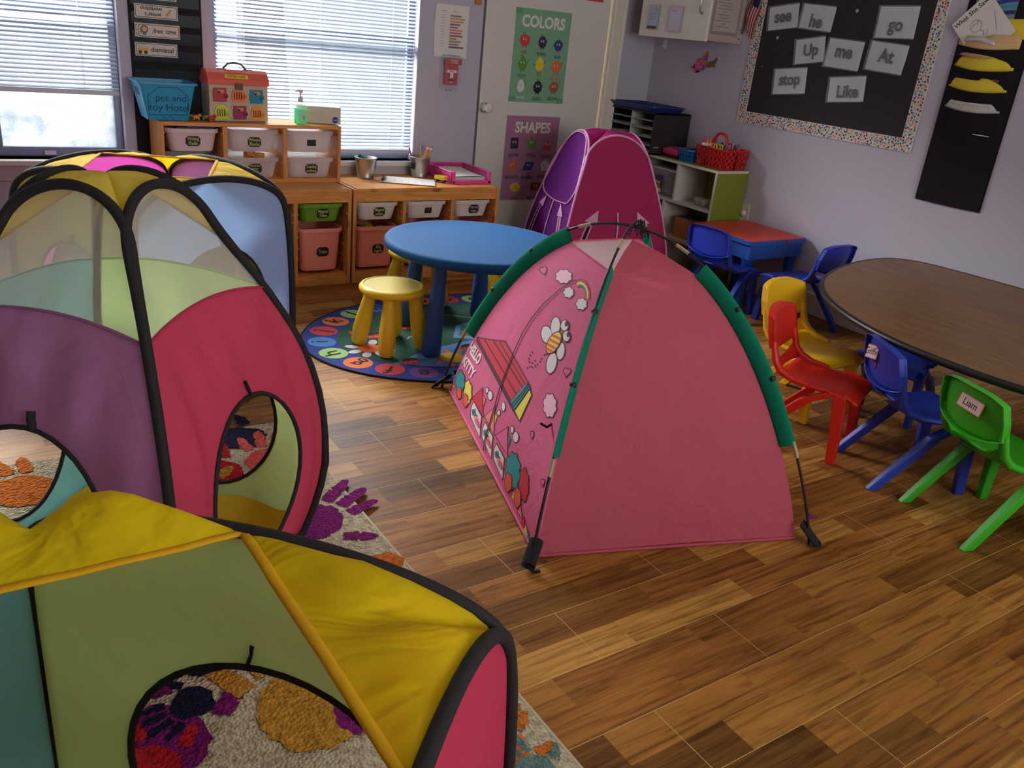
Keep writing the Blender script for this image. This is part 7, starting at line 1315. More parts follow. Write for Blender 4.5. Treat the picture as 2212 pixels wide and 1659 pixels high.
mb.grid(lambda u, v: (RX[0] + (RX[1] - RX[0]) * u, RX[2] + (RX[3] - RX[2]) * v, .011 + (.0016 * noise.noise(Vector((u * 300, v * 500, 1))) if 0 < u < 1 and 0 < v < 1 else 0)), nx, ny, CRM)
mb.box(RX[0], RX[1], RX[2], RX[3], .0005, .0105, CRM); mb.build('pile', t)
mb = MB(); mb.tube([(RX[0], RX[2], .007), (RX[1], RX[2], .007), (RX[1], RX[3], .007), (RX[0], RX[3], .007)], .0065, mat('rug_hem', rgb(186, 172, 142), .9), 6, True); mb.build('hem', t)
def jag(P, amp=.006, seg=.012):
    out = []
    for (x0, y0), (x1, y1) in zip(P, P[1:] + P[:1]):
        n_ = max(1, int(math.hypot(x1 - x0, y1 - y0) / seg))
        for i in range(n_): f = i / n_; out.append((x0 + (x1 - x0) * f + random.uniform(-amp, amp), y0 + (y1 - y0) * f + random.uniform(-amp, amp)))
    return out
HN = 0
def hand(x, y, ang, s, c, name):
    global HN
    mb = MB(); M = Matrix.Translation((x, y, .0)) @ Matrix.Rotation(ang, 4, 'Z'); m = shag('shag_' + name, c)
    P = jag([(s * a, s * b) for a, b in ell2(0, 0, .078, .088, 20)]); zz = .0128 + .00012 * HN; HN += 1; flat(mb, P, m, M, zz)
    for bx, by, da, L_ in ((-.062, .075, .35, .10), (-.024, .095, .1, .125), (.018, .095, -.08, .115), (.056, .078, -.3, .095), (.095, -.02, -1.05, .085)):
        ux, uy = sin(-da), cos(-da)
        ux, uy = -sin(da), cos(da)
        pp = [(s * (bx + ux * f + wx * uy), s * (by + uy * f - wx * ux)) for f, wx in ((.008, -.017), (L_ * .5, -.02), (L_ * .55, -.012), (L_ * .62, -.019), (L_, -.012), (L_ + .01, 0), (L_, .012), (L_ * .6, .019), (L_ * .53, .012), (L_ * .48, .02), (.008, .017))]
        flat(mb, jag(pp, .0035, .01), m, M, zz + .00006)
    mb.build('handprint', t)
PUR = rgb(130, 34, 110); ORG = rgb(218, 118, 46); NAV = rgb(34, 34, 62); REDH = rgb(196, 36, 44); MUS = rgb(206, 150, 56); OLV = rgb(108, 112, 44); SAL = rgb(226, 92, 84); TEALH = rgb(110, 140, 132)
for x, y, a, s, c, nm in ((-1.09, -2.24, -.95, 1.15, PUR, 'purple'), (-.985, -2.52, 2.7, .62, ORG, 'orange'), (-1.13, -2.58, .2, .7, OLV, 'olive'), (-1.12, -1.64, 1.2, 1.05, NAV, 'navy'), (-1.26, -1.86, .1, 1.1, REDH, 'red'), (-1.08, -1.84, -.3, 1.0, SAL, 'salmon'), (-1.36, -1.9, .3, 1.0, MUS, 'mustard'),
        (-1.78, -1.74, .4, 1.1, ORG, 'orange'), (-1.05, -3.22, -.5, .62, ORG, 'orange'), (-1.02, -3.3, .4, .5, TEALH, 'grey_green'), (-.99, -3.13, .9, .4, ORG, 'orange'), (-1.03, -3.55, 0.2, .8, REDH, 'red'),
        (-1.66, -2.88, .3, 1.25, PUR, 'purple'), (-1.57, -2.80, 1.9, .55, NAV, 'navy'), (-1.69, -2.94, .5, .75, REDH, 'red'), (-1.36, -2.93, .1, 1.4, MUS, 'mustard'), (-1.27, -2.99, -1.2, .7, PUR, 'purple'), (-1.52, -2.66, 0.9, .9, NAV, 'navy'), (-2.2, -2.9, .6, 1.1, OLV, 'olive'), (-2.3, -2.2, -.4, 1.1, REDH, 'red'), (-2.5, -3.6, .5, 1.1, ORG, 'orange'), (-2.0, -4.5, .2, 1.1, NAV, 'navy'), (-1.2, -4.2, 1.0, 1.1, MUS, 'mustard'), (-1.3, -3.42, .4, 1.0, NAV, 'navy')):
    hand(x, y, a, s, c, nm)
# ================================================================ round blue table and yellow stools
BLUT = mat('table_blue', rgb(24, 82, 132), .75, spec=.2, vary=.06, vscale=4, bump=.08, bscale=60); BLUL = mat('table_leg_blue', rgb(28, 84, 146), .5)
TX, TY = .1834, -.998
t = thing('round_table', 'round blue plastic children\'s table standing on the alphabet rug', 'table', (TX, TY, .0085))
mb = MB(); mb.lathe([(0, .438), (.385, .438), (.405, .434), (.422, .444), (.428, .458), (.426, .472), (.418, .48), (.405, .483), (.39, .4825), (0, .4825)], BLUT, Matrix.Translation((TX, TY, .0)), 72); mb.build('tabletop', t)
for a in (radians(207), radians(128), radians(52), radians(-52)):
    mb = MB(); x0, y0, x1, y1 = TX + .29 * cos(a), TY + .29 * sin(a), TX + .335 * cos(a), TY + .335 * sin(a); path = [(x0 + (x1 - x0) * f, y0 + (y1 - y0) * f, .438 - .4255 * f) for f in (0, .1, .5, .85, .97, 1)]
    mb.tube(path, [.026, .028, .036, .044, .045, .041], BLUL, 20); mb.build('leg', t)
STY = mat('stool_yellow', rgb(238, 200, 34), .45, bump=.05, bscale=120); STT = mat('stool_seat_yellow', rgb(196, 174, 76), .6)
def stool(x, y, rz, label):
    t = thing('stool', label, 'stool', (x, y, .0098), rz, 'yellow stools at the round table'); I = WM[t.name]
    mb = MB(); mb.lathe([(0, .245), (.10, .247), (.138, .255), (.149, .268), (.148, .28), (.140, .289), (.130, .2915)], STY, I, 48, caps=False)
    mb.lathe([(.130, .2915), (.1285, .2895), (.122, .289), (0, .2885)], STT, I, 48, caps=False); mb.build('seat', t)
    for k in range(4):
        a = pi / 4 + k * pi / 2; p0, p1 = .095, .148
        path = [(cos(a) * (p0 + (p1 - p0) * f), sin(a) * (p0 + (p1 - p0) * f), .25 - .25 * f) for f in (0, .15, .5, .72, .74, .92, 1)]
        mb = MB(); mb.tube(path, [.026, .028, .036, .0385, .0375, .034, .026], STY, 18, M=I); mb.build('leg', t)
stool(-.235, -.985, radians(12), 'yellow stool with four fat legs in front of the round blue table')
stool(.16, -.46, radians(20), 'yellow stool standing behind the round blue table by the bench')
stool(.70, -.55, radians(40), 'yellow stool behind the round blue table, nearly hidden by the dome tent')
# ================================================================ children's chairs
def chair_mat(n, c): return mat('chair_' + n, c, .42, bump=.06, bscale=260)
def make_chair(label, m, loc, f, group=None):
    rz = math.atan2(f[1], f[0]) - pi / 2
    t = thing('child_chair', label, 'chair', loc, rz, group); I = WM[t.name]
    # seat shell: dished pan, soft front edge
    def seat(u, v):
        x = (2 * u - 1); y = .165 - .30 * v; w = .142 - .012 * v
        z = .272 - .012 * (1 - x * x) * sin(pi * min(1, v * 1.1)) - .022 * max(0, .16 - v) / .16 * (1 - .0 * x) + .02 * max(0, v - .8) / .2
        return Vector((x * w, y, z - .006 * abs(x) ** 6))
    mb = MB(); mb.grid(seat, 14, 16, m, I); mb.build('seat', t, solid=.012)
    # curved lower back that climbs from the seat to two uprights
    def low(u, v):
        x = 2 * u - 1; w = .13; y = -.135 - .035 * v - .022 * (1 - x * x) * (1 - .3 * v); z = .288 + .052 * v
        z = .285 + v * (.018 + .06 * abs(x) ** 3)
        return Vector((x * w, y, z))
    mb = MB(); mb.grid(low, 14, 5, m, I)
    for sx in (-1, 1):
        path = [(sx * .135, -.02, .272), (sx * .134, -.09, .278), (sx * .131, -.135, .296), (sx * .128, -.16, .325), (sx * .126, -.175, .37), (sx * .126, -.183, .40)]
        mb.tube([I @ Vector(p) for p in path], [.013, .017, .02, .019, .017, .015], m, 8, flat=.75)
    mb.build('back_support', t, solid=.0)
    # backrest: curved shield with a turned rim
    def back(u, v):
        x = 2 * u - 1; w = .136 - .008 * v + .006 * (1 - abs(2 * v - 1)); z0 = .345 + .028 * abs(x) ** 2.2 * 1.0; z1 = .512 - .022 * abs(x) ** 3
        return Vector((x * w, -.172 - .03 * v - .024 * (1 - x * x), z0 + (z1 - z0) * v))
    mb = MB(); mb.grid(back, 16, 10, m, I); mb.build('backrest', t, solid=.009)
    rim = [back(i / 16, 0) for i in range(17)] + [back(1, j / 10) for j in range(1, 11)] + [back(1 - i / 16, 1) for i in range(1, 17)] + [back(0, 1 - j / 10) for j in range(1, 10)]
    n = len(rim); mb = MB(); P = [];
    for p_ in rim: P += [p_ + Vector((0, .003, 0)), p_ + Vector((0, -.024, 0)), p_ * 1.0 + Vector((-.006 * (1 if p_.x > 0 else -1), -.024, 0)), p_ + Vector((-.006 * (1 if p_.x > 0 else -1), .0, 0))]
    F = []
    for i in range(n):
        for j in range(4): a, b = 4 * i + j, 4 * i + (j + 1) % 4; c_, d_ = 4 * ((i + 1) % n) + (j + 1) % 4, 4 * ((i + 1) % n) + j; F.append((a, b, c_, d_))
    mb.add(P, F, m, I, False); mb.build('back_rim', t)
    for sx in (-1, 1):
        def leg(path, ws, ds):
            mb = MB(); P = []; F = []
            for (x, y, z), w, d in zip(path, ws, ds): P += [(x - w, y - d, z), (x + w, y - d, z), (x + w, y + d, z), (x - w, y + d, z)]
            for i in range(len(path) - 1):
                for j in range(4): a, b = 4 * i + j, 4 * i + (j + 1) % 4; F.append((a, b, b + 4, a + 4))
            k = len(path) - 1; F += [(3, 2, 1, 0), (4 * k, 4 * k + 1, 4 * k + 2, 4 * k + 3)]
            mb.add(P, F, m, I); return mb
        leg([(sx * .146, .125, 0), (sx * .141, .115, .13), (sx * .137, .10, .262), (sx * .134, .075, .275)], [.013, .015, .017, .017], [.017, .021, .025, .028]).build('leg', t, bevel=.004)
        leg([(sx * .150, -.205, 0), (sx * .146, -.13, .09), (sx * .140, -.02, .215), (sx * .135, .07, .268)], [.012, .014, .016, .017], [.02, .021, .022, .02]).build('leg', t, bevel=.004)
    return t, I, back
def name_tag(ch, I, back, text, rot, dx, dv, w, h, col):
    c = back(.5 + dx, dv); M = I @ Matrix.Translation(c + Vector((0, -.0125, 0))) @ Matrix.Rotation(pi / 2 - .17, 4, 'X') @ Matrix.Rotation(rot, 4, 'Z')
    mb = MB(); mb.prism(rrect(w, h, .002, 2), 0, .0012, mat('tag_edge', rgb(190, 120, 90), .7), M); flat(mb, rrect(w - .006, h - .006, .001, 1), mat('tag_paper', rgb(224, 198, 190), .7), M, .0016)
    mb.text(text, h * .72, INK, M @ Matrix.Translation((0, 0, .002)), xs=.95, bold=.005); mb.build('name_label', ch)
CY_, CR, CB, CG, CBD = chair_mat('yellow', rgb(238, 188, 20)), chair_mat('red', rgb(214, 42, 24)), chair_mat('blue', rgb(38, 62, 170)), chair_mat('green', rgb(60, 176, 36)), chair_mat('navy', rgb(34, 56, 170))
make_chair('yellow child chair at the far left corner of the brown table behind the red chair', CY_, (1.145, -2.205, 0), (0.03, -1))
make_chair('red child chair standing beside the green sleeve of the pink dome tent', CR, (.885, -2.46, 0), (.38, -.925))
c, I, bk = make_chair('blue child chair with a small name tag pushed under the brown table', CB, (1.025, -2.80, 0), (.87, -.5))
name_tag(c, I, bk, 'Griffin', radians(12), -.2, .62, .075, .05, None)
mb = MB(); mb.poly([I @ (bk(.36 + a, .36 + b) + Vector((0, -.007, 0))) for a, b in ((0, -.09), (.05, 0), (.04, .08), (0, .05), (-.04, .08), (-.05, 0))], mat('heart_sticker', rgb(120, 50, 120), .6)); mb.build('heart_sticker', c)
c, I, bk = make_chair('green child chair with a name tag at the near end of the brown table', CG, (.955, -3.145, 0), (.95, -.32))
name_tag(c, I, bk, 'Liam', radians(-2), .04, .62, .10, .046, None)
make_chair('blue child chair seen from behind, facing the red activity table', CBD, (1.83, -1.035, 0), (.985, .17))
make_chair('blue child chair by the wall facing the red activity table from its near side', CBD, (2.09, -1.36, 0), (0, 1))
c, I, bk = make_chair('blue child chair wholly tucked under the brown table with only its seat showing', CB, (1.50, -2.38, 0), (-.97, -.25)); c.scale = (1, 1, .9)
# ================================================================ brown activity table
half = [(.907, -2.9), (.915, -2.75), (.945, -2.6), (1.02, -2.41), (1.16, -2.20), (1.365, -2.02), (1.62, -1.90), (1.88, -1.83), (2.08, -1.815), (2.20, -1.85), (2.275, -1.95), (2.305, -2.15), (2.32, -2.45), (2.325, -2.9)]
ol = half + [(x, -5.8 - y) for x, y in half[-2:0:-1]]
ol = smooth_closed(ol)[::-1]
t = thing('activity_table', 'brown wood-look activity table with a black rounded edge along the right wall', 'table', (1.65, -2.9, 0))
mb = MB(); mb.prism(ol, .478, .5005, wood('table_laminate', rgb(104, 72, 42), rgb(144, 104, 64), 1, 1.6, .38, False)); mb.build('tabletop', t)
mb = MB(); mb.tube([(x, y, .4885) for x, y in ol], .0145, mat('table_edge', rgb(26, 25, 26), .4), 8, True, flat=1.0); mb.build('edge_band', t)
for x, y in ((1.20, -2.44), (1.96, -2.02), (2.14, -3.7), (1.16, -3.4)):
    mb = MB(); mb.tube([(x, y, .478), (x, y, .10)], .0175, BLACK, 14); mb.box(x - .05, x + .05, y - .05, y + .05, .468, .478, BLACK); l = mb.build('leg', t)
    mb = MB(); mb.tube([(x, y, .10), (x, y, .02)], .0125, CHROME, 12); mb.lathe([(0, 0), (.02, 0), (.022, .006), (.012, .02), (0, .02)], CHROME, Matrix.Translation((x, y, 0)), 14); mb.build('glide', l)
# red and blue activity table
t = thing('activity_table', 'small square table with a red top and blue legs against the right wall', 'table', (2.125, -.905, 0))
X0, X1, Y0, Y1 = 1.885, 2.37, -1.155, -.665; BT = mat('table_frame_blue', rgb(32, 84, 168), .45)
mb = MB(); mb.prism(rrect(X1 - X0, Y1 - Y0, .03, 5, (X0 + X1) / 2, (Y0 + Y1) / 2), .405, .428, BT); mb.prism(rrect(X1 - X0 - .02, Y1 - Y0 - .02, .026, 5, (X0 + X1) / 2, (Y0 + Y1) / 2), .428, .4305, mat('table_red', rgb(214, 62, 42), .45)); mb.build('tabletop', t)
mb = MB()
for a in ((X0 + .02, X1 - .02, Y0 + .02, Y0 + .03), (X0 + .02, X1 - .02, Y1 - .03, Y1 - .02), (X0 + .02, X0 + .03, Y0 + .03, Y1 - .03), (X1 - .03, X1 - .02, Y0 + .03, Y1 - .03)): mb.box(*a, .32, .406, BT)
mb.build('apron', t)
mb = MB(); mb.box(2.17, 2.2, Y0 - .004, Y0 + .01, .412, .43, mat('clip_red', rgb(150, 30, 30), .5)); mb.build('clip', t)
for x, y in ((X0 + .055, Y0 + .055), (X1 - .055, Y0 + .055), (X0 + .055, Y1 - .055), (X1 - .055, Y1 - .055)):
    mb = MB(); mb.tube([(x, y, .406), (x, y, .31), (x, y, .305), (x, y, .02), (x, y, 0)], [.036, .036, .03, .026, .023], BT, 16); mb.build('leg', t)
# ================================================================ cube shelf with its load
SHW = mat('shelf_white', rgb(206, 198, 186), .5); SHG = mat('shelf_green', rgb(120, 132, 36), .5); SHGB = mat('shelf_back_green', rgb(126, 148, 24), .5)
SX0, SX1, SY0, SY1, SH = 2.10, 2.372, -.612, .415, .722
t = thing('cube_shelf', 'low white and green cube shelf against the right wall behind the red activity table', 'shelf', (2.24, -.1, 0))
pt = .016
mb = MB(); mb.box(SX0, SX1, SY0, SY1, SH - pt, SH, SHG); mb.box(SX0 - .002, SX0, SY0, SY1, SH - pt, SH, SHW); mb.box(SX0, SX1, SY0 - .002, SY0, SH - pt, SH, SHW); mb.build('top', t)
mb = MB(); mb.box(SX0, SX1, SY0, SY0 + pt, 0, SH - pt, SHG); mb.box(SX0 - .002, SX0, SY0, SY0 + pt, 0, SH - pt, SHW); mb.box(SX0, SX1 - .004, SY0 + pt, SY0 + pt + .001, .0, SH - pt, SHW); mb.build('side_panel', t)
mb = MB(); mb.box(SX0, SX1, SY1 - pt, SY1, 0, SH - pt, SHW); mb.build('side_panel', t)
mb = MB(); mb.box(SX1 - .006, SX1, SY0 + pt, SY1 - pt, 0, SH - pt, SHGB); mb.build('back_panel', t)
for z in (.46, .225, .0):
    mb = MB(); mb.box(SX0, SX1 - .006, SY0 + pt, SY1 - pt, z, z + pt, SHW); mb.build('shelf_board', t)
for y, z0, z1 in ((-.268, .476, SH - pt), (.08, .476, SH - pt), (-.185, .241, .46), (.13, .241, .46), (-.268, .016, .225), (.08, .016, .225)):
    mb = MB(); mb.box(SX0, SX1 - .006, y - .008, y + .008, z0, z1, SHW); mb.build('divider', t)
# clear tote with toy pieces
TY0, TY1 = -.245, .04
t = thing('clear_tote', 'clear plastic tote full of orange and blue toy pieces in the upper left cube', 'tote', (2.22, -.1, .476))
CL = clear('tote_plastic', rgb(220, 216, 212), .72, .15)
mb = MB(); bin_geo(mb, 2.125, 2.345, TY0, TY1, .4775, .64, CL, .94, .003); mb.build('body', t)
mb = MB(); mb.prism(rrect(.235, TY1 - TY0 + .012, .02, 4, 2.235, (TY0 + TY1) / 2), .64, .655, clear('tote_lid', rgb(214, 206, 196), .35, .3)); mb.build('lid', t, bevel=.004)
mb = MB(); M = Matrix.Translation((2.1275, -.06, .55)) @ Matrix.Rotation(-pi / 2, 4, 'Z') @ Matrix.Rotation(pi / 2 + .03, 4, 'X')
flat(mb, rrect(.13, .11, .003, 2), mat('tote_label', rgb(70, 66, 84), .6), M, .0); 
for i in range(16):
    x, y = random.uniform(-.055, .045), random.uniform(-.035, .03); flat(mb, rrect(random.uniform(.012, .024), random.uniform(.008, .018), .002, 2, x, y), mat('label_bit_%d' % (i % 5), (rgb(214, 140, 50), rgb(160, 156, 160), rgb(120, 60, 80), rgb(60, 80, 140), rgb(200, 180, 90))[i % 5], .6), M, .0004 + .0002 * (i % 3))
flat(mb, rrect(.04, .02, .001, 1, .035, -.042), PAPER, M, .0012)
mb.build('label_sticker', t)
for i in range(16):
    y = -.225 + .016 * i; c = (cset[4], cset[1], cset[2], cset[4], cset[0], cset[2])[i % 6]; z = .50 + .03 * (i % 4)
    Mr = Matrix.Translation((2.16 + .04 * (i % 4), y, z)) @ Matrix.Rotation(i * 1.3, 4, 'X') @ Matrix.Rotation(i * .7, 4, 'Z')
    mb = MB()
    if i % 3: mb.tube([Mr @ Vector((0, 0, -.028)), Mr @ Vector((0, 0, .028))], .011, c, 10)
    else: mb.lathe([(0, -.008), (.02, -.008), (.022, 0), (.02, .008), (0, .008)], c, Mr, 14)
    tag(mb.build('toy_piece'), 'toy piece jumbled inside the clear tote', 'toy', 'toy pieces in the clear tote')
# little clear box in the right upper cube
t = thing('clear_box', 'small clear open box with blue and grey pieces in the upper right cube', 'box', (2.16, -.46, .476))
mb = MB(); bin_geo(mb, 2.125, 2.205, -.53, -.40, .4775, .525, clear('box_plastic', rgb(224, 220, 214), .7, .15), .95, .002); mb.build('body', t)
for i, (x, y, c) in enumerate(((2.15, -.44, rgb(160, 156, 150)), (2.165, -.475, rgb(36, 90, 180)), (2.155, -.50, rgb(180, 176, 170)), (2.18, -.43, rgb(90, 84, 90)))):
    mb = MB(); mb.sphere((x, y, .497), .016, mat('marble_%d' % i, c, .3), 10, (1, 1.2, .8)); tag(mb.build('toy_piece'), ['grey piece in the small clear box nearest the divider', 'blue piece in the small clear box', 'pale piece in the small clear box near the green side', 'dark grey piece at the back of the small clear box'][i], 'toy', 'pieces in the small clear box')
# red bin and orange box in the middle row
t = thing('storage_bin', 'dark red bin in the middle row of the cube shelf beside the magenta tent', 'bin', (2.23, -.03, .241))
mb = MB(); bin_geo(mb, 2.12, 2.35, -.16, .10, .2425, .41, mat('bin_red', rgb(150, 26, 34), .45), .93); mb.build('tub', t)
mb = MB(); mb.box(2.15, 2.32, -.40, -.27, .242, .37, mat('orange_card', rgb(200, 126, 60), .7)); mb.box(2.152, 2.318, -.398, -.272, .37, .374, mat('blue_card', rgb(60, 84, 120), .7)); tag(mb.build('cardboard_box', bevel=.002), 'orange cardboard box with a blue lid in the middle row behind the blue chair', 'box')
mb = MB(); mb.box(2.16, 2.34, -.55, -.42, .242, .36, mat('green_card', rgb(120, 140, 40), .7)); tag(mb.build('cardboard_box', bevel=.002), 'green box beside the orange box in the middle row of the cube shelf', 'box')
# pouch, blue basket, red caddy on top
mb = MB()
def pouch(u, v):
    a = 2 * pi * u; k = sin(pi * v); x = 2.24 + .1 * (abs(cos(a)) ** .3 * (1 if cos(a) > 0 else -1)) * (k ** .35); y = -.118 + .078 * (abs(sin(a)) ** .3 * (1 if sin(a) > 0 else -1)) * (k ** .35)
    p_ = Vector((x, y, SH + .002 + .066 * v)); p_.z += .006 * noise.noise(p_ * 30) * k; return p_
mb.grid(pouch, 40, 12, fabric('pouch_pink', rgb(200, 60, 110), .1, crease=.4), closeu=True); pw = mb.build('pouch'); tag(pw, 'soft pink pouch lying on the cube shelf against the black paper sorter', 'pouch')
mb = MB(); mb.tube([(2.15, -.18, SH + .05), (2.15, -.11, SH + .056), (2.152, -.05, SH + .052)], .003, mat('zip_pink', rgb(220, 110, 150), .5), 6); mb.build('zipper', pw)
def basket(label, x0, x1, y0, y1, z, h, m, rows, flare=.012, name='basket'):
    t = thing(name, label, 'basket', ((x0 + x1) / 2, (y0 + y1) / 2, z)); mb = MB(); mb.box(x0 + flare, x1 - flare, y0 + flare, y1 - flare, z, z + .004, m); mb.build('base', t)
    for (ax, ay), (bx, by) in (((x0, y0), (x1, y0)), ((x1, y0), (x1, y1)), ((x1, y1), (x0, y1)), ((x0, y1), (x0, y0))):
        mb = MB(); A, B = Vector((ax, ay, 0)), Vector((bx, by, 0)); d = (B - A); l = d.length; d.normalize(); inn = Vector((-d.y, d.x, 0))
        n = max(3, int(l / .026))
        def P(u, f): s_ = A + inn * flare * (1 - f); return s_ + d * (flare * (1 - f) + u * (l - 2 * flare * (1 - f))) + Vector((0, 0, z + h * f))
        def quad(u0, u1, f0, f1):
            q = [P(u0, f0), P(u1, f0), P(u1, f1), P(u0, f1)]; mb.add(q + [v + inn * .003 for v in q], [(0, 1, 2, 3), (7, 6, 5, 4), (0, 4, 5, 1), (1, 5, 6, 2), (2, 6, 7, 3), (3, 7, 4, 0)], m)
        for r_ in range(rows + 1):
            f0 = r_ / rows; w = .16 if r_ < rows else .1
            quad(0, 1, max(0, f0 - w / rows * 1.3), min(1, f0 + w / rows * 1.3))
        for k in range(n + 1): quad(max(0, k / n - .22 / n), min(1, k / n + .22 / n), 0, 1)
        mb.build('side_wall', t)
    mb = MB(); mb.tube([(x0, y0, z + h), (x1, y0, z + h), (x1, y1, z + h), (x0, y1, z + h)], .005, m, 8, True); mb.build('rim', t); return t
BKB = mat('basket_blue', rgb(20, 104, 168), .45); BKR = mat('caddy_red', rgb(206, 34, 34), .42)
basket('small blue slatted basket on the cube shelf between the pink pouch and the red caddy', 2.14, 2.30, -.315, -.205, SH + .001, .07, BKB, 3)
# three cell caddy
t = thing('art_caddy', 'red perforated caddy with an arched handle holding glue, scissors and markers on the cube shelf', 'caddy', (2.25, -.47, SH))
def cell(x0, x1, y0, y1, h, rows):
    z = SH + .001; f = .01
    mb = MB(); mb.box(x0 + f, x1 - f, y0 + f, y1 - f, z, z + .004, BKR)
    for (ax, ay), (bx, by) in (((x0, y0), (x1, y0)), ((x1, y0), (x1, y1)), ((x1, y1), (x0, y1)), ((x0, y1), (x0, y0))):
        A, B = Vector((ax, ay, 0)), Vector((bx, by, 0)); d = (B - A); l = d.length; d.normalize(); inn = Vector((-d.y, d.x, 0)); n = max(2, int(l / .034))
        def P(u, f_): return A + inn * f * (1 - f_) + d * (f * (1 - f_) + u * (l - 2 * f * (1 - f_))) + Vector((0, 0, z + h * f_))
        def quad(u0, u1, f0, f1):
            q = [P(u0, f0), P(u1, f0), P(u1, f1), P(u0, f1)]; mb.add(q + [v + inn * .003 for v in q], [(0, 1, 2, 3), (7, 6, 5, 4), (0, 4, 5, 1), (1, 5, 6, 2), (2, 6, 7, 3), (3, 7, 4, 0)], BKR)
        for r_ in range(rows + 1): quad(0, 1, max(0, r_ / rows - .09), min(1, r_ / rows + .09))
        for k in range(n + 1): quad(max(0, k / n - .3 / n), min(1, k / n + .3 / n), 0, 1)
        mb.tube([P(0, 1), P(1, 1)], .005, BKR, 8)
    mb.build('compartment', t)
cell(2.165, 2.345, -.425, -.335, .115, 3); cell(2.15, 2.25, -.60, -.43, .115, 3); cell(2.255, 2.36, -.60, -.43, .115, 3)
mb = MB(); hp = [(2.18, -.428, SH + .11), (2.18, -.428, SH + .15), (2.195, -.428, SH + .185), (2.225, -.428, SH + .2), (2.275, -.428, SH + .2), (2.305, -.428, SH + .185), (2.32, -.428, SH + .15), (2.32, -.428, SH + .11)]
hp = [(2.25, -.43 - (x - 2.25) * .75 - .02, z) for x, y, z in hp]; mb.tube(hp, .011, BKR, 10, flat=.8); mb.build('handle', t)
for i, (x, y, cap) in enumerate(((2.19, -.366, rgb(190, 30, 50)), (2.20, -.385, rgb(226, 96, 60)), (2.235, -.375, rgb(226, 96, 70)), (2.27, -.368, rgb(180, 40, 70)))):
    g = thing('glue_bottle', ['glue bottle with a red cap at the end of the red caddy', 'glue bottle with an orange cap in front in the red caddy', 'second glue bottle with an orange cap in the red caddy', 'glue bottle with a dark red cap behind the others in the red caddy'][i], 'glue', (x, y, SH + .006), 0, 'glue bottles in the red caddy')
    S = Matrix.Translation((x, y, SH + .006)); mb = MB(); mb.lathe([(.013, 0), (.014, .09), (.013, .108), (.010, .114), (0, .114)], WHITE, S, 16); mb.lathe([(.012, .108), (.012, .128), (0, .128)], WHITE, S, 14); mb.build('body', g)
    mb = MB(); mb.lathe([(.009, .128), (.007, .145), (.003, .162), (0, .163)], mat('cap_%d' % i, cap, .4), S, 12); mb.build('cap', g)
for i in range(3):
    x, y = 2.175 + .022 * i, -.47 - .03 * i; c = (cset[1], mat('lime_handle', rgb(190, 200, 50), .4), mat('grey_plastic', rgb(120, 120, 126), .4))[i]
    g = thing('scissors', ['yellow handled scissors in the red caddy', 'lime handled scissors in the red caddy', 'grey handled scissors in the red caddy'][i], 'scissors', (x, y, SH + .006), 0, 'scissors in the red caddy')
    mb = MB(); mb.box(x - .006, x + .006, y - .001, y + .001, SH + .01, SH + .115, CHROME); mb.build('blades', g)
    for s_ in (-1, 1):
        mb = MB(); mb.tube([(x + .003 * s_, y + .014 * s_ + .011 * cos(a), SH + .127 + .014 * sin(a)) for a in [2 * pi * k / 14 for k in range(14)]], .004, c, 6, True); mb.build('finger_loop', g)
mkc = (rgb(200, 60, 80), rgb(60, 120, 160), rgb(230, 140, 90), rgb(120, 40, 60), rgb(220, 200, 190), rgb(120, 60, 120), rgb(50, 90, 130), rgb(226, 70, 80), rgb(240, 110, 100), rgb(200, 160, 150))
mkn = ('crimson', 'blue', 'orange', 'maroon', 'cream', 'purple', 'navy', 'bright red', 'salmon', 'beige')
for i in range(10):
    x, y = 2.275 + .022 * (i % 4) + .003 * i / 10, -.45 - .055 * (i // 4) - .012 * (i % 2)
    g = thing('marker', '%s marker standing in the wall side cell of the red caddy' % mkn[i], 'marker', (x, y, SH + .006), 0, 'markers in the red caddy'); S = Matrix.Translation((x, y, SH + .006)) @ Matrix.Rotation(.08 * (i % 3 - 1), 4, 'X')
    mb = MB(); mb.lathe([(.0065, 0), (.0065, .085), (0, .085)], mat('marker_%d' % i, mkc[i], .4), S, 12); mb.build('barrel', g)
    mb = MB(); mb.lathe([(.008, .085), (.0075, .135), (.004, .14), (0, .14)], mat('marker_cap_%d' % (i % 5), mkc[(i + 3) % 10], .4), S, 12); mb.build('cap', g)
# black paper sorter with a blue tray lid
SO0, SO1, SOY0, SOY1, SOZ0, SOZ1 = 2.055, 2.372, -.035, .425, SH + .004, .985
SB = mat('sorter_black', rgb(36, 33, 38), .55); SG = mat('sorter_grey', rgb(176, 172, 164), .6)
t = thing('paper_sorter', 'black paper sorter with many slots on the far end of the cube shelf', 'paper sorter', (2.2, .19, SOZ0))
for y0, y1, z0, z1, nm in ((SOY0, SOY0 + .008, SOZ0, SOZ1, 'side_panel'), (SOY1 - .008, SOY1, SOZ0, SOZ1, 'side_panel'), (SOY0, SOY1, SOZ1 - .008, SOZ1, 'top'), (SOY0, SOY1, SOZ0, SOZ0 + .008, 'bottom')):
    mb = MB(); mb.box(SO0, SO1, y0, y1, z0, z1, SB); mb.build(nm, t)
mb = MB(); mb.box(SO1 - .005, SO1, SOY0, SOY1, SOZ0, SOZ1, SB); mb.build('back_panel', t)
ym = (SOY0 + SOY1) / 2 + .0
mb = MB(); mb.box(SO0 + .004, SO1, ym - .003, ym + .003, SOZ0, SOZ1 - .008, SG); mb.build('divider', t)
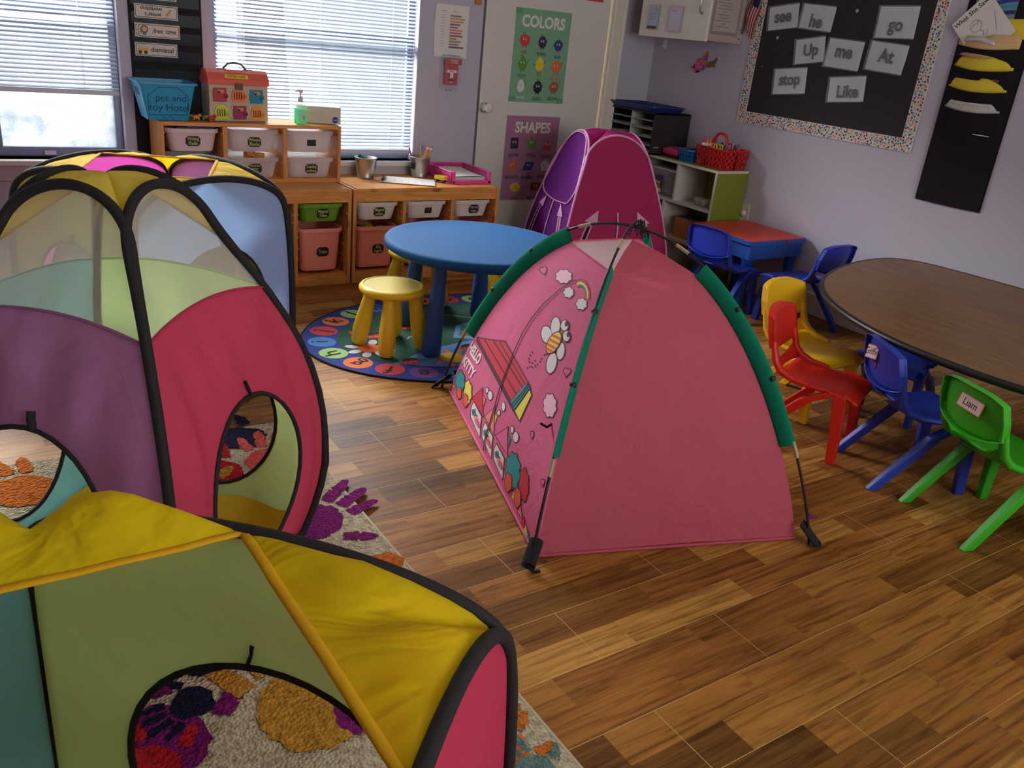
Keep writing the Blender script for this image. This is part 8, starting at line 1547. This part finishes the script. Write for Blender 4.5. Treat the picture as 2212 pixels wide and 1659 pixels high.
for k in range(1, 5):
    z = SOZ0 + (SOZ1 - SOZ0) * k / 5
    for a, b in ((SOY0 + .008, ym - .003), (ym + .003, SOY1 - .008)):
        mb = MB(); mb.box(SO0 + .003, SO1, a, b, z - .003, z + .001, SG); mb.build('slot_shelf', t)
mb = MB(); M = Matrix.Translation((2.10, SOY0 - .0006, SOZ0 + .045)) @ Matrix.Rotation(pi / 2, 4, 'X'); flat(mb, rrect(.05, .006, .001, 1), SG, M); mb.build('name_plate', t)
for i, k in enumerate((0, 1, 2, 3, 1, 2, 3)):
    left = i > 3; a, b = ((SOY0 + .012, ym - .01) if not left else (ym + .01, SOY1 - .014)); z = SOZ0 + (SOZ1 - SOZ0) * k / 5 + (.009 if k == 0 else .0014)
    mb = MB(); mb.grid(lambda u, v: (SO0 + .006 + .25 * v, a + (b - a) * u, z + .002 + .007 * (sin(5 * u + i) ** 2) * (1 - v)), 8, 4, PAPER); mb.box(SO0 + .02, SO1 - .03, a, b, z, z + .0015, PAPER)
    tag(mb.build('paper_stack'), 'loose papers in the %s slot on the %s of the black sorter' % (('lowest', 'second lowest', 'middle', 'second highest')[k], 'door side' if left else 'near side'), 'paper', 'papers in the black sorter')
TRB = mat('tray_navy', rgb(34, 46, 112), .4)
t = thing('plastic_tray', 'dark blue shallow tray lying on top of the black paper sorter', 'tray', (2.2, .18, SOZ1))
mb = MB(); x0, x1, y0, y1 = 2.035, 2.35, -.02, .43; z = SOZ1 + .001
R = [rrect(x1 - x0 - .05, y1 - y0 - .05, .03, 5), rrect(x1 - x0 - .01, y1 - y0 - .01, .035, 5), rrect(x1 - x0 + .0, y1 - y0 + .0, .04, 5), rrect(x1 - x0, y1 - y0, .04, 5), rrect(x1 - x0 - .014, y1 - y0 - .014, .035, 5), rrect(x1 - x0 - .056, y1 - y0 - .056, .03, 5)]
zz = (0, .03, .03, .036, .036, .004); n = len(R[0]); P = [((x0 + x1) / 2 + x, (y0 + y1) / 2 + y, z + zz[j]) for j, q in enumerate(R) for x, y in q]; F = []
for j in range(5):
    for i in range(n): a, b = j * n + i, j * n + (i + 1) % n; F.append((a, b, b + n, a + n))
F.append(tuple(range(n - 1, -1, -1))); F.append(tuple(5 * n + i for i in range(n))); mb.add(P, F, TRB); mb.build('body', t)
# ================================================================ wall cabinet
CABW = mat('cabinet_white', rgb(226, 222, 208), .4); CABS = mat('cabinet_side', rgb(176, 160, 148), .5)
t = thing('wall_cabinet', 'white wall cabinet with notepads on its door above the fish decoration', 'cabinet', (2.23, -.04, 1.442))
mb = MB(); mb.box(2.098, XR - .002, -.338, .265, 1.442, 2.10, CABS); mb.build('body', t)
mb = MB(); mb.box(2.078, 2.097, -.338, .265, 1.436, 2.10, CABW); dr = mb.build('door', t, bevel=.002)
mb = MB(); mb.tube([(2.078, -.28, 1.585), (2.055, -.28, 1.60), (2.05, -.28, 1.65), (2.055, -.28, 1.70), (2.078, -.28, 1.715)], .006, CHROME, 8); mb.build('handle', dr)
mb = MB()
for q in (1.47, 1.52): mb.lathe([(0, 0), (.004, 0), (.004, .002), (0, .002)], BLACK, Matrix.Translation((2.36, -.3385, q)) @ Matrix.Rotation(pi / 2, 4, 'X'), 10)
mb.build('screw_caps', t)
def notepad(y0, y1, z0, z1, c, label, deco):
    M = onright((y0 + y1) / 2, (z0 + z1) / 2, .0, 0, 2.0775); w, h = y1 - y0, z1 - z0; mb = MB()
    mb.prism([(-w / 2, -h / 2), (w / 2, -h / 2), (w / 2, h / 2), (-w / 2, h / 2)], .0004, .01, mat('pad_side', rgb(150, 148, 160), .7), M); flat(mb, rrect(w, h, .001, 1), c, M, .0104)
    for k, (a, b, x, y, cc) in enumerate(deco): flat(mb, rrect(a, b, min(a, b) * .3, 3, x, y), cc, M, .0108 + .0002 * k)
    o = mb.build('notepad', origin=tuple(M.translation)); return tag(o, label, 'notepad', 'notepads on the cabinet door')
gp = mat('print_dark', rgb(60, 66, 70), .7); su = mat('print_sun', rgb(222, 176, 90), .7); bl = mat('print_lines', rgb(110, 130, 170), .7)
notepad(.087, .186, 1.478, 1.621, mat('pad_blue', rgb(176, 190, 208), .7), 'pale blue notepad with a sun and trees on the cabinet door', [(.02, .02, .03, .045, su), (.06, .003, -.005, .02, bl), (.06, .003, 0, .004, bl), (.05, .003, -.01, -.012, bl)] + [(.008, .014 + .004 * (k % 2), -.04 + .011 * k, -.06, gp) for k in range(8)])
notepad(-.122, -.003, 1.472, 1.622, mat('pad_pink', rgb(206, 178, 200), .7), 'pink bordered notepad on the cabinet door', [(.098, .125, 0, 0, mat('pad_inner', rgb(206, 200, 216), .7)), (.05, .003, -.01, .045, bl)])
M = Matrix.Translation((2.222, -.3385, 1.66)) @ Matrix.Rotation(pi / 2, 4, 'X'); mb = MB(); mb.prism(rrect(.235, .36, .002, 1), 0.0002, .0012, clear('sheet_sleeve', rgb(170, 156, 148), .25, .25), M); flat(mb, rrect(.2, .32, .001, 1), mat('sheet_grey', rgb(178, 166, 160), .6), M, .0014)
for k in range(17): flat(mb, rrect((.12, .1, .13, .04)[k % 4], .003, .0005, 1, -.02 - (.0 if k % 4 else .01), .13 - .0165 * k), mat('print_mid', rgb(104, 96, 96), .7), M, .0017)
tag(mb.build('paper_sheet', origin=tuple(M.translation)), 'printed sheet in a plastic sleeve on the side of the wall cabinet', 'paper')
# flag behind the cabinet
t = thing('flag', 'small striped flag on a stick between the wall cabinet and the word board', 'flag', (2.36, -.36, 1.53))
mb = MB(); mb.tube([(2.366, -.352, 1.50), (2.36, -.43, 1.80)], .004, mat('stick', rgb(60, 50, 40), .5), 8); mb.build('stick', t)
FR_, FW, FBl = fabric('flag_red', rgb(160, 34, 44), .1), fabric('flag_white', rgb(206, 196, 190), .1), fabric('flag_blue', rgb(40, 46, 90), .1)
mb = MB()
for k in range(9): mb.grid(lambda u, v: (2.372 - .012 * sin(5 * u), -.352 - .026 * (k + v) / 3 + .0 * u - .035 * u, 1.53 + .25 * u - .012 * (k + v) * .6 + .008), 6, 1, FR_ if k % 2 == 0 else FW)
mb.grid(lambda u, v: (2.368 - .012 * sin(4 * u), -.392 - .05 * v - .03 * u, 1.665 + .10 * u - .02 * v), 6, 4, FBl); mb.build('cloth', t)
# fish decoration, hook, pins, outlet
FP = mat('fish_pink', rgb(206, 70, 140), .5); FB = mat('fish_teal', rgb(30, 120, 150), .5); FO = mat('fish_orange', rgb(220, 120, 50), .5); FBR = mat('fish_brown', rgb(130, 88, 66), .6); FRD = mat('fish_red', rgb(206, 60, 60), .5)
M = onright(-.06, 1.305, .0, radians(0)); t = thing('fish_decoration', 'pink and teal paper fish decoration stuck on the lilac right wall under the cabinet', 'wall decoration', (2.386, -.06, 1.25))
mb = MB(); mb.prism([(.055 * cos(a) - .03, .042 * sin(a) - .008 + .02 * cos(a)) for a in [2 * pi * k / 28 for k in range(28)]], .0005, .008, FP, M); b_ = mb.build('body', t)
mb = MB(); mb.prism([(-.005, .03), (.03, .04), (.028, .005), (.0, -.005)], .006, .010, FB, M); mb.prism([(.0, -.01), (.02, -.015), (.01, -.04), (-.01, -.035)], .006, .010, FB, M); mb.prism(ell2(.008, .008, .018, .016), .009, .012, FO, M); mb.prism([(.0, .042), (.018, .075), (.028, .05), (.022, .035)], .001, .008, FRD, M); mb.prism([(-.095, -.01), (-.105, -.025), (-.08, -.032), (-.07, -.015)], .001, .008, FO, M); mb.prism([(-.05, -.045), (-.062, -.062), (-.035, -.055), (-.025, -.04)], .001, .008, FRD, M); mb.build('fins', t)
mb = MB()
for k in range(9): flat(mb, ell2(-.065 + .022 * (k % 4), -.02 + .02 * (k // 3), .006), mat('fish_dot', rgb(226, 150, 170), .6), M, .0085)
flat(mb, ell2(.012, .01, .003), INK, M, .0125); mb.build('spots', b_)
mb = MB(); mb.prism([(.028, .0), (.05, .016), (.085, .03), (.105, .05), (.112, .03), (.095, .005), (.1, -.012), (.07, -.01), (.045, -.018), (.022, -.014)], .0005, .006, FBR, M); mb.build('tail', t)
mb = MB(); M = onright(.333, 1.40, 0); mb.prism(rrect(.026, .06, .012, 4), 0, .006, WHITE, M); mb.tube([tuple(M @ Vector(q)) for q in ((0, .005, .006), (0, -.015, .02), (0, -.01, .028))], .004, WHITE, 8); tag(mb.build('wall_hook'), 'white adhesive hook on the right wall below the cabinet corner', 'hook')
M = onright(-.628, .468, 0); t = thing('wall_outlet', 'cream wall outlet with a round plug cover beside the cube shelf', 'outlet', (XR, -.628, .41)); mb = MB(); mb.prism(rrect(.075, .118, .004, 3), 0, .006, mat('outlet_cream', rgb(206, 194, 176), .4), M); mb.build('plate', t)
mb = MB(); mb.sphere((-.0, -.006, .012), .021, mat('plug_cream', rgb(212, 198, 178), .4), 14, (1, 1, .7), M); mb.build('plug_cover', t)
# ================================================================ word board
BBK = mat('board_black', rgb(42, 38, 38), .85)
t = thing('word_board', 'black word board with a confetti dot border on the right wall', 'notice board', (XR, -1.03, .997))
Y0, Y1, Z0, Z1 = -1.64, -.423, .998, 2.2; bw = .068
M = onright((Y0 + Y1) / 2, (Z0 + Z1) / 2, 0); W_, H_ = Y1 - Y0, Z1 - Z0
mb = MB(); mb.prism([(-W_ / 2 + .01, -H_ / 2 + .01), (W_ / 2 - .01, -H_ / 2 + .01), (W_ / 2 - .01, H_ / 2 - .01), (-W_ / 2 + .01, H_ / 2 - .01)], .001, .006, BBK, M); mb.build('backing', t)
BW = mat('border_cream', rgb(214, 204, 192), .7); mb = MB()
for q in (((-W_ / 2, -H_ / 2), (W_ / 2, -H_ / 2), (W_ / 2, -H_ / 2 + bw), (-W_ / 2, -H_ / 2 + bw)), ((-W_ / 2, H_ / 2 - bw), (W_ / 2, H_ / 2 - bw), (W_ / 2, H_ / 2), (-W_ / 2, H_ / 2)), ((-W_ / 2, -H_ / 2 + bw), (-W_ / 2 + bw, -H_ / 2 + bw), (-W_ / 2 + bw, H_ / 2 - bw), (-W_ / 2, H_ / 2 - bw)), ((W_ / 2 - bw, -H_ / 2 + bw), (W_ / 2, -H_ / 2 + bw), (W_ / 2, H_ / 2 - bw), (W_ / 2 - bw, H_ / 2 - bw))):
    mb.prism(list(q), .002, .0075, BW, M)
dots = [mat('dot_%d' % i, c, .7) for i, c in enumerate((rgb(40, 56, 84), rgb(60, 120, 136), rgb(190, 90, 84), rgb(214, 170, 96), rgb(28, 40, 66), rgb(110, 160, 160), rgb(200, 130, 120)))]
rnd = random.Random(3); pts_ = []; tries = 0
while len(pts_) < 1150 and tries < 30000:
    tries += 1
    x, y = rnd.uniform(-W_ / 2 + .005, W_ / 2 - .005), rnd.uniform(-H_ / 2 + .005, .40)
    if abs(x) < W_ / 2 - bw + .005 and y > -H_ / 2 + bw - .005: continue
    if any((x - a) ** 2 + (y - b) ** 2 < .0112 ** 2 for a, b in pts_): continue
    pts_.append((x, y)); flat(mb, ell2(x, y, .0056, None, 9), dots[rnd.randrange(7)], M, .0079)
mb.build('border', t)
def wcard(cx, cz, w, h, rot, text, size, label, gloss, dx=0.0, dz=0.0):
    M = onright(cy_ := cx, cz, .0065, rot); o = thing('word_card', label, 'card', tuple(M.translation), 0, 'word cards on the word board')
    mb = MB(); mb.grid(lambda u, v: M @ Vector(((u - .5) * w, (v - .5) * h, .001 + .004 * noise.noise(Vector((u * 3 + cx * 9, v * 3, cz)))  ** 2 + .006 * max(0, abs(v - .5) - .4) * (u - .4))), 12, 10, mat('card_paper', rgb(228, 224, 220), .7)); mb.build('sheet', o)
    mb = MB(); mb.text(text, size, INK, M @ Matrix.Translation((dx, dz, .0075)), xs=.95, bold=.03); mb.build('lettering', o)
    if gloss:
        mb = MB(); amp = .0016 * gloss; mb.grid(lambda u, v: M @ Vector(((u - .5) * (w + .012), (v - .5) * (h + .012), .0115 + amp * noise.noise(Vector((u * 16, v * 2.2 + cx * 5, cz * 7))) + amp * .7 * noise.noise(Vector((u * 7, v * 9, 2 + cx))))), 60, 30, clear('laminate_film', rgb(220, 226, 230), .8, .1)); mb.build('plastic_sleeve', o)
wcard(-.635, 1.608, .213, .126, radians(8), 'see', .095, 'white card reading see, leftmost of the top row on the word board', .5, .0, .004)
wcard(-.874, 1.616, .222, .126, radians(-3), 'he', .095, 'white card reading he, beside the see card', 1, .0, -.022)
wcard(-1.378, 1.615, .226, .15, radians(2), 'go', .09, 'creased card reading go at the top right of the word board', 2.4, .0, -.014)
wcard(-.871, 1.443, .198, .13, radians(9), 'Up', .088, 'tilted white card reading Up in the middle row', 1, .01, .0)
wcard(-1.102, 1.44, .226, .145, radians(-2), 'me', .095, 'creased card reading me, centre of the word board', 1.5, .0, .012)
wcard(-1.368, 1.443, .224, .14, radians(-3), 'At', .092, 'very shiny card reading At at the right of the middle row', 2.6, -.0, .005)
wcard(-.775, 1.269, .23, .138, radians(7), 'stop', .09, 'white card reading stop at the lower left of the word board', 1.2, .0, .008)
wcard(-1.17, 1.265, .228, .128, radians(7), 'Like', .088, 'shiny tilted card reading Like, lowest on the word board', 2.2, .01, -.015)
M = onright(-1.29, 1.79, .007); mb = MB(); mb.text('WORDS', .19, mat('board_blue', rgb(44, 56, 130), .7), M, depth=.001, xs=.95, bold=.04); tag(mb.build('word_title', origin=tuple(M.translation)), 'cut out blue capital letters at the top edge of the word board', 'lettering')
for i, (y, z) in enumerate(((-.62, 1.496), (-1.121, 1.66), (-.545, 1.33))):
    M = onright(y, z, .006); mb = MB()
    if i < 2: mb.lathe([(.009, 0), (.009, .003), (.005, .005), (0, .005)], mat('pin_grey', rgb(170, 166, 160), .5), M, 14)
    else: mb.box(-.008, .008, -.001, .001, 0, .001, mat('pin_grey', rgb(170, 166, 160), .5), M @ Matrix.Rotation(.5, 4, 'Z'))
    tag(mb.build('drawing_pin' if i < 2 else 'staple'), ['grey round pin below the see card', 'grey round pin right of the he card', 'loose staple left of the stop card'][i], 'pin')
# ================================================================ black wall organiser
OY0, OY1, OZ0 = -2.085, -1.733, .783
t = thing('wall_organizer', 'long black cloth wall organiser with file folders on the right wall beside the word board', 'organiser', (XR, -1.91, OZ0))
BC = fabric('organiser_black', rgb(30, 27, 30), .02, crease=.35, rough=.8)
mb = MB(); mb.grid(lambda u, v: (XR - .006 - .03 * sin(pi * u) * (.35 + .3 * noise.noise(Vector((u * 3, v * 4, 1)))) * (1 - v * .4), OY1 + (OY0 - OY1) * u, OZ0 + 1.05 * v), 20, 40, BC); mb.build('backing', t)
def opocket(z0, z1, bulge, nm='pocket'):
    mb = MB(); mb.grid(lambda u, v: (XR - .014 - bulge * sin(pi * u) * (.08 + .92 * v) - .003 * noise.noise(Vector((u * 5, v * 3, z0 * 9))) * sin(pi * u), OY1 - .004 + (OY0 - OY1 + .008) * u, z0 + (z1 - z0) * v - .018 * sin(pi * u) * v), 20, 8, BC); mb.build(nm, t)
for z0, z1, b in ((.80, .985, .018), (.99, 1.145, .026), (1.02, 1.252, .030), (1.255, 1.345, .034), (1.35, 1.44, .04), (1.45, 1.535, .048)): opocket(z0, z1, b)
def folder(zp_, z1, x, w, c, label, tabtext, tabx, name='file_folder', tilt=0.0, yc=-1.9, bulge=.03, grp='folders in the wall organiser'):
    mb = MB(); n_ = 24
    def fn(u, v): 
        top = z1 + (.012 if tabx - .02 < u < .98 and tabx < 1 else 0)
        return (XR - .011 - bulge * sin(pi * u), yc + w / 2 - w * u, (zp_ - .006 - .018 * sin(pi * u)) * (1 - v) + (top - .006 * sin(pi * u)) * v)
    mb.grid(fn, n_, 3, c); o = mb.build(name, solid=.0015, origin=(x, yc, zp_)); tag(o, label, 'folder', grp)
    if tabtext:
        tb = MB(); Mt = onright(yc + w / 2 - w * .78, z1 + .001, 0, 0, XR - .011 - bulge * sin(pi * .78) - .004); tb.text(tabtext, .021, INK if tabtext == 'Thursday' else mat('orange_ink', rgb(190, 110, 40), .8), Mt); tb.build('lettering', o)
    return o
FY = mat('folder_yellow', rgb(222, 196, 46), .65); FT_ = mat('folder_tan', rgb(212, 172, 118), .7)
folder(1.50, 1.578, XR - .011, .30, FT_, 'wide tan folder bulging from the topmost visible pocket of the organiser', None, .6, bulge=.034, yc=-1.89)
folder(1.535, 1.560, XR - .011, .29, FT_, 'tan folder front flap curved over the topmost visible pocket', None, 2, bulge=.040, yc=-1.892)
folder(1.44, 1.484, XR - .011, .29, FY, 'yellow folder tabbed Thursday in the organiser', 'Thursday', .58, bulge=.033, yc=-1.897)
folder(1.345, 1.386, XR - .011, .292, FY, 'yellow folder with an orange tab word below the Thursday folder', 'Friday', .58, bulge=.027, yc=-1.895)
folder(1.252, 1.284, XR - .011, .28, mat('paper_drawing', rgb(196, 196, 186), .7), 'sheet with three drawn boxes in the organiser below the yellow folders', None, 2, 'paper_sheet', bulge=.023, yc=-1.897)
db = MB(); Md = onright(-1.897, 1.255, 0, 0, XR - .045)
for q in (-.075, 0, .075): stroke(db, [(q - .03, -.02), (q - .03, .012), (q + .03, .012), (q + .03, -.02)], .0015, mat('pencil_grey', rgb(110, 112, 106), .8), Md, .002)
flat(db, [(.004, -.02), (.018, -.02), (.011, -.006)], mat('print_amber', rgb(206, 150, 60), .7), Md, .002)
db.build('drawing', [o for o in COL.objects if o.name.startswith('paper_sheet') and o.get('category') == 'folder'][0])
mb = MB(); mb.grid(lambda u, v: (XR - .05 - .012 * sin(pi * u), -1.79 - .15 * u, 1.545 + .012 * sin(pi * u) + .018 * v - .01 * u), 10, 3, clear('plastic_bag', rgb(220, 220, 222), .4, .15)); tag(mb.build('plastic_sleeve', solid=.002), 'folded clear plastic sleeve on the tan folder of the organiser', 'plastic sleeve')
mb = MB(); M = onright(-2.0, 1.139, 0, 0, XR - .047); mb.box(-.04, .04, -.002, .002, 0, .001, PAPER, M); tag(mb.build('paper_slip'), 'thin white paper edge showing in a lower pocket of the organiser', 'paper')
# booklet "What She Saw", rainbow picture and yellow folder above
M = onright(-1.838, 1.60, 0, radians(47), XR - .024); mb = MB(); mb.prism([(-.09, -.12), (.12, -.12), (.12, .12), (-.09, .12)], 0, .002, PAPER, M); bk_ = mb.build('booklet', origin=tuple(M.translation)); tag(bk_, 'white booklet titled What She Saw tilted in the organiser', 'booklet')
mb = MB(); mb.text('What She Saw', .031, INK, M @ Matrix.Translation((.008, .096, .0026)), bold=.01); mb.build('lettering', bk_)
mb = MB(); ring(mb, ell2(-.005, .03, .028), ell2(-.005, .03, .0265), INK, M, .0028); stroke(mb, [(-.03, .035), (-.012, .042), (.006, .036), (.02, .045)], .0015, INK, M, .0028); stroke(mb, [(.0, .0), (.012, -.012), (.0, -.03), (.02, -.034), (.03, -.02)], .0015, INK, M, .0028); stroke(mb, [(.06, -.05), (.095, .03)], .0015, INK, M, .0028); mb.build('drawing', bk_)
M = onright(-1.875, 1.72, 0, radians(0), XR - .014); mb = MB(); mb.prism(rrect(.20, .22, .002, 1), 0, .002, mat('card_greyblue', rgb(120, 144, 150), .7), M)
for k, c in enumerate((rgb(140, 60, 40), rgb(206, 180, 50), rgb(60, 120, 50), rgb(40, 60, 140), rgb(70, 150, 170), rgb(50, 50, 120))):
    r_ = .22 - .022 * k; pp = [(.13 + r_ * cos(a) * 1.05, -.12 + r_ * sin(a) * .72) for a in [radians(96 + 60 * q / 12) for q in range(13)]]; pp = [(min(.1, x), y) for x, y in pp]; pp = [( .10 - .19 * q / 12, .095 - .026 * k - .055 * (q / 12) ** 1.8) for q in range(13)]
    stroke(mb, pp, .017, mat('rainbow_%d' % k, c, .7), M, .0024 + .0001 * k)
tag(mb.build('picture_card', origin=tuple(M.translation)), 'grey blue card painted with a rainbow behind the booklet in the organiser', 'picture')
folder(1.58, 1.66, XR - .016, .30, FY, 'yellow folder at the right edge behind the rainbow card', None, 2, bulge=.012, yc=-1.90)
